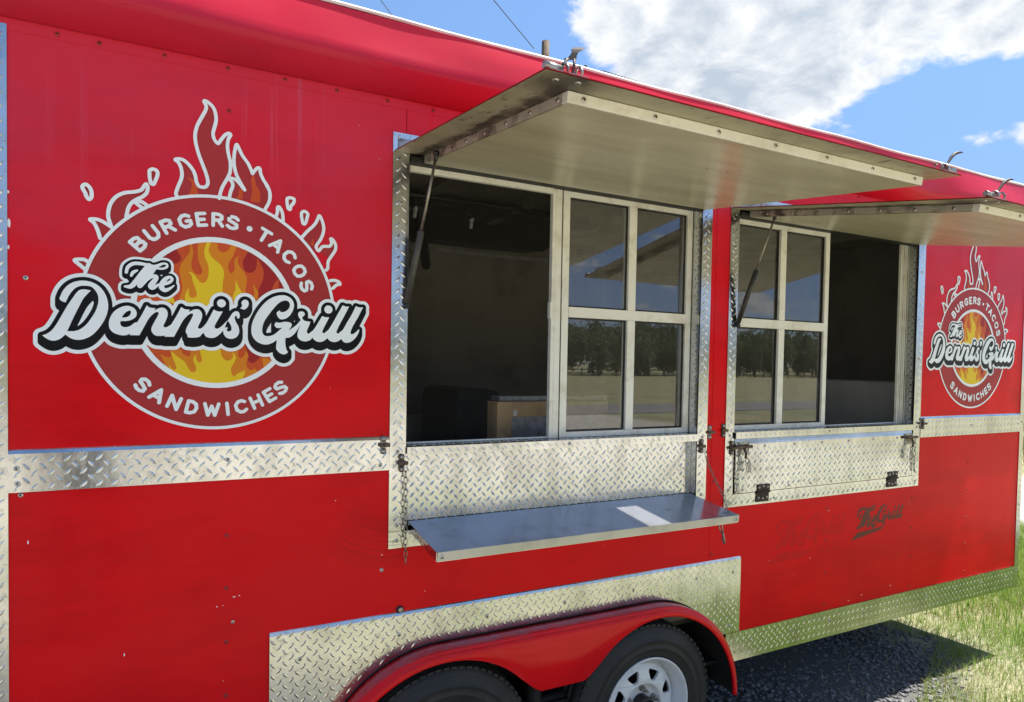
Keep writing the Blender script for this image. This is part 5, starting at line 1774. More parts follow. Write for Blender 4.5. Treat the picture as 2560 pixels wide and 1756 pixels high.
    ',2450,1090,2520,1131,2540,1137,2560,1135,2640,1089,2652,1080,2664,1060,2703,950,2677,850,2666,830,2640,815,2610,818,2590,835,2583,850,2582,870,2602,94'
    '0,2601,950,2578,1010,2550,1029,2540,1030,2533,1020,2539,940,2534,820,2528,800,2510,781,2440,743,2420,737],[3211,940,3220,936,3230,953,3291,1020,3350,1'
    '073,3390,1093,3421,1100,3380,1116,3320,1127,3270,1123,3190,1107,3160,1116,3155,1110],[-3182,1050,-3173,1060,-3144,1150,-3190,1186,-3210,1195,-3240,119'
    '7,-3326,1190,-3330,1180,-3260,1123],[2180,1179,2088,1270,2056,1380,2060,1410,2120,1508,2210,1564,2240,1573,2340,1578,2360,1573,2440,1499,2454,1480,248'
    '7,1370,2481,1340,2420,1241,2330,1185,2310,1178,2210,1173],[2214,1280,2230,1272,2290,1276,2350,1313,2385,1370,2367,1430,2320,1478,2250,1474,2190,1436,2'
    '160,1386,2157,1380,2175,1320],[3000,1480,3010,1472,3020,1497,3050,1525,3060,1540,3065,1570,3066,1700,3081,1770,3122,1850,3270,2082,3294,2150,3296,2230'
    ',3285,2280,3270,2314,3240,2230,3219,2200,3200,2183,3170,2164,3130,2153,3000,2144,2970,2136,2950,2120,2884,2020,2840,1992,2820,1992,2780,2009,2750,2039'
    ',2730,2072,2710,2130,2708,2170,2713,2190,2728,2230,2816,2360,2853,2430,2903,2560,2923,2650,2929,2730,2922,2810,2898,2900,2868,2980,2850,3015,2835,2970'
    ',2797,2890,2729,2780,2680,2722,2511,2550,2372,2370,2371,2360,2554,2160,2720,1947,2869,1720],[-1920,1539,-1950,1550,-2190,1767,-2201,1780,-2208,1800,-2'
    '200,1832,-2094,1950,-1990,1988,-1970,1986,-1950,1974,-1892,1920,-1880,1896,-1850,1900,-1826,1890,-1750,1821,-1740,1800,-1740,1780,-1769,1680,-1887,155'
    '0,-1900,1542],[1960,1559,1850,1598,1781,1690,1775,1710,1780,1840,1799,1870,1913,1970,1940,1975,2060,1967,2080,1958,2164,1880,2190,1773,2189,1750,2177,'
    '1730,2160,1718,2140,1715,2120,1720,2107,1730,2095,1750,2075,1830,2031,1870,1950,1874,1879,1810,1873,1730,1910,1679,1990,1651,2011,1630,2016,1600,2009,'
    '1580,1990,1564],[-1922,1660,-1855,1730,-1844,1770,-1860,1789,-1870,1790,-1920,1766,-1974,1710,-1969,1700],[-2058,1780,-2050,1773,-1998,1830,-1986,1870'
    ',-1994,1880,-2000,1882,-2033,1870,-2089,1810],[1620,1839,1600,1854,1589,1880,1609,1970,1604,1980,1510,2053,1500,2053,1420,2012,1390,2016,1366,2040,136'
    '2,2070,1371,2090,1390,2105,1700,2273,1720,2278,1740,2275,1760,2261,1767,2250,1771,2220,1685,1870,1673,1850,1660,1840,1640,1835],[-2794,1850,-2790,1845'
    ',-2700,1975,-2597,2110,-2760,2218,-2820,2250,-2890,2276,-2960,2284,-2966,2280,-2939,2250,-2920,2220,-2870,2110,-2841,2020],[-1610,1887,-1700,1916,-172'
    '0,1927,-1863,2110,-1875,2140,-1872,2160,-1858,2180,-1839,2190,-1810,2189,-1785,2170,-1660,2009,-1600,1987,-1590,1987,-1551,2010,-1526,2040,-1530,2101,'
    '-1659,2270,-1669,2290,-1670,2310,-1660,2332,-1640,2347,-1620,2351,-1600,2346,-1581,2330,-1440,2147,-1434,2130,-1427,2020,-1437,1990,-1500,1923,-1570,1'
    '887,-1590,1883],[-1290,2089,-1310,2100,-1320,2111,-1476,2400,-1481,2430,-1473,2450,-1460,2463,-1320,2538,-1210,2538,-1190,2531,-1177,2520,-1130,2430,-'
    '1133,2400,-1162,2350,-1040,2289,-1025,2270,-1021,2240,-1030,2220,-1040,2210,-1070,2201,-1090,2205,-1240,2279,-1275,2260,-1284,2250,-1235,2160,-1230,21'
    '30,-1237,2110,-1250,2097,-1270,2088],[1622,2090,1630,2084,1638,2090,1646,2120,1640,2128,1605,2110,1609,2100],[1170,2146,1150,2159,1142,2170,1137,2190,'
    '1140,2210,1271,2460,1190,2504,1167,2530,1166,2560,1177,2580,1200,2594,1220,2595,1495,2450,1511,2430,1515,2400,1505,2380,1495,2370,1480,2363,1460,2361,'
    '1360,2411,1222,2160,1200,2146],[-2542,2180,-2540,2177,-2430,2299,-2282,2450,-2290,2480,-2254,2680,-2226,2770,-2179,2860,-2140,2912,-2090,2961,-2020,30'
    '15,-1910,3084,-1840,3150,-1811,3190,-1798,3220,-1785,3290,-1785,3310,-1790,3321,-1831,3240,-1860,3208,-1890,3186,-1940,3160,-2040,3124,-2230,3080,-231'
    '0,3047,-2380,3004,-2433,2960,-2470,2920,-2506,2870,-2546,2800,-2578,2720,-2601,2620,-2613,2530,-2614,2460,-2603,2380],[-830,2310,-950,2367,-966,2380,-'
    '1017,2530,-1020,2550,-1014,2570,-950,2685,-850,2732,-830,2737,-730,2718,-711,2710,-694,2690,-691,2660,-700,2639,-710,2630,-730,2621,-820,2636,-882,261'
    '0,-918,2540,-888,2450,-880,2441,-820,2412,-750,2435,-724,2470,-721,2480,-728,2490,-780,2475,-810,2479,-833,2500,-838,2520,-835,2540,-822,2560,-810,256'
    '7,-700,2603,-670,2597,-652,2580,-617,2470,-625,2440,-690,2353,-810,2311],[-1338,2350,-1330,2342,-1260,2380,-1235,2420,-1240,2433,-1250,2441,-1290,2442'
    ',-1360,2406,-1365,2400],[-510,2397,-526,2410,-536,2430,-587,2750,-585,2780,-571,2800,-550,2810,-340,2843,-310,2838,-291,2820,-285,2790,-291,2770,-310,'
    '2752,-482,2720,-470,2658,-340,2678,-310,2664,-296,2640,-298,2610,-320,2586,-455,2560,-450,2510,-440,2498,-290,2522,-270,2521,-250,2510,-236,2490,-234,'
    '2470,-240,2450,-250,2437,-270,2426,-480,2393],[380,2409,320,2418,300,2428,227,2490,215,2520,218,2540,230,2558,260,2571,290,2564,350,2514,360,2511,420,'
    '2502,461,2520,461,2530,454,2540,390,2580,280,2634,262,2660,261,2750,267,2770,290,2791,360,2831,380,2836,510,2814,585,2740,597,2710,593,2690,580,2671,5'
    '50,2659,520,2668,460,2725,390,2735,363,2720,359,2710,367,2700,440,2664,540,2602,551,2590,559,2570,558,2480,552,2460,540,2446,440,2403],[850,2410,820,2'
    '419,794,2440,779,2470,776,2500,786,2530,810,2558,840,2571,870,2573,900,2562,924,2540,938,2510,939,2480,929,2450,910,2428,880,2412],[-120,2440,-140,245'
    '0,-156,2480,-157,2810,-154,2830,-139,2850,-110,2861,50,2859,140,2809,151,2800,162,2780,164,2690,160,2670,145,2650,96,2620,173,2510,179,2490,175,2470,1'
    '61,2450,150,2443,130,2439,110,2443,89,2460,-4,2590,-10,2594,-50,2594,-58,2590,-62,2470,-77,2450,-90,2442],[-2183,2540,-2180,2537,-2067,2630,-1922,2740'
    ',-2010,2803,-2060,2849,-2070,2850,-2099,2810,-2141,2730,-2165,2650],[-59,2700,-50,2692,20,2692,60,2714,66,2720,66,2730,63,2740,20,2763,-50,2763,-58,27'
    '60],[2370,2758,2345,2770,2330,2784,2313,2810,2299,2850,2271,3010,2267,3110,2282,3160,2315,3200,2340,3216,2370,3227,2420,3230,2450,3221,2480,3206,2522,'
    '3170,2543,3130,2548,3100,2546,3070,2497,2870,2470,2804,2449,2780,2420,2761,2400,2757],[-3110,2788,-3130,2798,-3150,2816,-3185,2870,-3207,2920,-3220,29'
    '80,-3263,3050,-3289,3120,-3285,3160,-3267,3200,-3230,3240,-3190,3258,-3160,3260,-3130,3254,-3100,3238,-3070,3211,-3038,3170,-3015,3130,-2992,3060,-298'
    '5,2990,-2985,2930,-2989,2900,-3002,2860,-3026,2820,-3050,2798,-3080,2786],[-1842,2800,-1830,2800,-1804,2820,-1880,2870,-1900,2878,-1940,2879,-1943,287'
    '0],[1718,2870,1730,2863,1740,2870,1730,3000,1713,3070,1680,3145,1675,3070,1635,2920],[2389,2880,2390,2875,2400,2877,2405,2890,2453,3090,2450,3108,2440'
    ',3119,2420,3131,2400,3137,2370,3122,2363,3110,2360,3090,2365,3010],[-3094,2900,-3090,2894,-3083,2910,-3078,2960,-3081,3020,-3091,3070,-3110,3109,-3130'
    ',3137,-3150,3158,-3170,3166,-3187,3150,-3195,3130,-3173,3080,-3135,3020,-3114,2940],[1206,3120,1230,3111,1236,3120,1326,3300,1356,3390,1362,3420,1364,'
    '3570,1356,3630,1344,3670,1266,3800,1260,3830,1196,3920,1135,4040,1108,4110,1098,4150,1090,4237,1077,4230,1037,4180,995,4120,970,4071,960,4061,930,4049'
    ',896,4060,881,4080,864,4140,812,4260,771,4340,740,4386,619,4540,574,4620,510,4753,498,4700,485,4600,472,4430,479,4290,500,4160,530,4050,561,3970,636,3'
    '830,761,3620,767,3590,759,3570,740,3554,710,3551,691,3560,670,3585,648,3600,565,3710,510,3768,450,3815,430,3825,400,3832,440,3754,449,3710,449,3670,43'
    '9,3620,385,3470,359,3330,370,3324,620,3287,810,3245,1010,3189],[1930,3149,1895,3180,1883,3200,1871,3240,1857,3320,1847,3420,1847,3480,1854,3510,1870,3'
    '538,1890,3557,1940,3579,2010,3586,2080,3574,2110,3561,2130,3543,2147,3510,2150,3470,2138,3410,2116,3360,2050,3270,2037,3190,2020,3160,2000,3147,1980,3'
    '141,1960,3140],[-982,3200,-720,3267,-490,3309,-240,3336,10,3346,44,3500,74,3590,121,3700,223,3900,273,4030,283,4080,291,4160,289,4310,282,4360,246,450'
    '0,228,4590,213,4690,206,4790,212,4880,225,4960,246,5030,272,5080,270,5087,240,5066,200,5021,121,4900,78,4820,50,4783,10,4765,-30,4774,-65,4800,-99,484'
    '0,-135,4900,-150,4936,-166,5000,-171,5070,-163,5140,-97,5410,-92,5510,-99,5590,-125,5700,-156,5770,-199,5820,-270,5875,-279,5870,-259,5820,-253,5770,-'
    '261,5710,-284,5640,-440,5310,-485,5200,-519,5070,-531,4980,-534,4900,-529,4820,-513,4720,-463,4510,-421,4380,-265,3970,-223,3830,-201,3710,-201,3670,-'
    '207,3630,-224,3580,-247,3540,-280,3505,-310,3488,-360,3477,-430,3476,-480,3488,-510,3505,-542,3540,-573,3600,-598,3680,-607,3770,-625,3840,-658,3920,-'
    '695,3980,-768,4070,-810,4111,-860,4150,-910,4172,-950,4177,-970,4174,-973,4170,-942,4130,-915,4080,-885,4000,-864,3890,-858,3800,-862,3740,-885,3640,-'
    '969,3400,-1004,3280,-1007,3250],[1959,3300,1982,3340,2041,3420,2054,3460,2055,3480,2050,3485,2010,3492,1980,3491,1950,3483,1940,3470,1946,3370,1952,33'
    '20],[183,3340,260,3335,266,3340,295,3500,352,3660,356,3700,349,3730,324,3770,290,3801,280,3803,201,3650,159,3550,126,3440,110,3348,120,3343],[-1650,33'
    '88,-1674,3400,-1694,3420,-1710,3450,-1720,3483,-1740,3610,-1747,3780,-1740,3808,-1730,3827,-1690,3866,-1640,3890,-1590,3893,-1530,3875,-1505,3860,-148'
    '0,3835,-1466,3810,-1457,3780,-1456,3700,-1473,3630,-1533,3460,-1547,3430,-1562,3410,-1590,3391,-1620,3384],[-1624,3500,-1620,3496,-1618,3500,-1562,366'
    '0,-1548,3730,-1549,3760,-1557,3780,-1580,3794,-1610,3801,-1634,3790,-1653,3770,-1647,3620,-1634,3530],[471,3910,480,3906,485,3910,455,3980,428,4060,39'
    '7,4190,390,4245,375,4060,365,4010,338,3930,420,3924]],"outl":[[1792,-1512,1744,-1502,1696,-1486,1632,-1454,1584,-1422,1532,-1376,1498,-1336,1472,-1298'
    ',1440,-1229,1432,-1222,1336,-1234,1264,-1232,1208,-1224,1152,-1209,1083,-1184,992,-1136,947,-1104,911,-1072,847,-1000,791,-912,760,-840,735,-888,704,-'
    '936,668,-976,608,-1024,560,-1052,512,-1072,440,-1090,384,-1096,304,-1091,248,-1078,176,-1047,112,-1006,64,-1037,8,-1062,-40,-1076,-96,-1085,-168,-1087'
    ',-224,-1082,-280,-1070,-352,-1042,-424,-1067,-504,-1084,-584,-1095,-680,-1094,-784,-1083,-832,-1068,-880,-1037,-920,-990,-944,-1023,-972,-1048,-1008,-'
    '1069,-1040,-1080,-1080,-1086,-1344,-1090,-1408,-1076,-1456,-1078,-1528,-1073,-1592,-1059,-1640,-1040,-1680,-1016,-1710,-992,-1744,-957,-1773,-1000,-18'
    '05,-1032,-1845,-1056,-1888,-1070,-1920,-1074,-2152,-1078,-2200,-1075,-2280,-1088,-2360,-1088,-2408,-1082,-2480,-1065,-2552,-1041,-2600,-1019,-2648,-99'
    '0,-2685,-960,-2744,-896,-2752,-898,-2856,-1021,-2936,-1094,-2976,-1124,-3048,-1167,-3144,-1209,-3192,-1224,-3264,-1238,-3368,-1243,-3416,-1239,-3488,-'
    '1223,-3536,-1207,-3592,-1180,-3656,-1222,-3728,-1255,-3800,-1276,-3840,-1283,-3888,-1284,-3936,-1279,-3984,-1268,-4032,-1251,-4088,-1223,-4136,-1191,-'
    '4175,-1160,-4264,-1076,-4290,-1032,-4305,-976,-4304,-760,-4297,-728,-4284,-696,-4248,-648,-4200,-613,-4120,-579,-4076,-544,-4042,-504,-3973,-384,-3867'
    ',-160,-3910,-96,-3929,-40,-3935,8,-3934,192,-3922,264,-3885,376,-3849,464,-3823,512,-3771,592,-3712,664,-3664,710,-3600,760,-3544,794,-3464,831,-3408,'
    '850,-3312,873,-3256,880,-3160,882,-3096,876,-3008,859,-2952,841,-2895,816,-2808,766,-2757,728,-2712,688,-2667,640,-2608,560,-2575,504,-2533,416,-2512,'
    '360,-2472,201,-2408,232,-2352,253,-2272,270,-2208,275,-2152,271,-2072,252,-2016,229,-1944,184,-1904,244,-1863,280,-1808,305,-1776,311,-1744,312,-1704,'
    '306,-1672,294,-1640,275,-1607,248,-1512,245,-1456,261,-1384,270,-1328,267,-1296,260,-1248,243,-1201,216,-1160,182,-1120,136,-1084,216,-1047,264,-1016,'
    '288,-984,304,-952,313,-920,317,-880,315,-840,304,-808,288,-760,251,-656,248,-600,264,-528,274,-448,268,-400,253,-352,229,-304,193,-272,160,-235,216,-1'
    '94,256,-192,320,-179,376,-155,432,-122,480,-80,522,-32,554,24,578,80,590,152,591,216,577,272,552,328,511,376,456,406,400,425,336,432,260,440,260,451,2'
    '72,454,352,469,408,488,450,522,504,560,545,608,580,656,602,704,615,760,619,824,609,880,590,928,562,968,526,1001,480,1024,432,1040,373,1129,480,1182,53'
    '6,1264,609,1360,678,1456,732,1552,770,1656,798,1752,813,1856,814,1904,807,1960,793,2056,754,2101,728,2144,697,2184,659,2221,616,2270,536,2298,464,2309'
    ',416,2314,368,2319,360,2376,359,2440,345,2488,325,2536,293,2579,248,2599,216,2614,184,2629,128,2632,64,2640,58,2680,45,2712,28,2784,160,2817,200,2818,'
    '280,2824,328,2838,376,2861,424,2895,472,2936,512,2983,544,3032,566,3072,577,3120,583,3168,583,3216,574,3264,558,3304,538,3344,509,3376,478,3384,483,34'
    '16,537,3448,569,3496,597,3544,610,3576,612,3608,608,3696,579,3784,588,3816,584,3864,570,3918,600,3976,611,4032,606,4120,576,4200,583,4240,582,4288,569'
    ',4331,544,4368,507,4393,464,4404,432,4408,400,4407,192,4390,136,4238,-176,4279,-240,4292,-280,4297,-312,4296,-528,4272,-624,4235,-720,4185,-808,4125,-'
    '888,4048,-966,3976,-1022,3888,-1071,3840,-1089,3792,-1101,3696,-1110,3640,-1106,3592,-1096,3560,-1084,3512,-1059,3400,-1092,3352,-1099,3304,-1099,3248'
    ',-1093,3200,-1082,3104,-1048,3057,-1072,3008,-1091,2960,-1104,2912,-1110,2856,-1110,2792,-1102,2720,-1081,2656,-1053,2592,-1079,2536,-1094,2456,-1104,'
    '2400,-1103,2336,-1092,2264,-1069,2208,-1039,2152,-997,2148,-1000,2159,-1064,2158,-1256,2147,-1304,2122,-1352,2048,-1435,2008,-1465,1976,-1482,1928,-15'
    '01,1888,-1510,1840,-1515]],"black":[[1824,-1416,1768,-1407,1704,-1382,1648,-1348,1600,-1305,1561,-1256,1540,-1216,1523,-1160,1517,-1096,1512,-1091,145'
    '6,-1113,1384,-1131,1336,-1136,1272,-1134,1224,-1127,1152,-1106,1080,-1074,1040,-1050,976,-999,915,-928,894,-896,864,-838,839,-760,831,-712,826,-632,82'
    '9,-360,846,-248,859,-200,892,-104,980,88,1033,184,1096,280,1168,375,1240,455,1288,501,1361,560,1456,622,1536,660,1632,692,1712,709,1800,718,1880,712,1'
    '960,690,2016,664,2078,624,2113,592,2146,552,2184,488,2203,440,2212,400,2217,352,2217,240,2224,232,2280,254,2328,262,2360,262,2419,248,2448,235,2475,21'
    '6,2509,176,2529,128,2534,96,2534,-32,2624,-39,2648,-48,2669,-64,2683,-80,2694,-104,2699,-128,2699,-176,2704,-187,2865,104,2884,128,2915,152,2917,288,2'
    '925,328,2941,368,2962,400,2992,431,3024,455,3056,470,3104,483,3160,485,3216,472,3264,447,3304,412,3334,368,3353,320,3361,256,3363,248,3368,246,3490,47'
    '2,3520,500,3552,512,3592,512,3688,480,3768,490,3808,484,3832,472,3850,456,3865,432,3872,409,3899,464,3912,481,3942,504,3976,513,4008,511,4104,479,4208'
    ',485,4232,484,4264,471,4290,448,4304,424,4311,392,4311,216,4307,192,4181,-72,4109,-208,4149,-232,4168,-248,4185,-272,4197,-304,4200,-496,4191,-552,414'
    '9,-672,4105,-752,4024,-853,3952,-918,3890,-960,3848,-981,3776,-1005,3728,-1011,3656,-1009,3608,-998,3568,-978,3520,-940,3464,-970,3416,-988,3344,-1001'
    ',3296,-1000,3256,-995,3192,-976,3152,-959,3112,-932,3104,-931,3056,-963,3016,-983,2952,-1005,2904,-1012,2856,-1012,2784,-999,2720,-973,2664,-935,2600,'
    '-971,2552,-989,2480,-1004,2416,-1005,2336,-991,2296,-976,2264,-959,2200,-908,2169,-872,2144,-828,2136,-828,2060,-880,1989,-912,2008,-977,2046,-1016,20'
    '60,-1056,2061,-1240,2051,-1280,2001,-1344,1952,-1384,1896,-1408,1864,-1415],[-3904,-1185,-3968,-1170,-4048,-1133,-4112,-1085,-4176,-1027,-4192,-1008,-'
    '4204,-984,-4208,-960,-4208,-784,-4204,-760,-4192,-733,-4173,-712,-4152,-698,-4096,-677,-4064,-660,-4010,-616,-3961,-560,-3926,-504,-3871,-400,-3748,-1'
    '36,-3750,-128,-3782,-104,-3805,-80,-3830,-32,-3837,8,-3837,176,-3829,232,-3803,312,-3777,384,-3742,456,-3713,504,-3665,568,-3600,636,-3565,664,-3504,7'
    '04,-3456,728,-3384,755,-3296,776,-3216,785,-3160,784,-3072,773,-2992,751,-2939,728,-2864,685,-2808,643,-2748,584,-2712,538,-2664,462,-2622,376,-2602,3'
    '20,-2579,232,-2564,144,-2558,32,-2557,24,-2552,20,-2472,85,-2400,128,-2328,157,-2256,174,-2208,177,-2144,170,-2096,156,-2056,139,-2008,109,-1974,80,-1'
    '948,48,-1920,-2,-1912,2,-1839,168,-1816,194,-1784,210,-1752,214,-1720,208,-1696,194,-1648,155,-1632,151,-1536,149,-1504,141,-1472,155,-1416,169,-1376,'
    '172,-1344,170,-1296,157,-1257,136,-1213,96,-1184,56,-1168,24,-1156,-16,-1149,-72,-1148,-136,-1144,-146,-1087,-32,-993,176,-980,192,-960,207,-920,219,-'
    '896,218,-872,211,-803,160,-784,155,-688,153,-648,145,-584,168,-512,176,-472,173,-424,157,-400,144,-368,119,-339,88,-318,56,-291,-8,-280,-100,-166,144,'
    '-136,174,-96,192,-94,312,-84,352,-65,392,-40,425,-8,454,24,473,64,488,128,494,160,490,192,481,224,466,251,448,295,400,320,352,331,304,330,88,332,80,33'
    '6,77,376,117,416,144,464,165,515,176,526,208,549,240,550,328,553,352,565,384,603,448,626,472,664,499,696,512,744,521,784,518,832,504,864,487,896,459,9'
    '15,432,934,392,947,328,948,136,943,96,925,40,890,-24,858,-64,832,-88,784,-118,752,-129,712,-131,708,-136,704,-256,695,-296,672,-352,684,-400,694,-472,'
    '694,-672,688,-728,671,-792,654,-832,635,-864,602,-904,544,-949,480,-979,440,-990,384,-998,336,-996,280,-985,240,-970,192,-942,160,-915,128,-876,120,-8'
    '71,56,-926,16,-951,-32,-972,-104,-988,-176,-989,-248,-977,-312,-952,-352,-925,-360,-926,-376,-939,-416,-960,-456,-974,-520,-987,-584,-996,-632,-998,-7'
    '68,-986,-792,-978,-809,-968,-826,-952,-840,-929,-847,-904,-849,-864,-872,-823,-887,-784,-896,-711,-1007,-944,-1032,-970,-1072,-987,-1336,-992,-1360,-9'
    '88,-1392,-976,-1448,-980,-1520,-975,-1560,-966,-1592,-954,-1632,-930,-1656,-908,-1697,-856,-1733,-784,-1744,-719,-1745,-728,-1752,-735,-1842,-928,-186'
    '2,-952,-1888,-968,-1920,-975,-2152,-980,-2200,-973,-2288,-990,-2352,-990,-2416,-980,-2488,-960,-2560,-929,-2599,-904,-2650,-856,-2681,-816,-2714,-760,'
    '-2736,-695,-2786,-776,-2837,-848,-2928,-955,-2985,-1008,-3027,-1040,-3072,-1068,-3136,-1100,-3208,-1126,-3256,-1138,-3320,-1145,-3392,-1143,-3440,-113'
    '5,-3504,-1114,-3544,-1094,-3600,-1056,-3608,-1058,-3680,-1121,-3736,-1153,-3816,-1180,-3856,-1186],[1363,-520,1424,-514,1473,-496,1468,-440,1468,-272,'
    '1474,-232,1472,-223,1384,-362,1353,-432,1339,-480,1334,-512,1344,-518],[-3348,-512,-3344,-516,-3298,-480,-3229,-408,-3164,-312,-3079,-160,-3027,-48,-2'
    '994,64,-2984,120,-3000,167,-3012,160,-3080,74,-3139,-16,-3173,-88,-3252,-272],[2134,-168,2145,-160,2147,-152,2142,-128,2136,-116,2119,-144,2120,-152]]'
    ',"white":[[1800,-1146,1744,-1124,1696,-1093,1656,-1052,1629,-1008,1618,-968,1616,-904,1637,-728,1632,-726,1568,-776,1512,-814,1424,-852,1392,-862,1336'
    ',-870,1280,-869,1240,-862,1184,-845,1128,-820,1093,-800,1044,-760,1002,-712,976,-674,951,-624,934,-568,925,-496,924,-416,928,-360,940,-280,954,-224,98'
    '2,-144,1045,0,1091,88,1144,176,1243,312,1308,384,1349,424,1392,460,1464,512,1504,536,1576,570,1624,587,1696,606,1800,620,1864,615,1904,605,1968,579,20'
    '16,548,2046,520,2080,475,2099,440,2115,384,2119,352,2115,288,2103,224,2077,152,2028,64,1984,6,1936,-40,1880,-76,1808,-102,1760,-106,1720,-97,1696,-80,'
    '1680,-63,1660,-32,1632,24,1621,64,1626,88,1640,110,1656,126,1712,157,1720,157,1722,136,1733,120,1752,113,1776,111,1808,115,1848,128,1872,139,1904,161,'
    '1952,208,1970,232,1986,264,1996,296,2001,336,1994,384,1972,424,1944,450,1904,464,1864,465,1840,462,1784,443,1721,408,1664,360,1606,296,1488,143,1320,-'
    '109,1276,-192,1246,-280,1229,-360,1221,-432,1224,-488,1234,-528,1253,-568,1280,-596,1320,-614,1352,-618,1400,-617,1452,-608,1504,-590,1552,-565,1599,-'
    '528,1779,-360,1776,-356,1768,-355,1688,-368,1656,-368,1624,-358,1592,-335,1571,-304,1567,-288,1568,-264,1582,-232,1616,-190,1656,-204,1696,-208,1728,-'
    '204,1816,-179,1856,-172,1944,-173,2000,-183,2024,-194,2046,-216,2057,-240,2059,-264,2053,-288,2030,-336,1977,-416,1984,-420,2088,-343,2171,-272,2220,-'
    '224,2319,-96,2317,-88,2280,-44,2256,0,2240,48,2239,80,2247,112,2264,140,2288,154,2336,164,2368,162,2408,144,2428,120,2436,96,2432,66,2421,48,2358,-16,'
    '2357,-24,2368,-48,2391,-88,2416,-108,2456,-121,2512,-131,2601,-136,2569,-248,2513,-384,2500,-432,2501,-456,2507,-472,2528,-496,2544,-504,2568,-501,258'
    '4,-478,2671,-408,2696,-381,2777,-256,2952,55,3008,33,3056,21,3165,24,2991,-336,2965,-400,2960,-432,2971,-456,2984,-466,3000,-472,3032,-468,3050,-440,3'
    '120,-386,3144,-360,3200,-276,3310,-80,3568,411,3576,414,3672,383,3704,382,3768,390,3772,384,3611,56,3474,-208,3400,-376,3390,-424,3396,-448,3408,-458,'
    '3424,-464,3456,-461,3472,-453,3490,-424,3563,-368,3591,-336,3616,-296,3728,-85,3868,160,3984,414,4064,387,4096,381,4144,381,4208,387,4211,384,4059,72,'
    '3897,-216,3842,-352,3828,-408,3825,-432,3828,-448,3848,-468,3872,-473,3920,-457,3960,-430,4022,-376,4080,-310,4088,-310,4096,-315,4102,-328,4094,-368,'
    '4073,-432,4044,-496,4024,-528,3952,-619,3903,-664,3864,-693,3808,-724,3760,-739,3720,-745,3664,-743,3638,-736,3602,-712,3544,-636,3536,-631,3480,-681,'
    '3424,-713,3368,-731,3336,-735,3304,-735,3248,-724,3198,-704,3160,-675,3112,-620,3104,-624,3080,-654,3056,-677,2984,-722,2920,-744,2864,-746,2792,-731,'
    '2744,-704,2682,-648,2672,-632,2664,-607,2624,-672,2600,-692,2560,-714,2528,-726,2472,-739,2416,-739,2368,-730,2320,-710,2271,-672,2239,-632,2226,-592,'
    '2224,-544,2232,-472,2256,-384,2291,-288,2293,-280,2288,-274,2248,-354,2196,-440,2144,-512,2092,-568,2040,-610,1984,-640,1944,-648,1896,-644,1888,-646,'
    '1878,-704,1874,-760,1878,-824,1889,-912,1902,-968,1921,-1024,1930,-1040,1957,-1064,1960,-1072,1920,-1118,1888,-1139,1840,-1150],[-3880,-920,-3929,-912'
    ',-3999,-880,-4048,-843,-4104,-792,-4103,-784,-4032,-755,-3971,-712,-3919,-664,-3864,-591,-3782,-440,-3570,8,-3389,328,-3336,402,-3320,417,-3288,437,-3'
    '256,450,-3224,456,-3176,457,-3136,452,-3055,440,-3051,432,-3104,371,-3179,272,-3220,208,-3244,160,-3423,-264,-3569,-648,-3571,-656,-3568,-659,-3448,-6'
    '57,-3400,-647,-3344,-628,-3312,-612,-3264,-579,-3183,-504,-3136,-447,-3104,-400,-3037,-288,-2973,-168,-2951,-120,-2921,-40,-2889,88,-2879,160,-2877,22'
    '4,-2884,288,-2898,344,-2922,400,-2968,472,-3008,515,-3040,537,-3072,548,-3128,555,-3240,550,-3304,533,-3369,496,-3398,472,-3436,432,-3486,360,-3542,25'
    '6,-3603,96,-3608,92,-3656,101,-3696,122,-3728,149,-3739,176,-3734,208,-3699,312,-3673,376,-3652,416,-3591,504,-3560,539,-3512,582,-3480,604,-3424,635,'
    '-3352,662,-3280,680,-3240,685,-3168,686,-3128,683,-3064,671,-3024,658,-2944,620,-2880,576,-2824,522,-2791,480,-2746,408,-2712,336,-2685,256,-2668,176,'
    '-2658,96,-2657,16,-2660,-32,-2673,-112,-2698,-208,-2744,-333,-2782,-408,-2841,-512,-2920,-627,-2970,-688,-3024,-744,-3056,-771,-3112,-810,-3200,-853,-'
    '3240,-866,-3304,-878,-3360,-880,-3416,-872,-3464,-856,-3496,-841,-3544,-808,-3608,-754,-3616,-752,-3688,-831,-3752,-883,-3816,-910],[-688,-728,-749,-7'
    '20,-752,-664,-789,-600,-795,-576,-796,-544,-787,-496,-759,-416,-654,-200,-617,-112,-612,-88,-613,-72,-624,-56,-640,-49,-672,-53,-720,-83,-777,-136,-83'
    '4,-208,-892,-304,-1088,-720,-1096,-722,-1320,-726,-1328,-720,-1316,-696,-1320,-691,-1368,-705,-1424,-713,-1504,-710,-1536,-703,-1568,-687,-1592,-665,-'
    '1617,-632,-1635,-600,-1644,-568,-1642,-512,-1629,-464,-1608,-405,-1509,-200,-1473,-112,-1468,-88,-1469,-72,-1480,-57,-1496,-50,-1512,-50,-1536,-59,-15'
    '87,-96,-1632,-142,-1683,-208,-1739,-304,-1928,-709,-2152,-714,-2155,-712,-2154,-704,-2142,-680,-2144,-675,-2200,-701,-2248,-717,-2296,-725,-2344,-725,'
    '-2424,-709,-2512,-675,-2542,-656,-2576,-624,-2611,-576,-2627,-544,-2637,-512,-2640,-480,-2643,-400,-2638,-352,-2615,-264,-2575,-168,-2533,-104,-2472,-'
    '39,-2392,20,-2321,56,-2240,77,-2192,78,-2160,73,-2104,53,-2064,29,-2042,8,-2016,-28,-1999,-72,-1993,-120,-1998,-168,-2008,-197,-2024,-222,-2056,-254,-'
    '2096,-283,-2144,-307,-2192,-323,-2248,-334,-2368,-341,-2374,-352,-2381,-392,-2376,-424,-2358,-464,-2343,-480,-2312,-496,-2280,-502,-2240,-499,-2200,-4'
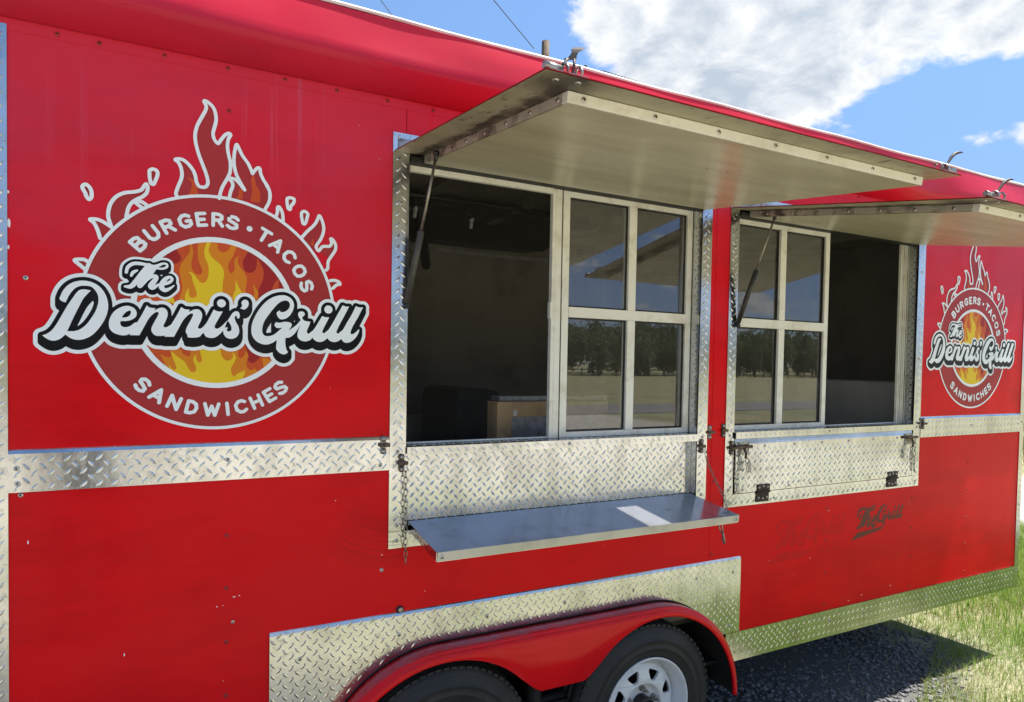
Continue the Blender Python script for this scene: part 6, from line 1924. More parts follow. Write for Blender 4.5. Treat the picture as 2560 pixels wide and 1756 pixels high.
    '89,-2152,-468,-2126,-448,-2049,-376,-2024,-362,-1981,-352,-1864,-128,-1760,106,-1752,114,-1712,80,-1672,58,-1624,52,-1552,51,-1548,48,-1576,-10,-1568,'
    '-11,-1472,48,-1440,62,-1392,73,-1360,73,-1336,68,-1312,54,-1281,24,-1262,-8,-1251,-40,-1246,-88,-1249,-136,-1255,-168,-1275,-232,-1305,-312,-1345,-400'
    ',-1352,-432,-1345,-448,-1322,-464,-1304,-470,-1288,-469,-1256,-454,-1160,-382,-1025,-128,-912,121,-864,83,-824,62,-776,56,-704,55,-696,48,-722,0,-724,'
    '-8,-720,-11,-616,52,-584,66,-536,77,-496,77,-472,71,-440,51,-416,27,-395,-8,-385,-40,-380,-88,-384,-144,-398,-200,-421,-264,-489,-424,-482,-456,-456,-'
    '472,-440,-472,-408,-460,-382,-440,-336,-391,-288,-328,-246,-256,-88,82,-80,90,-24,61,24,44,56,41,154,48,-19,-288,-51,-360,-58,-400,-51,-424,-29,-448,0'
    ',-454,22,-448,54,-432,104,-396,158,-344,264,-220,272,-213,280,-214,392,-15,424,29,456,54,488,70,512,75,536,73,560,64,576,52,598,16,610,-40,602,-96,593'
    ',-120,584,-130,568,-135,544,-134,528,-74,512,-62,496,-60,488,-64,479,-80,473,-104,472,-128,482,-176,504,-237,558,-328,572,-360,593,-448,596,-512,586,-'
    '568,564,-624,535,-664,496,-695,432,-724,376,-732,312,-724,264,-704,224,-672,188,-616,169,-552,168,-492,105,-576,32,-651,-29,-696,-80,-716,-120,-722,-1'
    '68,-723,-216,-716,-264,-699,-288,-682,-304,-664,-344,-582,-352,-585,-396,-632,-420,-680,-456,-703,-504,-717,-592,-730,-632,-732],[286,-512,304,-519,32'
    '8,-519,360,-503,382,-480,388,-464,390,-440,385,-392,372,-344,336,-280,296,-220,288,-215,261,-256,210,-408,216,-416,240,-403,256,-402,282,-408,295,-416'
    ',264,-454,258,-472,267,-496],[-2344,-248,-2240,-234,-2208,-220,-2184,-203,-2152,-165,-2136,-128,-2129,-80,-2136,-50,-2152,-44,-2184,-53,-2224,-74,-225'
    '1,-96,-2308,-168],[704,135,618,160,620,168,651,200,669,240,666,264,649,312,648,328,672,376,703,408,736,422,776,419,800,410,816,400,838,368,850,320,844'
    ',272,824,223,783,168,744,140,728,135],[3104,143,3064,163,3031,200,3020,224,3014,248,3018,296,3037,336,3072,369,3096,381,3120,387,3168,384,3208,366,322'
    '5,352,3244,328,3256,304,3261,280,3259,232,3240,192,3224,173,3200,155,3176,145,3152,140],[96,166,53,184,21,216,4,256,2,280,4,304,21,344,52,376,96,395,1'
    '36,395,176,381,209,352,230,312,234,288,233,264,227,240,216,219,184,185,144,167,120,164]],"to":[[-1362,307,-1404,318,-1440,334,-1482,359,-1506,378,-155'
    '4,356,-1602,346,-1644,346,-1686,354,-1716,365,-1746,381,-1794,420,-1836,394,-1878,379,-1908,375,-1944,377,-2004,394,-2046,368,-2076,356,-2160,343,-221'
    '4,347,-2292,366,-2352,391,-2391,422,-2415,458,-2429,500,-2431,602,-2426,638,-2411,674,-2384,710,-2352,734,-2307,752,-2344,776,-2369,800,-2389,830,-240'
    '1,860,-2407,896,-2407,980,-2399,1070,-2383,1148,-2358,1208,-2325,1256,-2268,1315,-2201,1364,-2148,1392,-2094,1409,-2016,1420,-1878,1418,-1752,1399,-17'
    '10,1404,-1680,1403,-1632,1391,-1590,1368,-1440,1437,-1374,1451,-1314,1453,-1266,1447,-1224,1433,-1186,1412,-1159,1388,-1135,1358,-1119,1328,-1102,1268'
    ',-1100,1148,-1113,1082,-1072,1058,-1032,1023,-1004,986,-981,932,-973,884,-974,788,-957,752,-949,716,-951,602,-969,554,-1014,493,-1092,414,-1164,355,-1'
    '212,327,-1266,308,-1308,303]],"tb":[[-1356,373,-1410,391,-1446,413,-1477,440,-1500,468,-1548,430,-1578,417,-1626,410,-1680,420,-1716,439,-1734,453,-17'
    '58,480,-1782,523,-1788,527,-1830,475,-1854,457,-1878,447,-1908,441,-1944,443,-1974,452,-2010,472,-2040,448,-2082,423,-2142,409,-2196,410,-2238,418,-23'
    '10,442,-2340,463,-2358,488,-2366,518,-2366,608,-2354,644,-2334,668,-2310,682,-2280,692,-2214,704,-2192,722,-2176,746,-2203,770,-2220,805,-2268,809,-23'
    '08,830,-2328,855,-2341,890,-2342,986,-2335,1058,-2321,1130,-2297,1184,-2250,1243,-2196,1290,-2155,1316,-2112,1336,-2040,1352,-1974,1356,-1884,1353,-17'
    '46,1332,-1716,1338,-1686,1338,-1644,1325,-1608,1300,-1590,1300,-1566,1306,-1506,1332,-1428,1372,-1368,1387,-1314,1388,-1278,1383,-1248,1373,-1212,1349'
    ',-1186,1316,-1168,1268,-1164,1232,-1165,1148,-1172,1112,-1188,1078,-1205,1058,-1233,1034,-1164,1029,-1128,1016,-1086,986,-1058,950,-1045,920,-1038,884'
    ',-1038,800,-1043,770,-1023,740,-1014,710,-1014,617,-1026,584,-1080,517,-1154,446,-1200,409,-1236,388,-1278,372,-1326,369],[-1414,938,-1410,933,-1380,9'
    '64,-1359,980,-1428,977,-1430,974]],"tw":[[-1326,506,-1358,512,-1386,524,-1433,560,-1457,596,-1464,620,-1470,666,-1560,574,-1596,552,-1626,547,-1656,55'
    '3,-1686,570,-1706,590,-1720,614,-1727,638,-1728,656,-1722,686,-1710,711,-1666,776,-1595,866,-1592,872,-1596,874,-1626,865,-1662,845,-1723,794,-1867,60'
    '2,-1890,584,-1908,578,-1926,577,-1944,582,-1962,593,-1975,608,-1983,626,-1983,662,-1986,667,-2050,596,-2079,572,-2118,551,-2154,545,-2190,547,-2250,56'
    '1,-2291,578,-2300,590,-2301,602,-2289,620,-2268,628,-2187,644,-2154,667,-2137,686,-2043,824,-1926,1010,-1807,1178,-1812,1183,-1872,1195,-1944,1200,-20'
    '22,1195,-2082,1174,-2124,1146,-2168,1100,-2184,1063,-2207,962,-2220,948,-2238,942,-2256,945,-2268,954,-2276,968,-2277,980,-2271,1052,-2258,1112,-2244,'
    '1146,-2226,1172,-2179,1220,-2130,1255,-2094,1273,-2034,1287,-1974,1291,-1890,1288,-1740,1265,-1716,1273,-1698,1274,-1668,1264,-1644,1241,-1590,1235,-1'
    '566,1237,-1542,1246,-1476,1275,-1422,1304,-1380,1318,-1344,1323,-1314,1323,-1278,1315,-1260,1305,-1243,1286,-1231,1250,-1233,1208,-1248,1178,-1266,116'
    '3,-1302,1142,-1374,1118,-1434,1115,-1524,1124,-1606,980,-1602,976,-1549,980,-1518,970,-1500,958,-1488,943,-1473,908,-1472,878,-1483,830,-1563,686,-145'
    '3,746,-1419,812,-1377,872,-1332,920,-1284,949,-1236,966,-1212,969,-1176,965,-1146,951,-1116,920,-1107,902,-1104,884,-1107,854,-1116,830,-1144,788,-118'
    '0,752,-1206,736,-1331,686,-1335,650,-1331,638,-1320,626,-1308,618,-1290,616,-1254,627,-1203,650,-1104,718,-1086,716,-1078,704,-1081,692,-1146,613,-121'
    '9,548,-1272,515,-1296,507],[-1283,800,-1278,796,-1260,802,-1218,826,-1184,866,-1178,878,-1181,884,-1194,893,-1224,874,-1250,848],[-2136,870,-2153,884,'
    '-2158,908,-2139,974,-2117,1016,-2088,1040,-2028,1068,-1992,1079,-1974,1074,-1966,1064,-1962,1052,-1968,1032,-2040,971,-2063,944,-2102,878,-2118,869],['
    '-1478,1178,-1470,1173,-1410,1173,-1386,1177,-1350,1189,-1320,1204,-1300,1220,-1294,1232,-1296,1256,-1308,1262,-1326,1264,-1368,1259]],"decal":[[-2480,'
    '-1146,-2487,-1140,-1980,-760,40,-642,56,-650,-140,-790],[-790,-660,-850,-639,-920,-584,-954,-530,-970,-448,-1072,-560,-1109,-590,-1130,-599,-1170,-606'
    ',-1220,-597,-1260,-574,-1292,-540,-1310,-510,-1323,-470,-1323,-440,-1315,-400,-1295,-360,-1236,-270,-1151,-160,-1160,-150,-1230,-189,-1280,-231,-1490,'
    '-521,-1530,-555,-1580,-564,-1625,-550,-1660,-516,-1680,-463,-1740,-531,-1780,-565,-1850,-602,-1900,-608,-1950,-604,-2030,-583,-2090,-553,-2099,-520,-2'
    '080,-493,-2050,-481,-1950,-460,-1908,-430,-1881,-400,-1730,-166,-1594,60,-1436,290,-1443,300,-1510,314,-1610,322,-1710,314,-1790,285,-1866,230,-1908,1'
    '80,-1929,130,-1966,-20,-1991,-40,-2030,-41,-2059,-20,-2069,10,-2054,160,-2025,250,-1998,290,-1940,353,-1870,407,-1820,434,-1740,454,-1650,460,-1490,45'
    '2,-1330,425,-1300,437,-1270,439,-1220,420,-1190,389,-1110,382,-1000,423,-870,489,-830,499,-780,505,-720,500,-690,490,-662,470,-636,430,-626,370,-633,3'
    '30,-656,290,-730,240,-830,207,-910,203,-1020,215,-1030,207,-1131,20,-1070,21,-1020,5,-990,-18,-974,-40,-955,-90,-953,-130,-969,-200,-1060,-370,-1050,-'
    '378,-948,-320,-920,-255,-870,-175,-811,-100,-750,-47,-680,-11,-610,4,-550,-4,-500,-34,-494,-30,-440,83,-390,168,-280,304,-230,350,-150,405,-100,430,-2'
    '0,456,60,469,120,467,180,450,230,421,268,380,288,340,294,290,284,230,241,140,180,72,110,33,70,24,40,24,10,36,-19,70,-44,120,-40,146,-20,167,20,184,30,'
    '163,60,157,100,164,140,182,174,210,200,244,212,280,210,320,180,362,150,374,120,375,80,366,40,349,-37,290,-120,196,-230,50,-270,-10,-293,-60,-315,-150,'
    '-314,-220,-303,-250,-288,-270,-260,-286,-230,-292,-160,-286,-94,-260,54,-140,50,-133,-30,-136,-70,-113,-82,-90,-81,-70,-50,-29,10,-40,110,-18,210,-23,'
    '240,-40,253,-70,244,-100,212,-150,220,-159,270,-125,362,-50,431,30,392,80,376,130,390,172,410,184,440,190,490,178,509,150,501,120,458,80,458,70,480,34'
    ',520,15,610,6,621,0,600,-66,555,-170,557,-200,580,-221,600,-220,690,-142,761,-40,860,122,930,102,1000,104,1005,100,870,-160,867,-180,873,-190,890,-201'
    ',914,-200,931,-180,980,-145,1018,-100,1280,340,1290,342,1350,324,1410,328,1417,320,1217,-40,1168,-140,1160,-170,1167,-190,1190,-198,1210,-194,1230,-17'
    '1,1280,-136,1310,-99,1481,180,1565,340,1640,323,1710,326,1716,320,1619,140,1502,-50,1458,-160,1456,-180,1470,-199,1490,-202,1510,-197,1570,-159,1630,-'
    '102,1643,-110,1644,-120,1628,-170,1603,-220,1555,-280,1509,-320,1450,-355,1390,-370,1330,-365,1300,-346,1260,-299,1220,-331,1180,-351,1130,-363,1090,-'
    '362,1020,-340,970,-293,930,-329,890,-353,840,-369,800,-371,730,-351,660,-293,632,-330,590,-352,530,-366,470,-363,410,-335,370,-290,367,-230,394,-130,3'
    '96,-120,390,-115,330,-204,270,-266,200,-306,137,-310,127,-380,137,-470,159,-540,187,-570,140,-611,100,-620,60,-612,10,-587,-29,-550,-44,-520,-49,-490,'
    '-35,-370,-40,-360,-130,-417,-180,-436,-230,-446,-320,-439,-380,-417,-420,-394,-516,-510,-640,-623,-680,-648,-720,-663],[-740,-490,-710,-496,-610,-456,'
    '-469,-360,-467,-350,-494,-310,-510,-272,-520,-273,-560,-313,-600,-338,-760,-406,-762,-460],[-687,-230,-680,-235,-660,-226,-619,-200,-572,-140,-567,-13'
    '0,-575,-120,-590,-118,-620,-140,-650,-173],[-1880,-141,-1900,-120,-1905,-90,-1879,10,-1849,70,-1810,102,-1730,141,-1680,158,-1646,150,-1628,120,-1629,'
    '100,-1640,82,-1733,0,-1764,-40,-1820,-134,-1850,-147],[960,178,930,199,916,220,910,250,916,280,930,302,960,323,990,328,1020,321,1040,308,1060,280,1066'
    ',250,1060,220,1040,193,1020,180,990,173],[-956,300,-940,291,-880,291,-800,313,-752,340,-730,360,-724,380,-726,400,-735,410,-760,414,-820,407]],"ghost"'
    ':[[-8460,-1597,-8468,-1590,-7470,-1140,-5170,-1220,-5780,-1500],[-4680,-1460,-4700,-1457,-4725,-1440,-4737,-1420,-4739,-1390,-4677,-1030,-4660,-1005,-'
    '4630,-991,-4610,-991,-4587,-1000,-4570,-1017,-4561,-1040,-4605,-1320,-4600,-1333,-4290,-1311,-4255,-1330,-4243,-1350,-4240,-1375,-4177,-1010,-4153,-98'
    '0,-4120,-970,-4080,-985,-4063,-1010,-4060,-1030,-4106,-1310,-3800,-1290,-3760,-1305,-3741,-1340,-3741,-1360,-3750,-1383,-3767,-1400,-3790,-1409,-4180,'
    '-1440,-4220,-1425,-4237,-1400,-4240,-1380,-4247,-1400,-4260,-1415,-4290,-1429],[-3600,-1420,-3640,-1405,-3770,-1253,-3780,-1220,-3770,-1187,-3650,-101'
    '7,-3620,-993,-3350,-990,-3317,-1000,-3298,-1020,-3290,-1050,-3298,-1080,-3317,-1100,-3350,-1110,-3570,-1112,-3639,-1210,-3641,-1220,-3570,-1297,-3380,'
    '-1280,-3350,-1288,-3330,-1307,-3321,-1330,-3321,-1350,-3330,-1373,-3347,-1390,-3370,-1399],[-6100,-1001,-6180,-974,-6220,-949,-6266,-910,-6307,-850,-6'
    '324,-800,-6330,-750,-6340,-742,-6480,-883,-6520,-914,-6550,-928,-6610,-936,-6660,-927,-6714,-900,-6756,-860,-6781,-820,-6798,-770,-6800,-730,-6789,-68'
    '0,-6742,-600,-6680,-515,-6567,-380,-6570,-377,-6630,-399,-6680,-426,-6760,-488,-7037,-840,-7060,-862,-7090,-878,-7150,-886,-7180,-879,-7210,-863,-7249'
    ',-820,-7270,-749,-7370,-853,-7420,-891,-7500,-931,-7570,-939,-7630,-934,-7740,-906,-7816,-870,-7828,-850,-7830,-830,-7823,-810,-7810,-796,-7770,-778,-'
    '7630,-750,-7583,-720,-7540,-679,-7369,-440,-7157,-120,-6955,150,-6952,160,-7050,179,-7190,189,-7320,179,-7360,170,-7430,142,-7510,92,-7582,20,-7610,-4'
    '0,-7648,-200,-7660,-226,-7680,-244,-7700,-252,-7740,-250,-7760,-239,-7778,-220,-7788,-180,-7768,0,-7751,60,-7730,107,-7690,163,-7611,240,-7520,303,-74'
    '60,332,-7350,358,-7240,364,-7030,355,-6820,322,-6770,338,-6740,340,-6680,322,-6630,278,-6530,270,-6450,289,-6340,333,-6230,388,-6160,408,-6090,417,-60'
    '40,415,-5980,403,-5938,380,-5910,346,-5887,280,-5886,240,-5895,200,-5927,150,-5980,112,-6030,88,-6160,50,-6260,47,-6414,60,-6552,-170,-6470,-168,-6410'
    ',-185,-6374,-210,-6349,-240,-6324,-300,-6321,-360,-6341,-440,-6370,-499,-6463,-650,-6460,-661,-6304,-580,-6265,-500,-6200,-404,-6129,-320,-6080,-274,-'
    '6030,-242,-5950,-206,-5900,-193,-5814,-190,-5740,-40,-5675,70,-5590,182,-5490,286,-5422,340,-5330,397,-5250,431,-5186,450,-5080,468,-4990,466,-4905,44'
    '0,-4850,408,-4794,350,-4769,300,-4760,230,-4774,150,-4797,90,-4825,40,-4862,-10,-4910,-57,-4970,-96,-5020,-115,-5070,-124,-5110,-121,-5149,-100,-5187,'
    '-50,-5211,0,-5214,20,-5207,40,-5180,67,-5130,91,-5111,60,-5080,53,-5020,63,-4970,85,-4925,120,-4890,161,-4871,210,-4869,260,-4880,290,-4910,324,-4950,'
    '341,-4990,344,-5040,334,-5099,310,-5147,280,-5200,233,-5303,120,-5390,8,-5491,-130,-5544,-230,-5576,-360,-5579,-410,-5573,-450,-5558,-490,-5540,-514,-'
    '5510,-534,-5470,-543,-5370,-536,-5280,-502,-5240,-475,-5067,-330,-5180,-339,-5210,-331,-5240,-312,-5262,-280,-5262,-250,-5220,-194,-5140,-208,-5000,-1'
    '79,-4920,-179,-4870,-187,-4830,-210,-4818,-230,-4815,-250,-4833,-300,-4883,-370,-4880,-379,-4804,-330,-4670,-223,-4580,-120,-4578,-110,-4608,-80,-4638'
    ',-30,-4649,0,-4650,30,-4641,60,-4623,80,-4600,91,-4560,97,-4530,94,-4496,80,-4480,64,-4471,40,-4480,8,-4541,-50,-4536,-70,-4511,-110,-4490,-125,-4450,'
    '-137,-4322,-150,-4349,-240,-4400,-350,-4412,-390,-4412,-410,-4402,-430,-4370,-450,-4350,-447,-4337,-430,-4255,-370,-4230,-345,-4160,-248,-4000,7,-3910'
    ',-20,-3810,-16,-3806,-20,-3963,-310,-3989,-370,-3990,-400,-3980,-413,-3960,-423,-3930,-423,-3910,-397,-3822,-330,-3778,-270,-3672,-100,-3440,296,-3430'
    ',301,-3340,275,-3252,280,-3398,10,-3525,-210,-3589,-340,-3599,-370,-3598,-400,-3570,-418,-3540,-415,-3527,-410,-3510,-385,-3440,-336,-3394,-280,-3166,'
    '90,-3060,299,-2960,275,-2860,278,-2855,270,-2990,22,-3140,-219,-3174,-290,-3201,-370,-3202,-400,-3190,-417,-3170,-425,-3130,-417,-3050,-367,-2970,-291'
    ',-2953,-300,-2952,-310,-2977,-390,-3020,-467,-3083,-540,-3145,-590,-3220,-630,-3300,-648,-3370,-642,-3407,-620,-3460,-558,-3470,-557,-3520,-596,-3570,'
    '-621,-3640,-639,-3700,-637,-3780,-612,-3811,-590,-3850,-549,-3860,-547,-3903,-590,-3970,-628,-4030,-647,-4080,-649,-4130,-641,-4180,-620,-4240,-574,-4'
    '260,-544,-4270,-545,-4293,-580,-4314,-600,-4380,-630,-4460,-644,-4540,-634,-4580,-617,-4620,-589,-4650,-556,-4663,-520,-4656,-420,-4606,-280,-4610,-27'
    '0,-4692,-400,-4740,-460,-4790,-507,-4880,-561,-4972,-570,-4984,-660,-4970,-780,-4940,-876,-4906,-910,-4927,-940,-4960,-965,-5020,-980,-5080,-967,-5149'
    ',-930,-5197,-880,-5212,-850,-5219,-800,-5200,-629,-5310,-702,-5420,-743,-5476,-750,-5530,-748,-5650,-718,-5740,-818,-5831,-900,-5910,-960,-5960,-988,-'
    '6010,-1006,-6070,-1007],[-6030,-790,-5990,-793,-5900,-763,-5820,-728,-5732,-670,-5810,-587,-5895,-630,-6064,-690,-6072,-720,-6069,-750,-6058,-770],[-5'
    '970,-480,-5910,-461,-5852,-420,-5850,-354,-5900,-390],[-7540,-370,-7568,-340,-7571,-300,-7535,-180,-7490,-101,-7410,-52,-7300,-10,-7260,-3,-7230,-16,-'
    '7213,-40,-7210,-60,-7213,-80,-7226,-100,-7350,-200,-7394,-250,-7441,-330,-7470,-366,-7500,-378],[-3860,79,-3899,100,-3922,130,-3934,170,-3929,210,-391'
    '0,245,-3880,269,-3840,282,-3800,277,-3767,260,-3740,230,-3727,190,-3730,150,-3750,112,-3780,87,-3820,75],[-6325,160,-6210,158,-6110,185,-6050,215,-602'
    '0,239,-6009,260,-6014,290,-6060,302,-6140,294]]}')

# ------------------------------------------------------------------ printed logos
LOGO = json.loads(LOGO_JSON)


def make_logo(cx, cz, y0=-0.0005):
    lg = bpy.data.objects.new('logo_decal', None)
    C.objects.link(lg)
    setpar(lg, trailer)
    lg.location = (cx, 0, cz)
    lg.matrix_parent_inverse = Matrix.Translation(-Vector(trailer.location))
    og = (cx, cz)
    order = [('badge_ground', 'fill', 'd_fill'), ('flame_print', 'dark', 'd_dark'), ('flame_print', 'L2', 'd_ember'), ('flame_print', 'emb', 'd_ember'),
             ('flame_print', 'L3', 'd_orange'), ('flame_print', 'L4', 'd_yellow'), ('badge_line_work', 'line', 'd_white'), ('lettering_border', 'outl', 'd_white'),
             ('lettering_shadow', 'black', 'd_black'), ('lettering', 'white', 'd_white'), ('lettering_border', 'to', 'd_white'), ('lettering_shadow', 'tb', 'd_black'), ('lettering', 'tw', 'd_white')]
    lay = dict(fill=0, dark=1, L2=2, emb=2, L3=3, L4=4, line=5, outl=6, black=7, white=8, to=6.5, tb=7.5, tw=8.5)
    for nm, key, mt in order:
        if key == 'emb':
            for L in LOGO[key]:
                loops_mesh(nm, [L], y0 - 0.00035 * lay[key], M[mt], lg, og)
            continue
        loops_mesh(nm, LOGO[key], y0 - 0.00035 * lay[key], M[mt], lg, og)


make_logo(0.1077, 1.8192)
make_logo(3.9481, 1.8187)
wm_ = loops_mesh('faded_lettering', LOGO['decal'], -0.0006, M['d_faded'], trailer, (3.2, 0.96))
wm_['label'] = 'faded brown The Grill lettering with swoosh'
wm_ = loops_mesh('ghost_lettering', LOGO['ghost'], -0.0005, M['d_ghost'], trailer, (3.2, 0.96))
wm_['label'] = 'barely visible outline of removed The Grill lettering'

# ------------------------------------------------------------------ inside the trailer
cab = thing('plywood_cabinet', (1.45, 0.45, 0.60), 'plywood framed cabinet with grey sheet panel inside the first serving window', 'cabinet')
mb = MB()
mb.box(1.156, 1.223, 0.30, 0.33, 0.60, 1.533)
mb.box(1.224, 1.70, 0.30, 0.33, 1.471, 1.533)
mb.box(1.156, 1.176, 0.331, 0.395, 0.641, 1.533)
mb.box(1.156, 1.70, 0.331, 0.395, 0.60, 0.64)
mb.build('cabinet_frame', M['plywood'], cab, 0.002)
mb = MB()
mb.box(1.224, 1.70, 0.312, 0.328, 0.641, 1.470)
mb.build('sheet_panel', M['greymetal'], cab)
mb = MB()
mb.box(1.185, 1.72, 0.34, 0.42, 1.5335, 1.553)
mb.build('cabinet_top', M['greymetal'], cab)
mb = MB()
mb.box(1.228, 1.244, 0.295, 0.2995, 1.476, 1.498)
mb.build('paper_tag', M['d_white'], cab)

ap_ = thing('black_cooker', (1.47, 1.3, 0.60), 'dark cooker with rounded back behind the plywood cabinet', 'cooker')
mb = MB()
mb.prism([(1.352, 0.60), (1.62, 0.60), (1.62, 1.50), (1.585, 1.535), (1.52, 1.548), (1.40, 1.550), (1.365, 1.535), (1.352, 1.50)], lambda a, c, d: (a, d, c), 1.2, 1.75)
mb.build('cooker_body', M['appliance'], ap_, 0.004)
mb = MB()
mb.box(1.62, 2.05, 1.25, 1.72, 0.60, 1.46)
mb.build('cooker_side', M['appliance'], ap_, 0.004)

sc_ = thing('steel_cabinet', (3.9, 0.75, 0.60), 'pale ribbed steel cabinet standing in the open half of the second window', 'cabinet')
mb = MB()
mb.box(3.605, 4.20, 0.20, 1.30, 0.60, 1.612)
mb.build('cabinet_body', M['splash'], sc_, 0.003)
mb = MB()
mb.box(3.595, 4.21, 0.195, 1.31, 1.6125, 1.622)
mb.build('cabinet_top', M['splash'], sc_, 0.002)
mb = MB()
for k in range(14):
    mb.box(3.6025, 3.6048, 0.205, 1.295, 1.405 + k * 0.0146, 1.412 + k * 0.0146)
o = mb.build('ribs', M['splash'], sc_)
o['kind'] = 'stuff'

hd = thing('exhaust_hood', (1.5, 1.7, 2.2), 'sooty exhaust hood with pipes under the trailer ceiling behind the first window', 'hood')
mb = MB()
mb.prism([(1.25, 2.575), (2.24, 2.575), (2.24, 2.505), (1.95, 2.48), (1.55, 2.54), (1.25, 2.53)], lambda a, c, d: (d, a, c), 0.2, 2.3)
mb.build('hood_canopy', M['hood'], hd)
mb = MB()
mb.tube([(0.55, 1.12, 2.53), (1.30, 1.12, 2.53), (1.9, 1.12, 2.53)], 0.016, 10)
mb.tube([(1.36, 1.12, 2.53), (1.36, 1.12, 2.47), (1.39, 1.12, 2.45)], 0.013, 8)
mb.tube([(1.08, 1.12, 2.53), (1.08, 1.12, 2.47)], 0.013, 8)
mb.build('gas_pipe', M['appliance'], hd)
for q in ((1.08, 1.12, 2.47), (1.39, 1.12, 2.45)):
    mb = MB()
    mb.tube([q, (q[0] - 0.003, q[1], q[2] - 0.022)], 0.012, 8)
    mb.tube([(q[0] - 0.003, q[1], q[2] - 0.024), (q[0] - 0.006, q[1], q[2] - 0.055)], 0.009, 8)
    mb.build('pipe_fitting', M['d_white'], hd)
mb = MB()
mb.tube([(0.95, 1.3, 2.54), (1.22, 1.9, 2.30)], 0.03, 8)
mb.tube([(1.15, 1.3, 2.54), (1.42, 1.9, 2.30)], 0.03, 8)
mb.build('hood_strut', M['appliance'], hd)

# ------------------------------------------------------------------ ground
def ground_z(x, y):
    return 0.0


g = MB()
xs_ = sorted(set([-900, -300, -100, -40, -20, -10, -5, -2] + [-1 + 0.25 * i for i in range(0, 45)] + [11, 14, 20, 40, 100, 300, 900]))
ys_ = sorted(set([-900, -300, -120, -60, -30, -23, -15, -10, -6, -4, -3] + [-2.5 + 0.25 * i for i in range(0, 27)] + [5, 7, 10, 15, 30, 60, 150, 400, 900]))
vv = []
for y in ys_:
    for x in xs_:
        z = 0.0
        if -1 < x < 10 and -2.5 < y < 4:
            z = 0.012 * math.sin(x * 3.1 + y * 2.2) * math.sin(y * 2.7 - x) * min(1, (x + 1), (10 - x), (y + 2.5), (4 - y))
        vv.append((x, y, z))
nx = len(xs_)
g.add(vv, [(j * nx + i, j * nx + i + 1, (j + 1) * nx + i + 1, (j + 1) * nx + i) for j in range(len(ys_) - 1) for i in range(nx - 1)], 0, True)
go = g.build('ground', M['ground'], None, fix=False)
go['kind'] = 'structure'
g = MB()
g.box(-400, 400, -20.5, -16.2, -0.05, 0.02)
go = g.build('road', M['asphalt'], None)
go['kind'] = 'structure'
g = MB()
g.add([(7.6, -2.0, 0.016), (12.2, -2.0, 0.016), (12.6, 60, 0.016), (8.0, 60, 0.016)], [(0, 1, 2, 3)], 0)
go = g.build('concrete_lane', plain_noise('pale concrete', (0.33, 0.31, 0.28), (0.25, 0.24, 0.215), 1.2, 0.85, 0, 0.3, 0.35, 0.7, 0.2, 30), None)
go['kind'] = 'structure'


# gravel stones under the trailer: real stones, one mass
def stones(n):
    ico = bmesh.new()
    bmesh.ops.create_icosphere(ico, subdivisions=1, radius=1.0)
    bv = np.array([v.co[:] for v in ico.verts])
    bf = np.array([[v.index for v in f.verts] for f in ico.faces])
    ico.free()
    V, F = [], []
    k = 0
    while k < n:
        x, y = nr.uniform(1.7, 4.5), nr.uniform(-1.1, 2.2)
        edge_ = 4.05 + 0.25 * math.sin(y * 3.0) + 0.12 * math.sin(y * 9)
        if x > edge_ - max(0, nr.normal(0.0, 0.18)) or y < -1.75 + 0.45 * x + nr.normal(0, 0.12):
            continue
        s_ = nr.choice([nr.uniform(0.004, 0.009), nr.uniform(0.008, 0.015)], p=[0.75, 0.25])
        jit = bv * (1 + nr.uniform(-0.25, 0.25, (len(bv), 1)))
        an = nr.uniform(0, 6.28)
        c_, d_ = math.cos(an), math.sin(an)
        q = jit * np.array([s_ * nr.uniform(0.8, 1.5), s_, s_ * 0.7])
        q = np.stack([q[:, 0] * c_ - q[:, 1] * d_ + x, q[:, 0] * d_ + q[:, 1] * c_ + y, q[:, 2] + s_ * 0.3], 1)
        V.append(q)
        F.append(bf + k * len(bv))
        k += 1
    me = bpy.data.meshes.new('gravel')
    V = np.concatenate(V)
    F = np.concatenate(F)
    me.from_pydata(V.tolist(), [], F.tolist())
    me.materials.append(M['stone'])
    o = link('gravel', me)
    o['kind'] = 'stuff'
    return o


stones(14000)


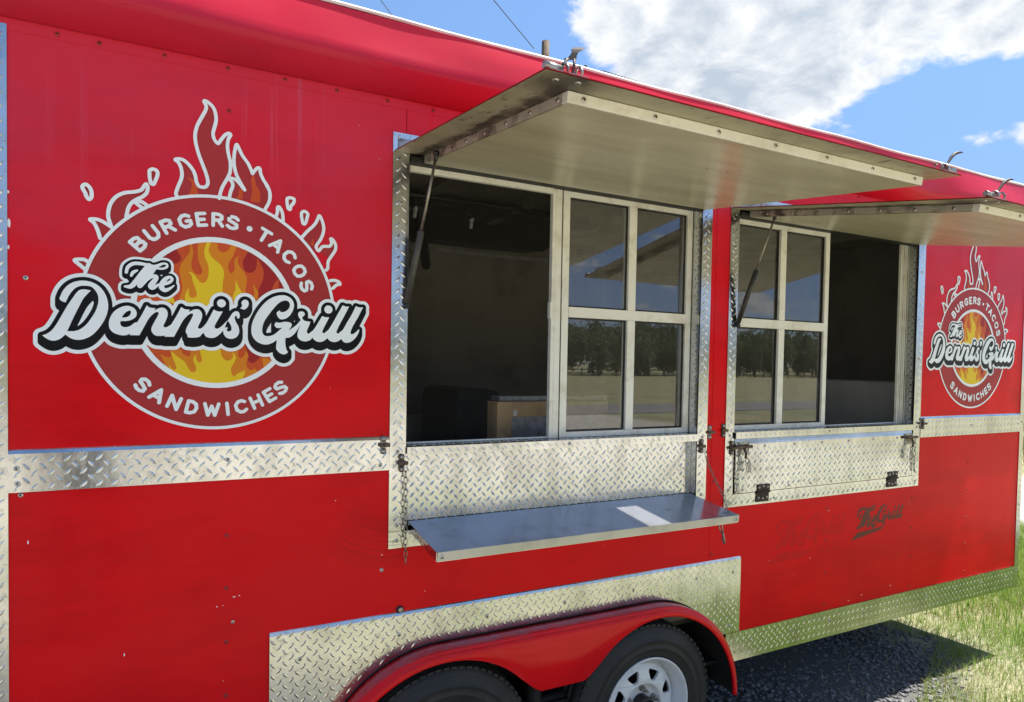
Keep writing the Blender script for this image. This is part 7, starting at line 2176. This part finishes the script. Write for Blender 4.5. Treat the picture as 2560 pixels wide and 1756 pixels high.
def blades(name, n, sampler, hmin, hmax, wid, material, droop=0.5, seg=3):
    """grass blades as curved tapering strips, one mass"""
    P = np.array([sampler() for _ in range(n)])
    h = nr.uniform(hmin, hmax, n) * P[:, 3]
    an = nr.uniform(0, 2 * PI, n)
    dx, dy = np.cos(an), np.sin(an)
    lean = nr.uniform(0.15, 1.0, n) * droop
    wd = wid * nr.uniform(0.7, 1.4, n)
    V = np.zeros((n, seg * 2 + 1, 3))
    for k in range(seg + 1):
        t_ = k / seg
        f = t_ ** 1.8 * lean * h
        z = h * (t_ - 0.35 * lean * t_ ** 2)
        cx, cy = P[:, 0] + dx * f, P[:, 1] + dy * f
        w_ = wd * (1 - t_) ** 0.6
        if k < seg:
            V[:, 2 * k, 0], V[:, 2 * k, 1], V[:, 2 * k, 2] = cx - dy * w_, cy + dx * w_, P[:, 2] + z
            V[:, 2 * k + 1, 0], V[:, 2 * k + 1, 1], V[:, 2 * k + 1, 2] = cx + dy * w_, cy - dx * w_, P[:, 2] + z
        else:
            V[:, 2 * seg, 0], V[:, 2 * seg, 1], V[:, 2 * seg, 2] = cx, cy, P[:, 2] + z
    nv = seg * 2 + 1
    off = np.arange(n)[:, None] * nv
    faces = []
    for k in range(seg - 1):
        q = np.array([2 * k, 2 * k + 1, 2 * k + 3, 2 * k + 2])
        faces.append(off + q)
    tri = off + np.array([2 * seg - 2, 2 * seg - 1, 2 * seg])
    fl = [f for a in faces for f in a.tolist()] + tri.tolist()
    me = bpy.data.meshes.new(name)
    me.from_pydata(V.reshape(-1, 3).tolist(), [], fl)
    me.materials.append(material)
    o = link(name, me)
    o['kind'] = 'stuff'
    return o


def gdens(x, y):
    return 0.5 + 0.5 * math.sin(x * 2.1 + 1.3 * math.sin(y * 1.7)) * math.sin(y * 2.6 + 0.8 * math.sin(x * 1.3))


def gedge(x, y):
    """signed distance-ish into the grass from the gravel"""
    a = x - (4.02 + 0.25 * math.sin(y * 3.0) + 0.12 * math.sin(y * 9))
    b_ = (-1.62 + 0.45 * x) - y
    return max(a, b_)


def samp_near(keep):
    def f():
        while True:
            x = 3.0 + 5.2 * nr.random() ** 1.3
            y = nr.uniform(-1.4, 2.6)
            e = gedge(x, y)
            if e < 0 and nr.random() > 0.03:
                continue
            d = gdens(x, y)
            if nr.random() < keep(d, e):
                return (x, y, 0.0, 0.55 + 0.6 * d + 0.25 * min(1, max(0, e)))
    return f


blades('grass', 80000, samp_near(lambda d, e: (0.15 + 0.85 * d) * min(1, 0.35 + e)), 0.04, 0.13, 0.0016, M['grass_green'], 0.85)
blades('dry_grass', 60000, samp_near(lambda d, e: 1.0 - 0.65 * d), 0.02, 0.085, 0.0013, M['grass_straw'], 1.1)
def samp_far():
    while True:
        x, y = nr.uniform(4.6, 7.6), nr.uniform(-3, 5)
        return (x, y, 0, 1)
def samp_bank():
    return (nr.uniform(12.3, 30), nr.uniform(0, 22), 0, 1)
blades('grass', 16000, samp_far, 0.06, 0.2, 0.003, M['grass_green'], 0.7)
blades('field_grass', 14000, samp_bank, 0.2, 0.5, 0.012, M['grass_field'], 0.6)
def samp_lot():
    while True:
        x, y = nr.uniform(-4, 5), nr.uniform(-6.5, -0.3)
        if gdens(x * 1.7 + 2, y * 1.7) > 0.52 + 0.25 * nr.random() and (abs(x) > 0.35 or abs(y + 2.06) > 0.4):
            return (x, y, 0, 0.8)
blades('grass', 30000, samp_lot, 0.03, 0.10, 0.0025, M['grass_green'], 0.9)

# ------------------------------------------------------------------ trees, fence, pole, van
def crown_mesh(h, r, n, seed):
    q = np.random.default_rng(seed)
    lobes = [(q.uniform(-0.55, 0.55) * r, q.uniform(-0.55, 0.55) * r, h * q.uniform(0.16, 0.86), r * q.uniform(0.35, 0.62)) for _ in range(16)]
    V, F = [], []
    for i in range(n):
        lx, ly, lz, lr = lobes[q.integers(len(lobes))]
        d = q.normal(size=3)
        d /= np.linalg.norm(d)
        rr = lr * q.uniform(0.55, 1.05)
        c_ = np.array([lx, ly, lz]) + d * rr * np.array([1, 1, 0.8])
        u = q.normal(size=3)
        u /= np.linalg.norm(u)
        w_ = np.cross(u, q.normal(size=3))
        w_ /= np.linalg.norm(w_)
        s_ = q.uniform(0.10, 0.24) * r / 2.6
        o_ = len(V)
        V += [c_ - u * s_, c_ + w_ * s_ * 0.55, c_ + u * s_, c_ - w_ * s_ * 0.55]
        F.append((o_, o_ + 1, o_ + 2, o_ + 3))
    me = bpy.data.meshes.new('crown')
    me.from_pydata([tuple(v) for v in V], [], F)
    me.materials.append(M['leaf'])
    return me


def trunk_mesh(h, r, seed):
    q = random.Random(seed)
    mb = MB()
    mb.tube([(0, 0, 0), (0.05 * h * q.uniform(-1, 1) * 0.5, 0, h * 0.3), (0.04 * h * q.uniform(-1, 1), 0.03 * h * q.uniform(-1, 1), h * 0.7)], [h * 0.03, h * 0.022, h * 0.008], 8)
    for k in range(5):
        a = q.uniform(0, 6.28)
        z = h * q.uniform(0.25, 0.5)
        mb.tube([(0, 0, z), (math.cos(a) * r * 0.35, math.sin(a) * r * 0.35, z + h * 0.14), (math.cos(a) * r * 0.65, math.sin(a) * r * 0.65, z + h * 0.28)], [h * 0.012, h * 0.008, h * 0.003], 6)
    o = mb.build('trunk', M['bark'], None)
    me = o.data
    bpy.data.objects.remove(o)
    return me


protos = [(crown_mesh(8.5, 4.2, 3200, s), trunk_mesh(8.5, 4.2, s)) for s in (3, 8, 21)]


def tree(x, y, k, s, label, group):
    r_ = thing('tree', (x, y, 0), label, 'tree', group)
    r_.rotation_euler = (0, 0, rng.uniform(0, 6.28))
    r_.scale = (s * rng.uniform(0.9, 1.15), s * rng.uniform(0.9, 1.15), s)
    for nm, me in (('crown', protos[k][0]), ('trunk', protos[k][1])):
        o = bpy.data.objects.new(nm, me)
        C.objects.link(o)
        o.parent = r_


for row, (n, x0, dx_, y0, s0, s1) in enumerate(((40, -30, 4.4, -84, 0.62, 0.95), (30, -32, 5.8, -93, 0.95, 1.3))):
    for i in range(n):
        x = x0 + i * dx_ + rng.uniform(-1.2, 1.2)
        tree(x, y0 + rng.uniform(-3, 3), i % 3, rng.uniform(s0, s1), 'leafy tree in the dense row beyond the road, reflected in the window glass', 'trees beyond the road')
for i in range(9):
    tree(58 + i * 6 + rng.uniform(-2, 2), 14 + i * 5 + rng.uniform(-3, 3), i % 3, rng.uniform(0.7, 1.0), 'leafy tree on the field past the far end of the trailer', 'trees past the far end')

fence = thing('rail_fence', (40, -75, 0), 'low rail fence along the meadow, reflected in the window glass', 'fence')
for z in (0.45, 0.95):
    mb = MB()
    mb.box(-10, 110, -75.03, -74.97, z, z + 0.12)
    mb.build('fence_rail', M['wood'], fence)
mb = MB()
mb.box(-0.06, 0.06, -0.06, 0.06, 0.0, 1.25)
po = mb.build('fence_post', M['wood'], fence)
po.location = Vector((-9, -75.12, 0))
for i in range(1, 40):
    o = po.copy()
    C.objects.link(o)
    o.parent = fence
    o.matrix_parent_inverse = po.matrix_parent_inverse
    o.location = (-9 + i * 3.0, -75.12, 0)

van = thing('box_trailer', (118, -78, 0), 'white box trailer parked on the meadow, reflected in the second window', 'trailer')
mb = MB()
mb.box(115.2, 121.2, -79.2, -76.9, 0.55, 3.1)
mb.build('box_body', M['white_van'], van, 0.05)
mb = MB()
mb.box(115.1, 121.3, -79.1, -77.0, 0.40, 0.54)
mb.build('box_chassis', M['dark'], van)
for x in (117.4, 118.4):
    for y in (-77.1, -79.1):
        mb = MB()
        mb.lathe([(0.05, -0.1), (0.2, -0.11), (0.34, -0.1), (0.36, 0.0), (0.34, 0.1), (0.05, 0.1)], (x, y, 0.36), (0, 1, 0), 20)
        mb.build('wheel', M['tyre'], van)

# the person taking the picture, seen only as a soft dark shape in the plates
def make_person(px, py):
    r_ = thing('person', (px, py, 0), 'person in blue shirt and jeans standing opposite the trailer, mirrored in the left plate', 'person')
    V = [(0, 0, 0.98), (0, 0.01, 1.16), (0, 0.0, 1.36), (0, 0.0, 1.47), (0, 0.02, 1.55),
         (-0.10, 0, 0.93), (-0.11, 0.02, 0.50), (-0.12, -0.02, 0.08), (-0.13, 0.14, 0.04),
         (0.10, 0, 0.93), (0.12, 0.03, 0.50), (0.13, -0.02, 0.08), (0.15, 0.14, 0.04),
         (-0.19, 0.0, 1.41), (-0.24, 0.10, 1.18), (-0.08, 0.27, 1.38),
         (0.19, 0.0, 1.41), (0.27, 0.10, 1.20), (0.14, 0.27, 1.40)]
    R = [0.155, 0.14, 0.165, 0.07, 0.055, 0.095, 0.065, 0.048, 0.042, 0.095, 0.065, 0.048, 0.042, 0.068, 0.046, 0.030, 0.068, 0.046, 0.030]
    E = [(0, 1), (1, 2), (2, 3), (3, 4), (0, 5), (5, 6), (6, 7), (7, 8), (0, 9), (9, 10), (10, 11), (11, 12), (2, 13), (13, 14), (14, 15), (2, 16), (16, 17), (17, 18)]
    me = bpy.data.meshes.new('body')
    me.from_pydata(V, E, [])
    o = bpy.data.objects.new('body', me)
    C.objects.link(o)
    o.modifiers.new('skin', 'SKIN')
    for i, v in enumerate(me.skin_vertices[0].data):
        v.radius = (R[i], R[i] * (0.72 if i < 3 else 1.0))
        v.use_root = i == 0
    sd = o.modifiers.new('sub', 'SUBSURF')
    sd.levels = sd.render_levels = 2
    dg = bpy.context.evaluated_depsgraph_get()
    m2 = bpy.data.meshes.new_from_object(o.evaluated_get(dg))
    bpy.data.objects.remove(o)
    mats = [plain_noise('blue denim', (0.045, 0.06, 0.10), (0.03, 0.04, 0.07), 30, 0.8), plain_noise('navy shirt cotton', (0.06, 0.085, 0.15), (0.045, 0.065, 0.12), 20, 0.85), plain_noise('skin', (0.50, 0.30, 0.21), (0.46, 0.27, 0.18), 9, 0.5),
            plain_noise('shoe leather', (0.05, 0.045, 0.04), (0.03, 0.03, 0.03), 9, 0.5)]
    for q in mats:
        m2.materials.append(q)
    for f in m2.polygons:
        c_ = f.center
        f.use_smooth = True
        f.material_index = 3 if c_.z < 0.10 else 0 if c_.z < 0.96 else 2 if (c_.z > 1.47 or c_.y > 0.13) else 1
    body = link('body', m2)
    body.parent = r_
    mb = MB()
    hc = Vector((0, 0.035, 1.655))
    n1, n2 = 14, 20
    vv = []
    for i in range(n1 + 1):
        a = PI * i / n1
        for j in range(n2):
            b_ = 2 * PI * j / n2
            x, y, z = math.sin(a) * math.cos(b_) * 0.076, math.sin(a) * math.sin(b_) * 0.095, math.cos(a) * 0.118
            if z < 0:
                x *= 1 + z * 2.2
                y *= 1 + z * 1.0
            if y > 0.07 and -0.035 < z < 0.02 and abs(x) < 0.02:
                y += 0.020 * (1 - abs(x) / 0.02)
            vv.append(hc + Vector((x, y, z)))
    mb.add(vv, [(i * n2 + j, i * n2 + (j + 1) % n2, (i + 1) * n2 + (j + 1) % n2, (i + 1) * n2 + j) for i in range(n1) for j in range(n2)], 0, True)
    for sx in (-1, 1):
        mb.lathe([(0.001, 0.0), (0.022, 0.002), (0.024, 0.008), (0.014, 0.013)], hc + Vector((0.070 * sx, 0.0, 0.0)), (sx, -0.3, 0), 10)
    mb.build('head', mats[2], None).parent = r_
    mb = MB()
    for sx in (-1, 1):
        mb.lathe([(0.001, 0.004), (0.007, 0.003), (0.010, 0.0)], hc + Vector((0.030 * sx, 0.084, 0.012)), (0, 1, 0), 10)
    mb.build('eyes', M['d_black'], None).parent = r_
    mb = MB()
    mb.tube([hc + Vector((-0.022, 0.079, -0.055)), hc + Vector((0, 0.086, -0.057)), hc + Vector((0.022, 0.079, -0.055))], 0.004, 6)
    mb.build('mouth', plain_noise('lips', (0.36, 0.14, 0.12), (0.32, 0.12, 0.1), 9, 0.5), None).parent = r_
    mb = MB()
    vv = [hc + (v - hc) * 1.06 + Vector((0, -0.008, 0.008)) for v in vv]
    mb.add(vv, [(i * n2 + j, i * n2 + (j + 1) % n2, (i + 1) * n2 + (j + 1) % n2, (i + 1) * n2 + j) for i in range(n1) for j in range(n2)
                if i < 5 or (i < 9 and 11 <= j < 20)], 0, True)
    mb.build('hair', plain_noise('dark brown hair', (0.035, 0.022, 0.015), (0.02, 0.013, 0.01), 60, 0.6), None).parent = r_
    for sx, w_ in ((-1, Vector((-0.08, 0.27, 1.38))), (1, Vector((0.14, 0.27, 1.40)))):
        mb = MB()
        d = Vector((0.02 * -sx, 0.03, 0.095))
        mb.tube([w_, w_ + d * 0.5, w_ + d], [0.028, 0.038, 0.034], 10, 0, True, False, 0.55)
        for k in range(4):
            b0 = w_ + d + Vector(((k - 1.5) * 0.017, 0.0, -abs(k - 1.4) * 0.006))
            ln = (0.062, 0.072, 0.068, 0.052)[k]
            mb.tube([b0, b0 + Vector((0, 0.012, ln * 0.45)), b0 + Vector((0, 0.034, ln * 0.75)), b0 + Vector((0, 0.052, ln * 0.72))], [0.0095, 0.009, 0.008, 0.006], 8)
        b0 = w_ + d * 0.35 + Vector((-sx * 0.03, 0, 0))
        mb.tube([b0, b0 + Vector((-sx * 0.022, 0.014, 0.028)), b0 + Vector((-sx * 0.022, 0.036, 0.046))], [0.013, 0.011, 0.008], 8)
        mb.build('hand', mats[2], None).parent = r_


make_person(-0.46, -2.52)

# power pole behind the trailer with its side arm and lines
pole = thing('utility_pole', (8.85, 13.44, 0), 'weathered wooden utility pole rising behind the trailer roof', 'utility pole')
mb = MB()
zt = 10.36
pts, rr = [], []
for i in range(13):
    t_ = i / 12
    pts.append((8.85 + 0.004 * math.sin(i * 1.7), 13.44 + 0.004 * math.cos(i * 2.1), zt * t_))
    rr.append(0.155 - 0.05 * t_)
mb.tube(pts, rr, 14)
mb.build('pole_shaft', M['wood'], pole)
mb = MB()
mb.obox((8.97, 13.32, 9.80), (1, 0.0, -0.06), (0, 1, 0), (0.06, 0, 1), -0.3, 1.75, -0.04, 0.04, -0.045, 0.045)
mb.build('crossarm', M['wood'], pole)
for dx_ in (0.45, 1.1, 1.65):
    mb = MB()
    mb.lathe([(0.015, 0.0), (0.015, 0.06), (0.045, 0.07), (0.05, 0.10), (0.03, 0.12), (0.045, 0.14), (0.03, 0.18), (0.001, 0.19)], (8.97 + dx_, 13.32, 9.845 - 0.06 * dx_), (0, 0, 1), 10)
    mb.build('insulator', M['hinge'], pole)


def wire(a, b_, sag, label, r=0.011, n=40):
    a, b_ = Vector(a), Vector(b_)
    mb = MB()
    mb.tube([a.lerp(b_, i / n) - Vector((0, 0, sag * 4 * (i / n) * (1 - i / n))) for i in range(n + 1)], r, 5)
    tag(mb.build('power_line', M['wire'], None, fix=False), label, 'power line', 'overhead lines behind the trailer')


wire((10.62, 13.32, 9.93), (62.0, 8.5, 9.6), 1.0, 'thin power line sloping down to the right across the clouds from the pole')
wire((8.44, 13.34, 10.04), (-7.0, -2.1, 8.0), 0.25, 'thin power line crossing the blue sky just left of the pole')
wire((7.2, 19.5, 12.4), (-6.6, -4.0, 7.6), 0.25, 'thin power line crossing the blue sky farthest left above the roof')
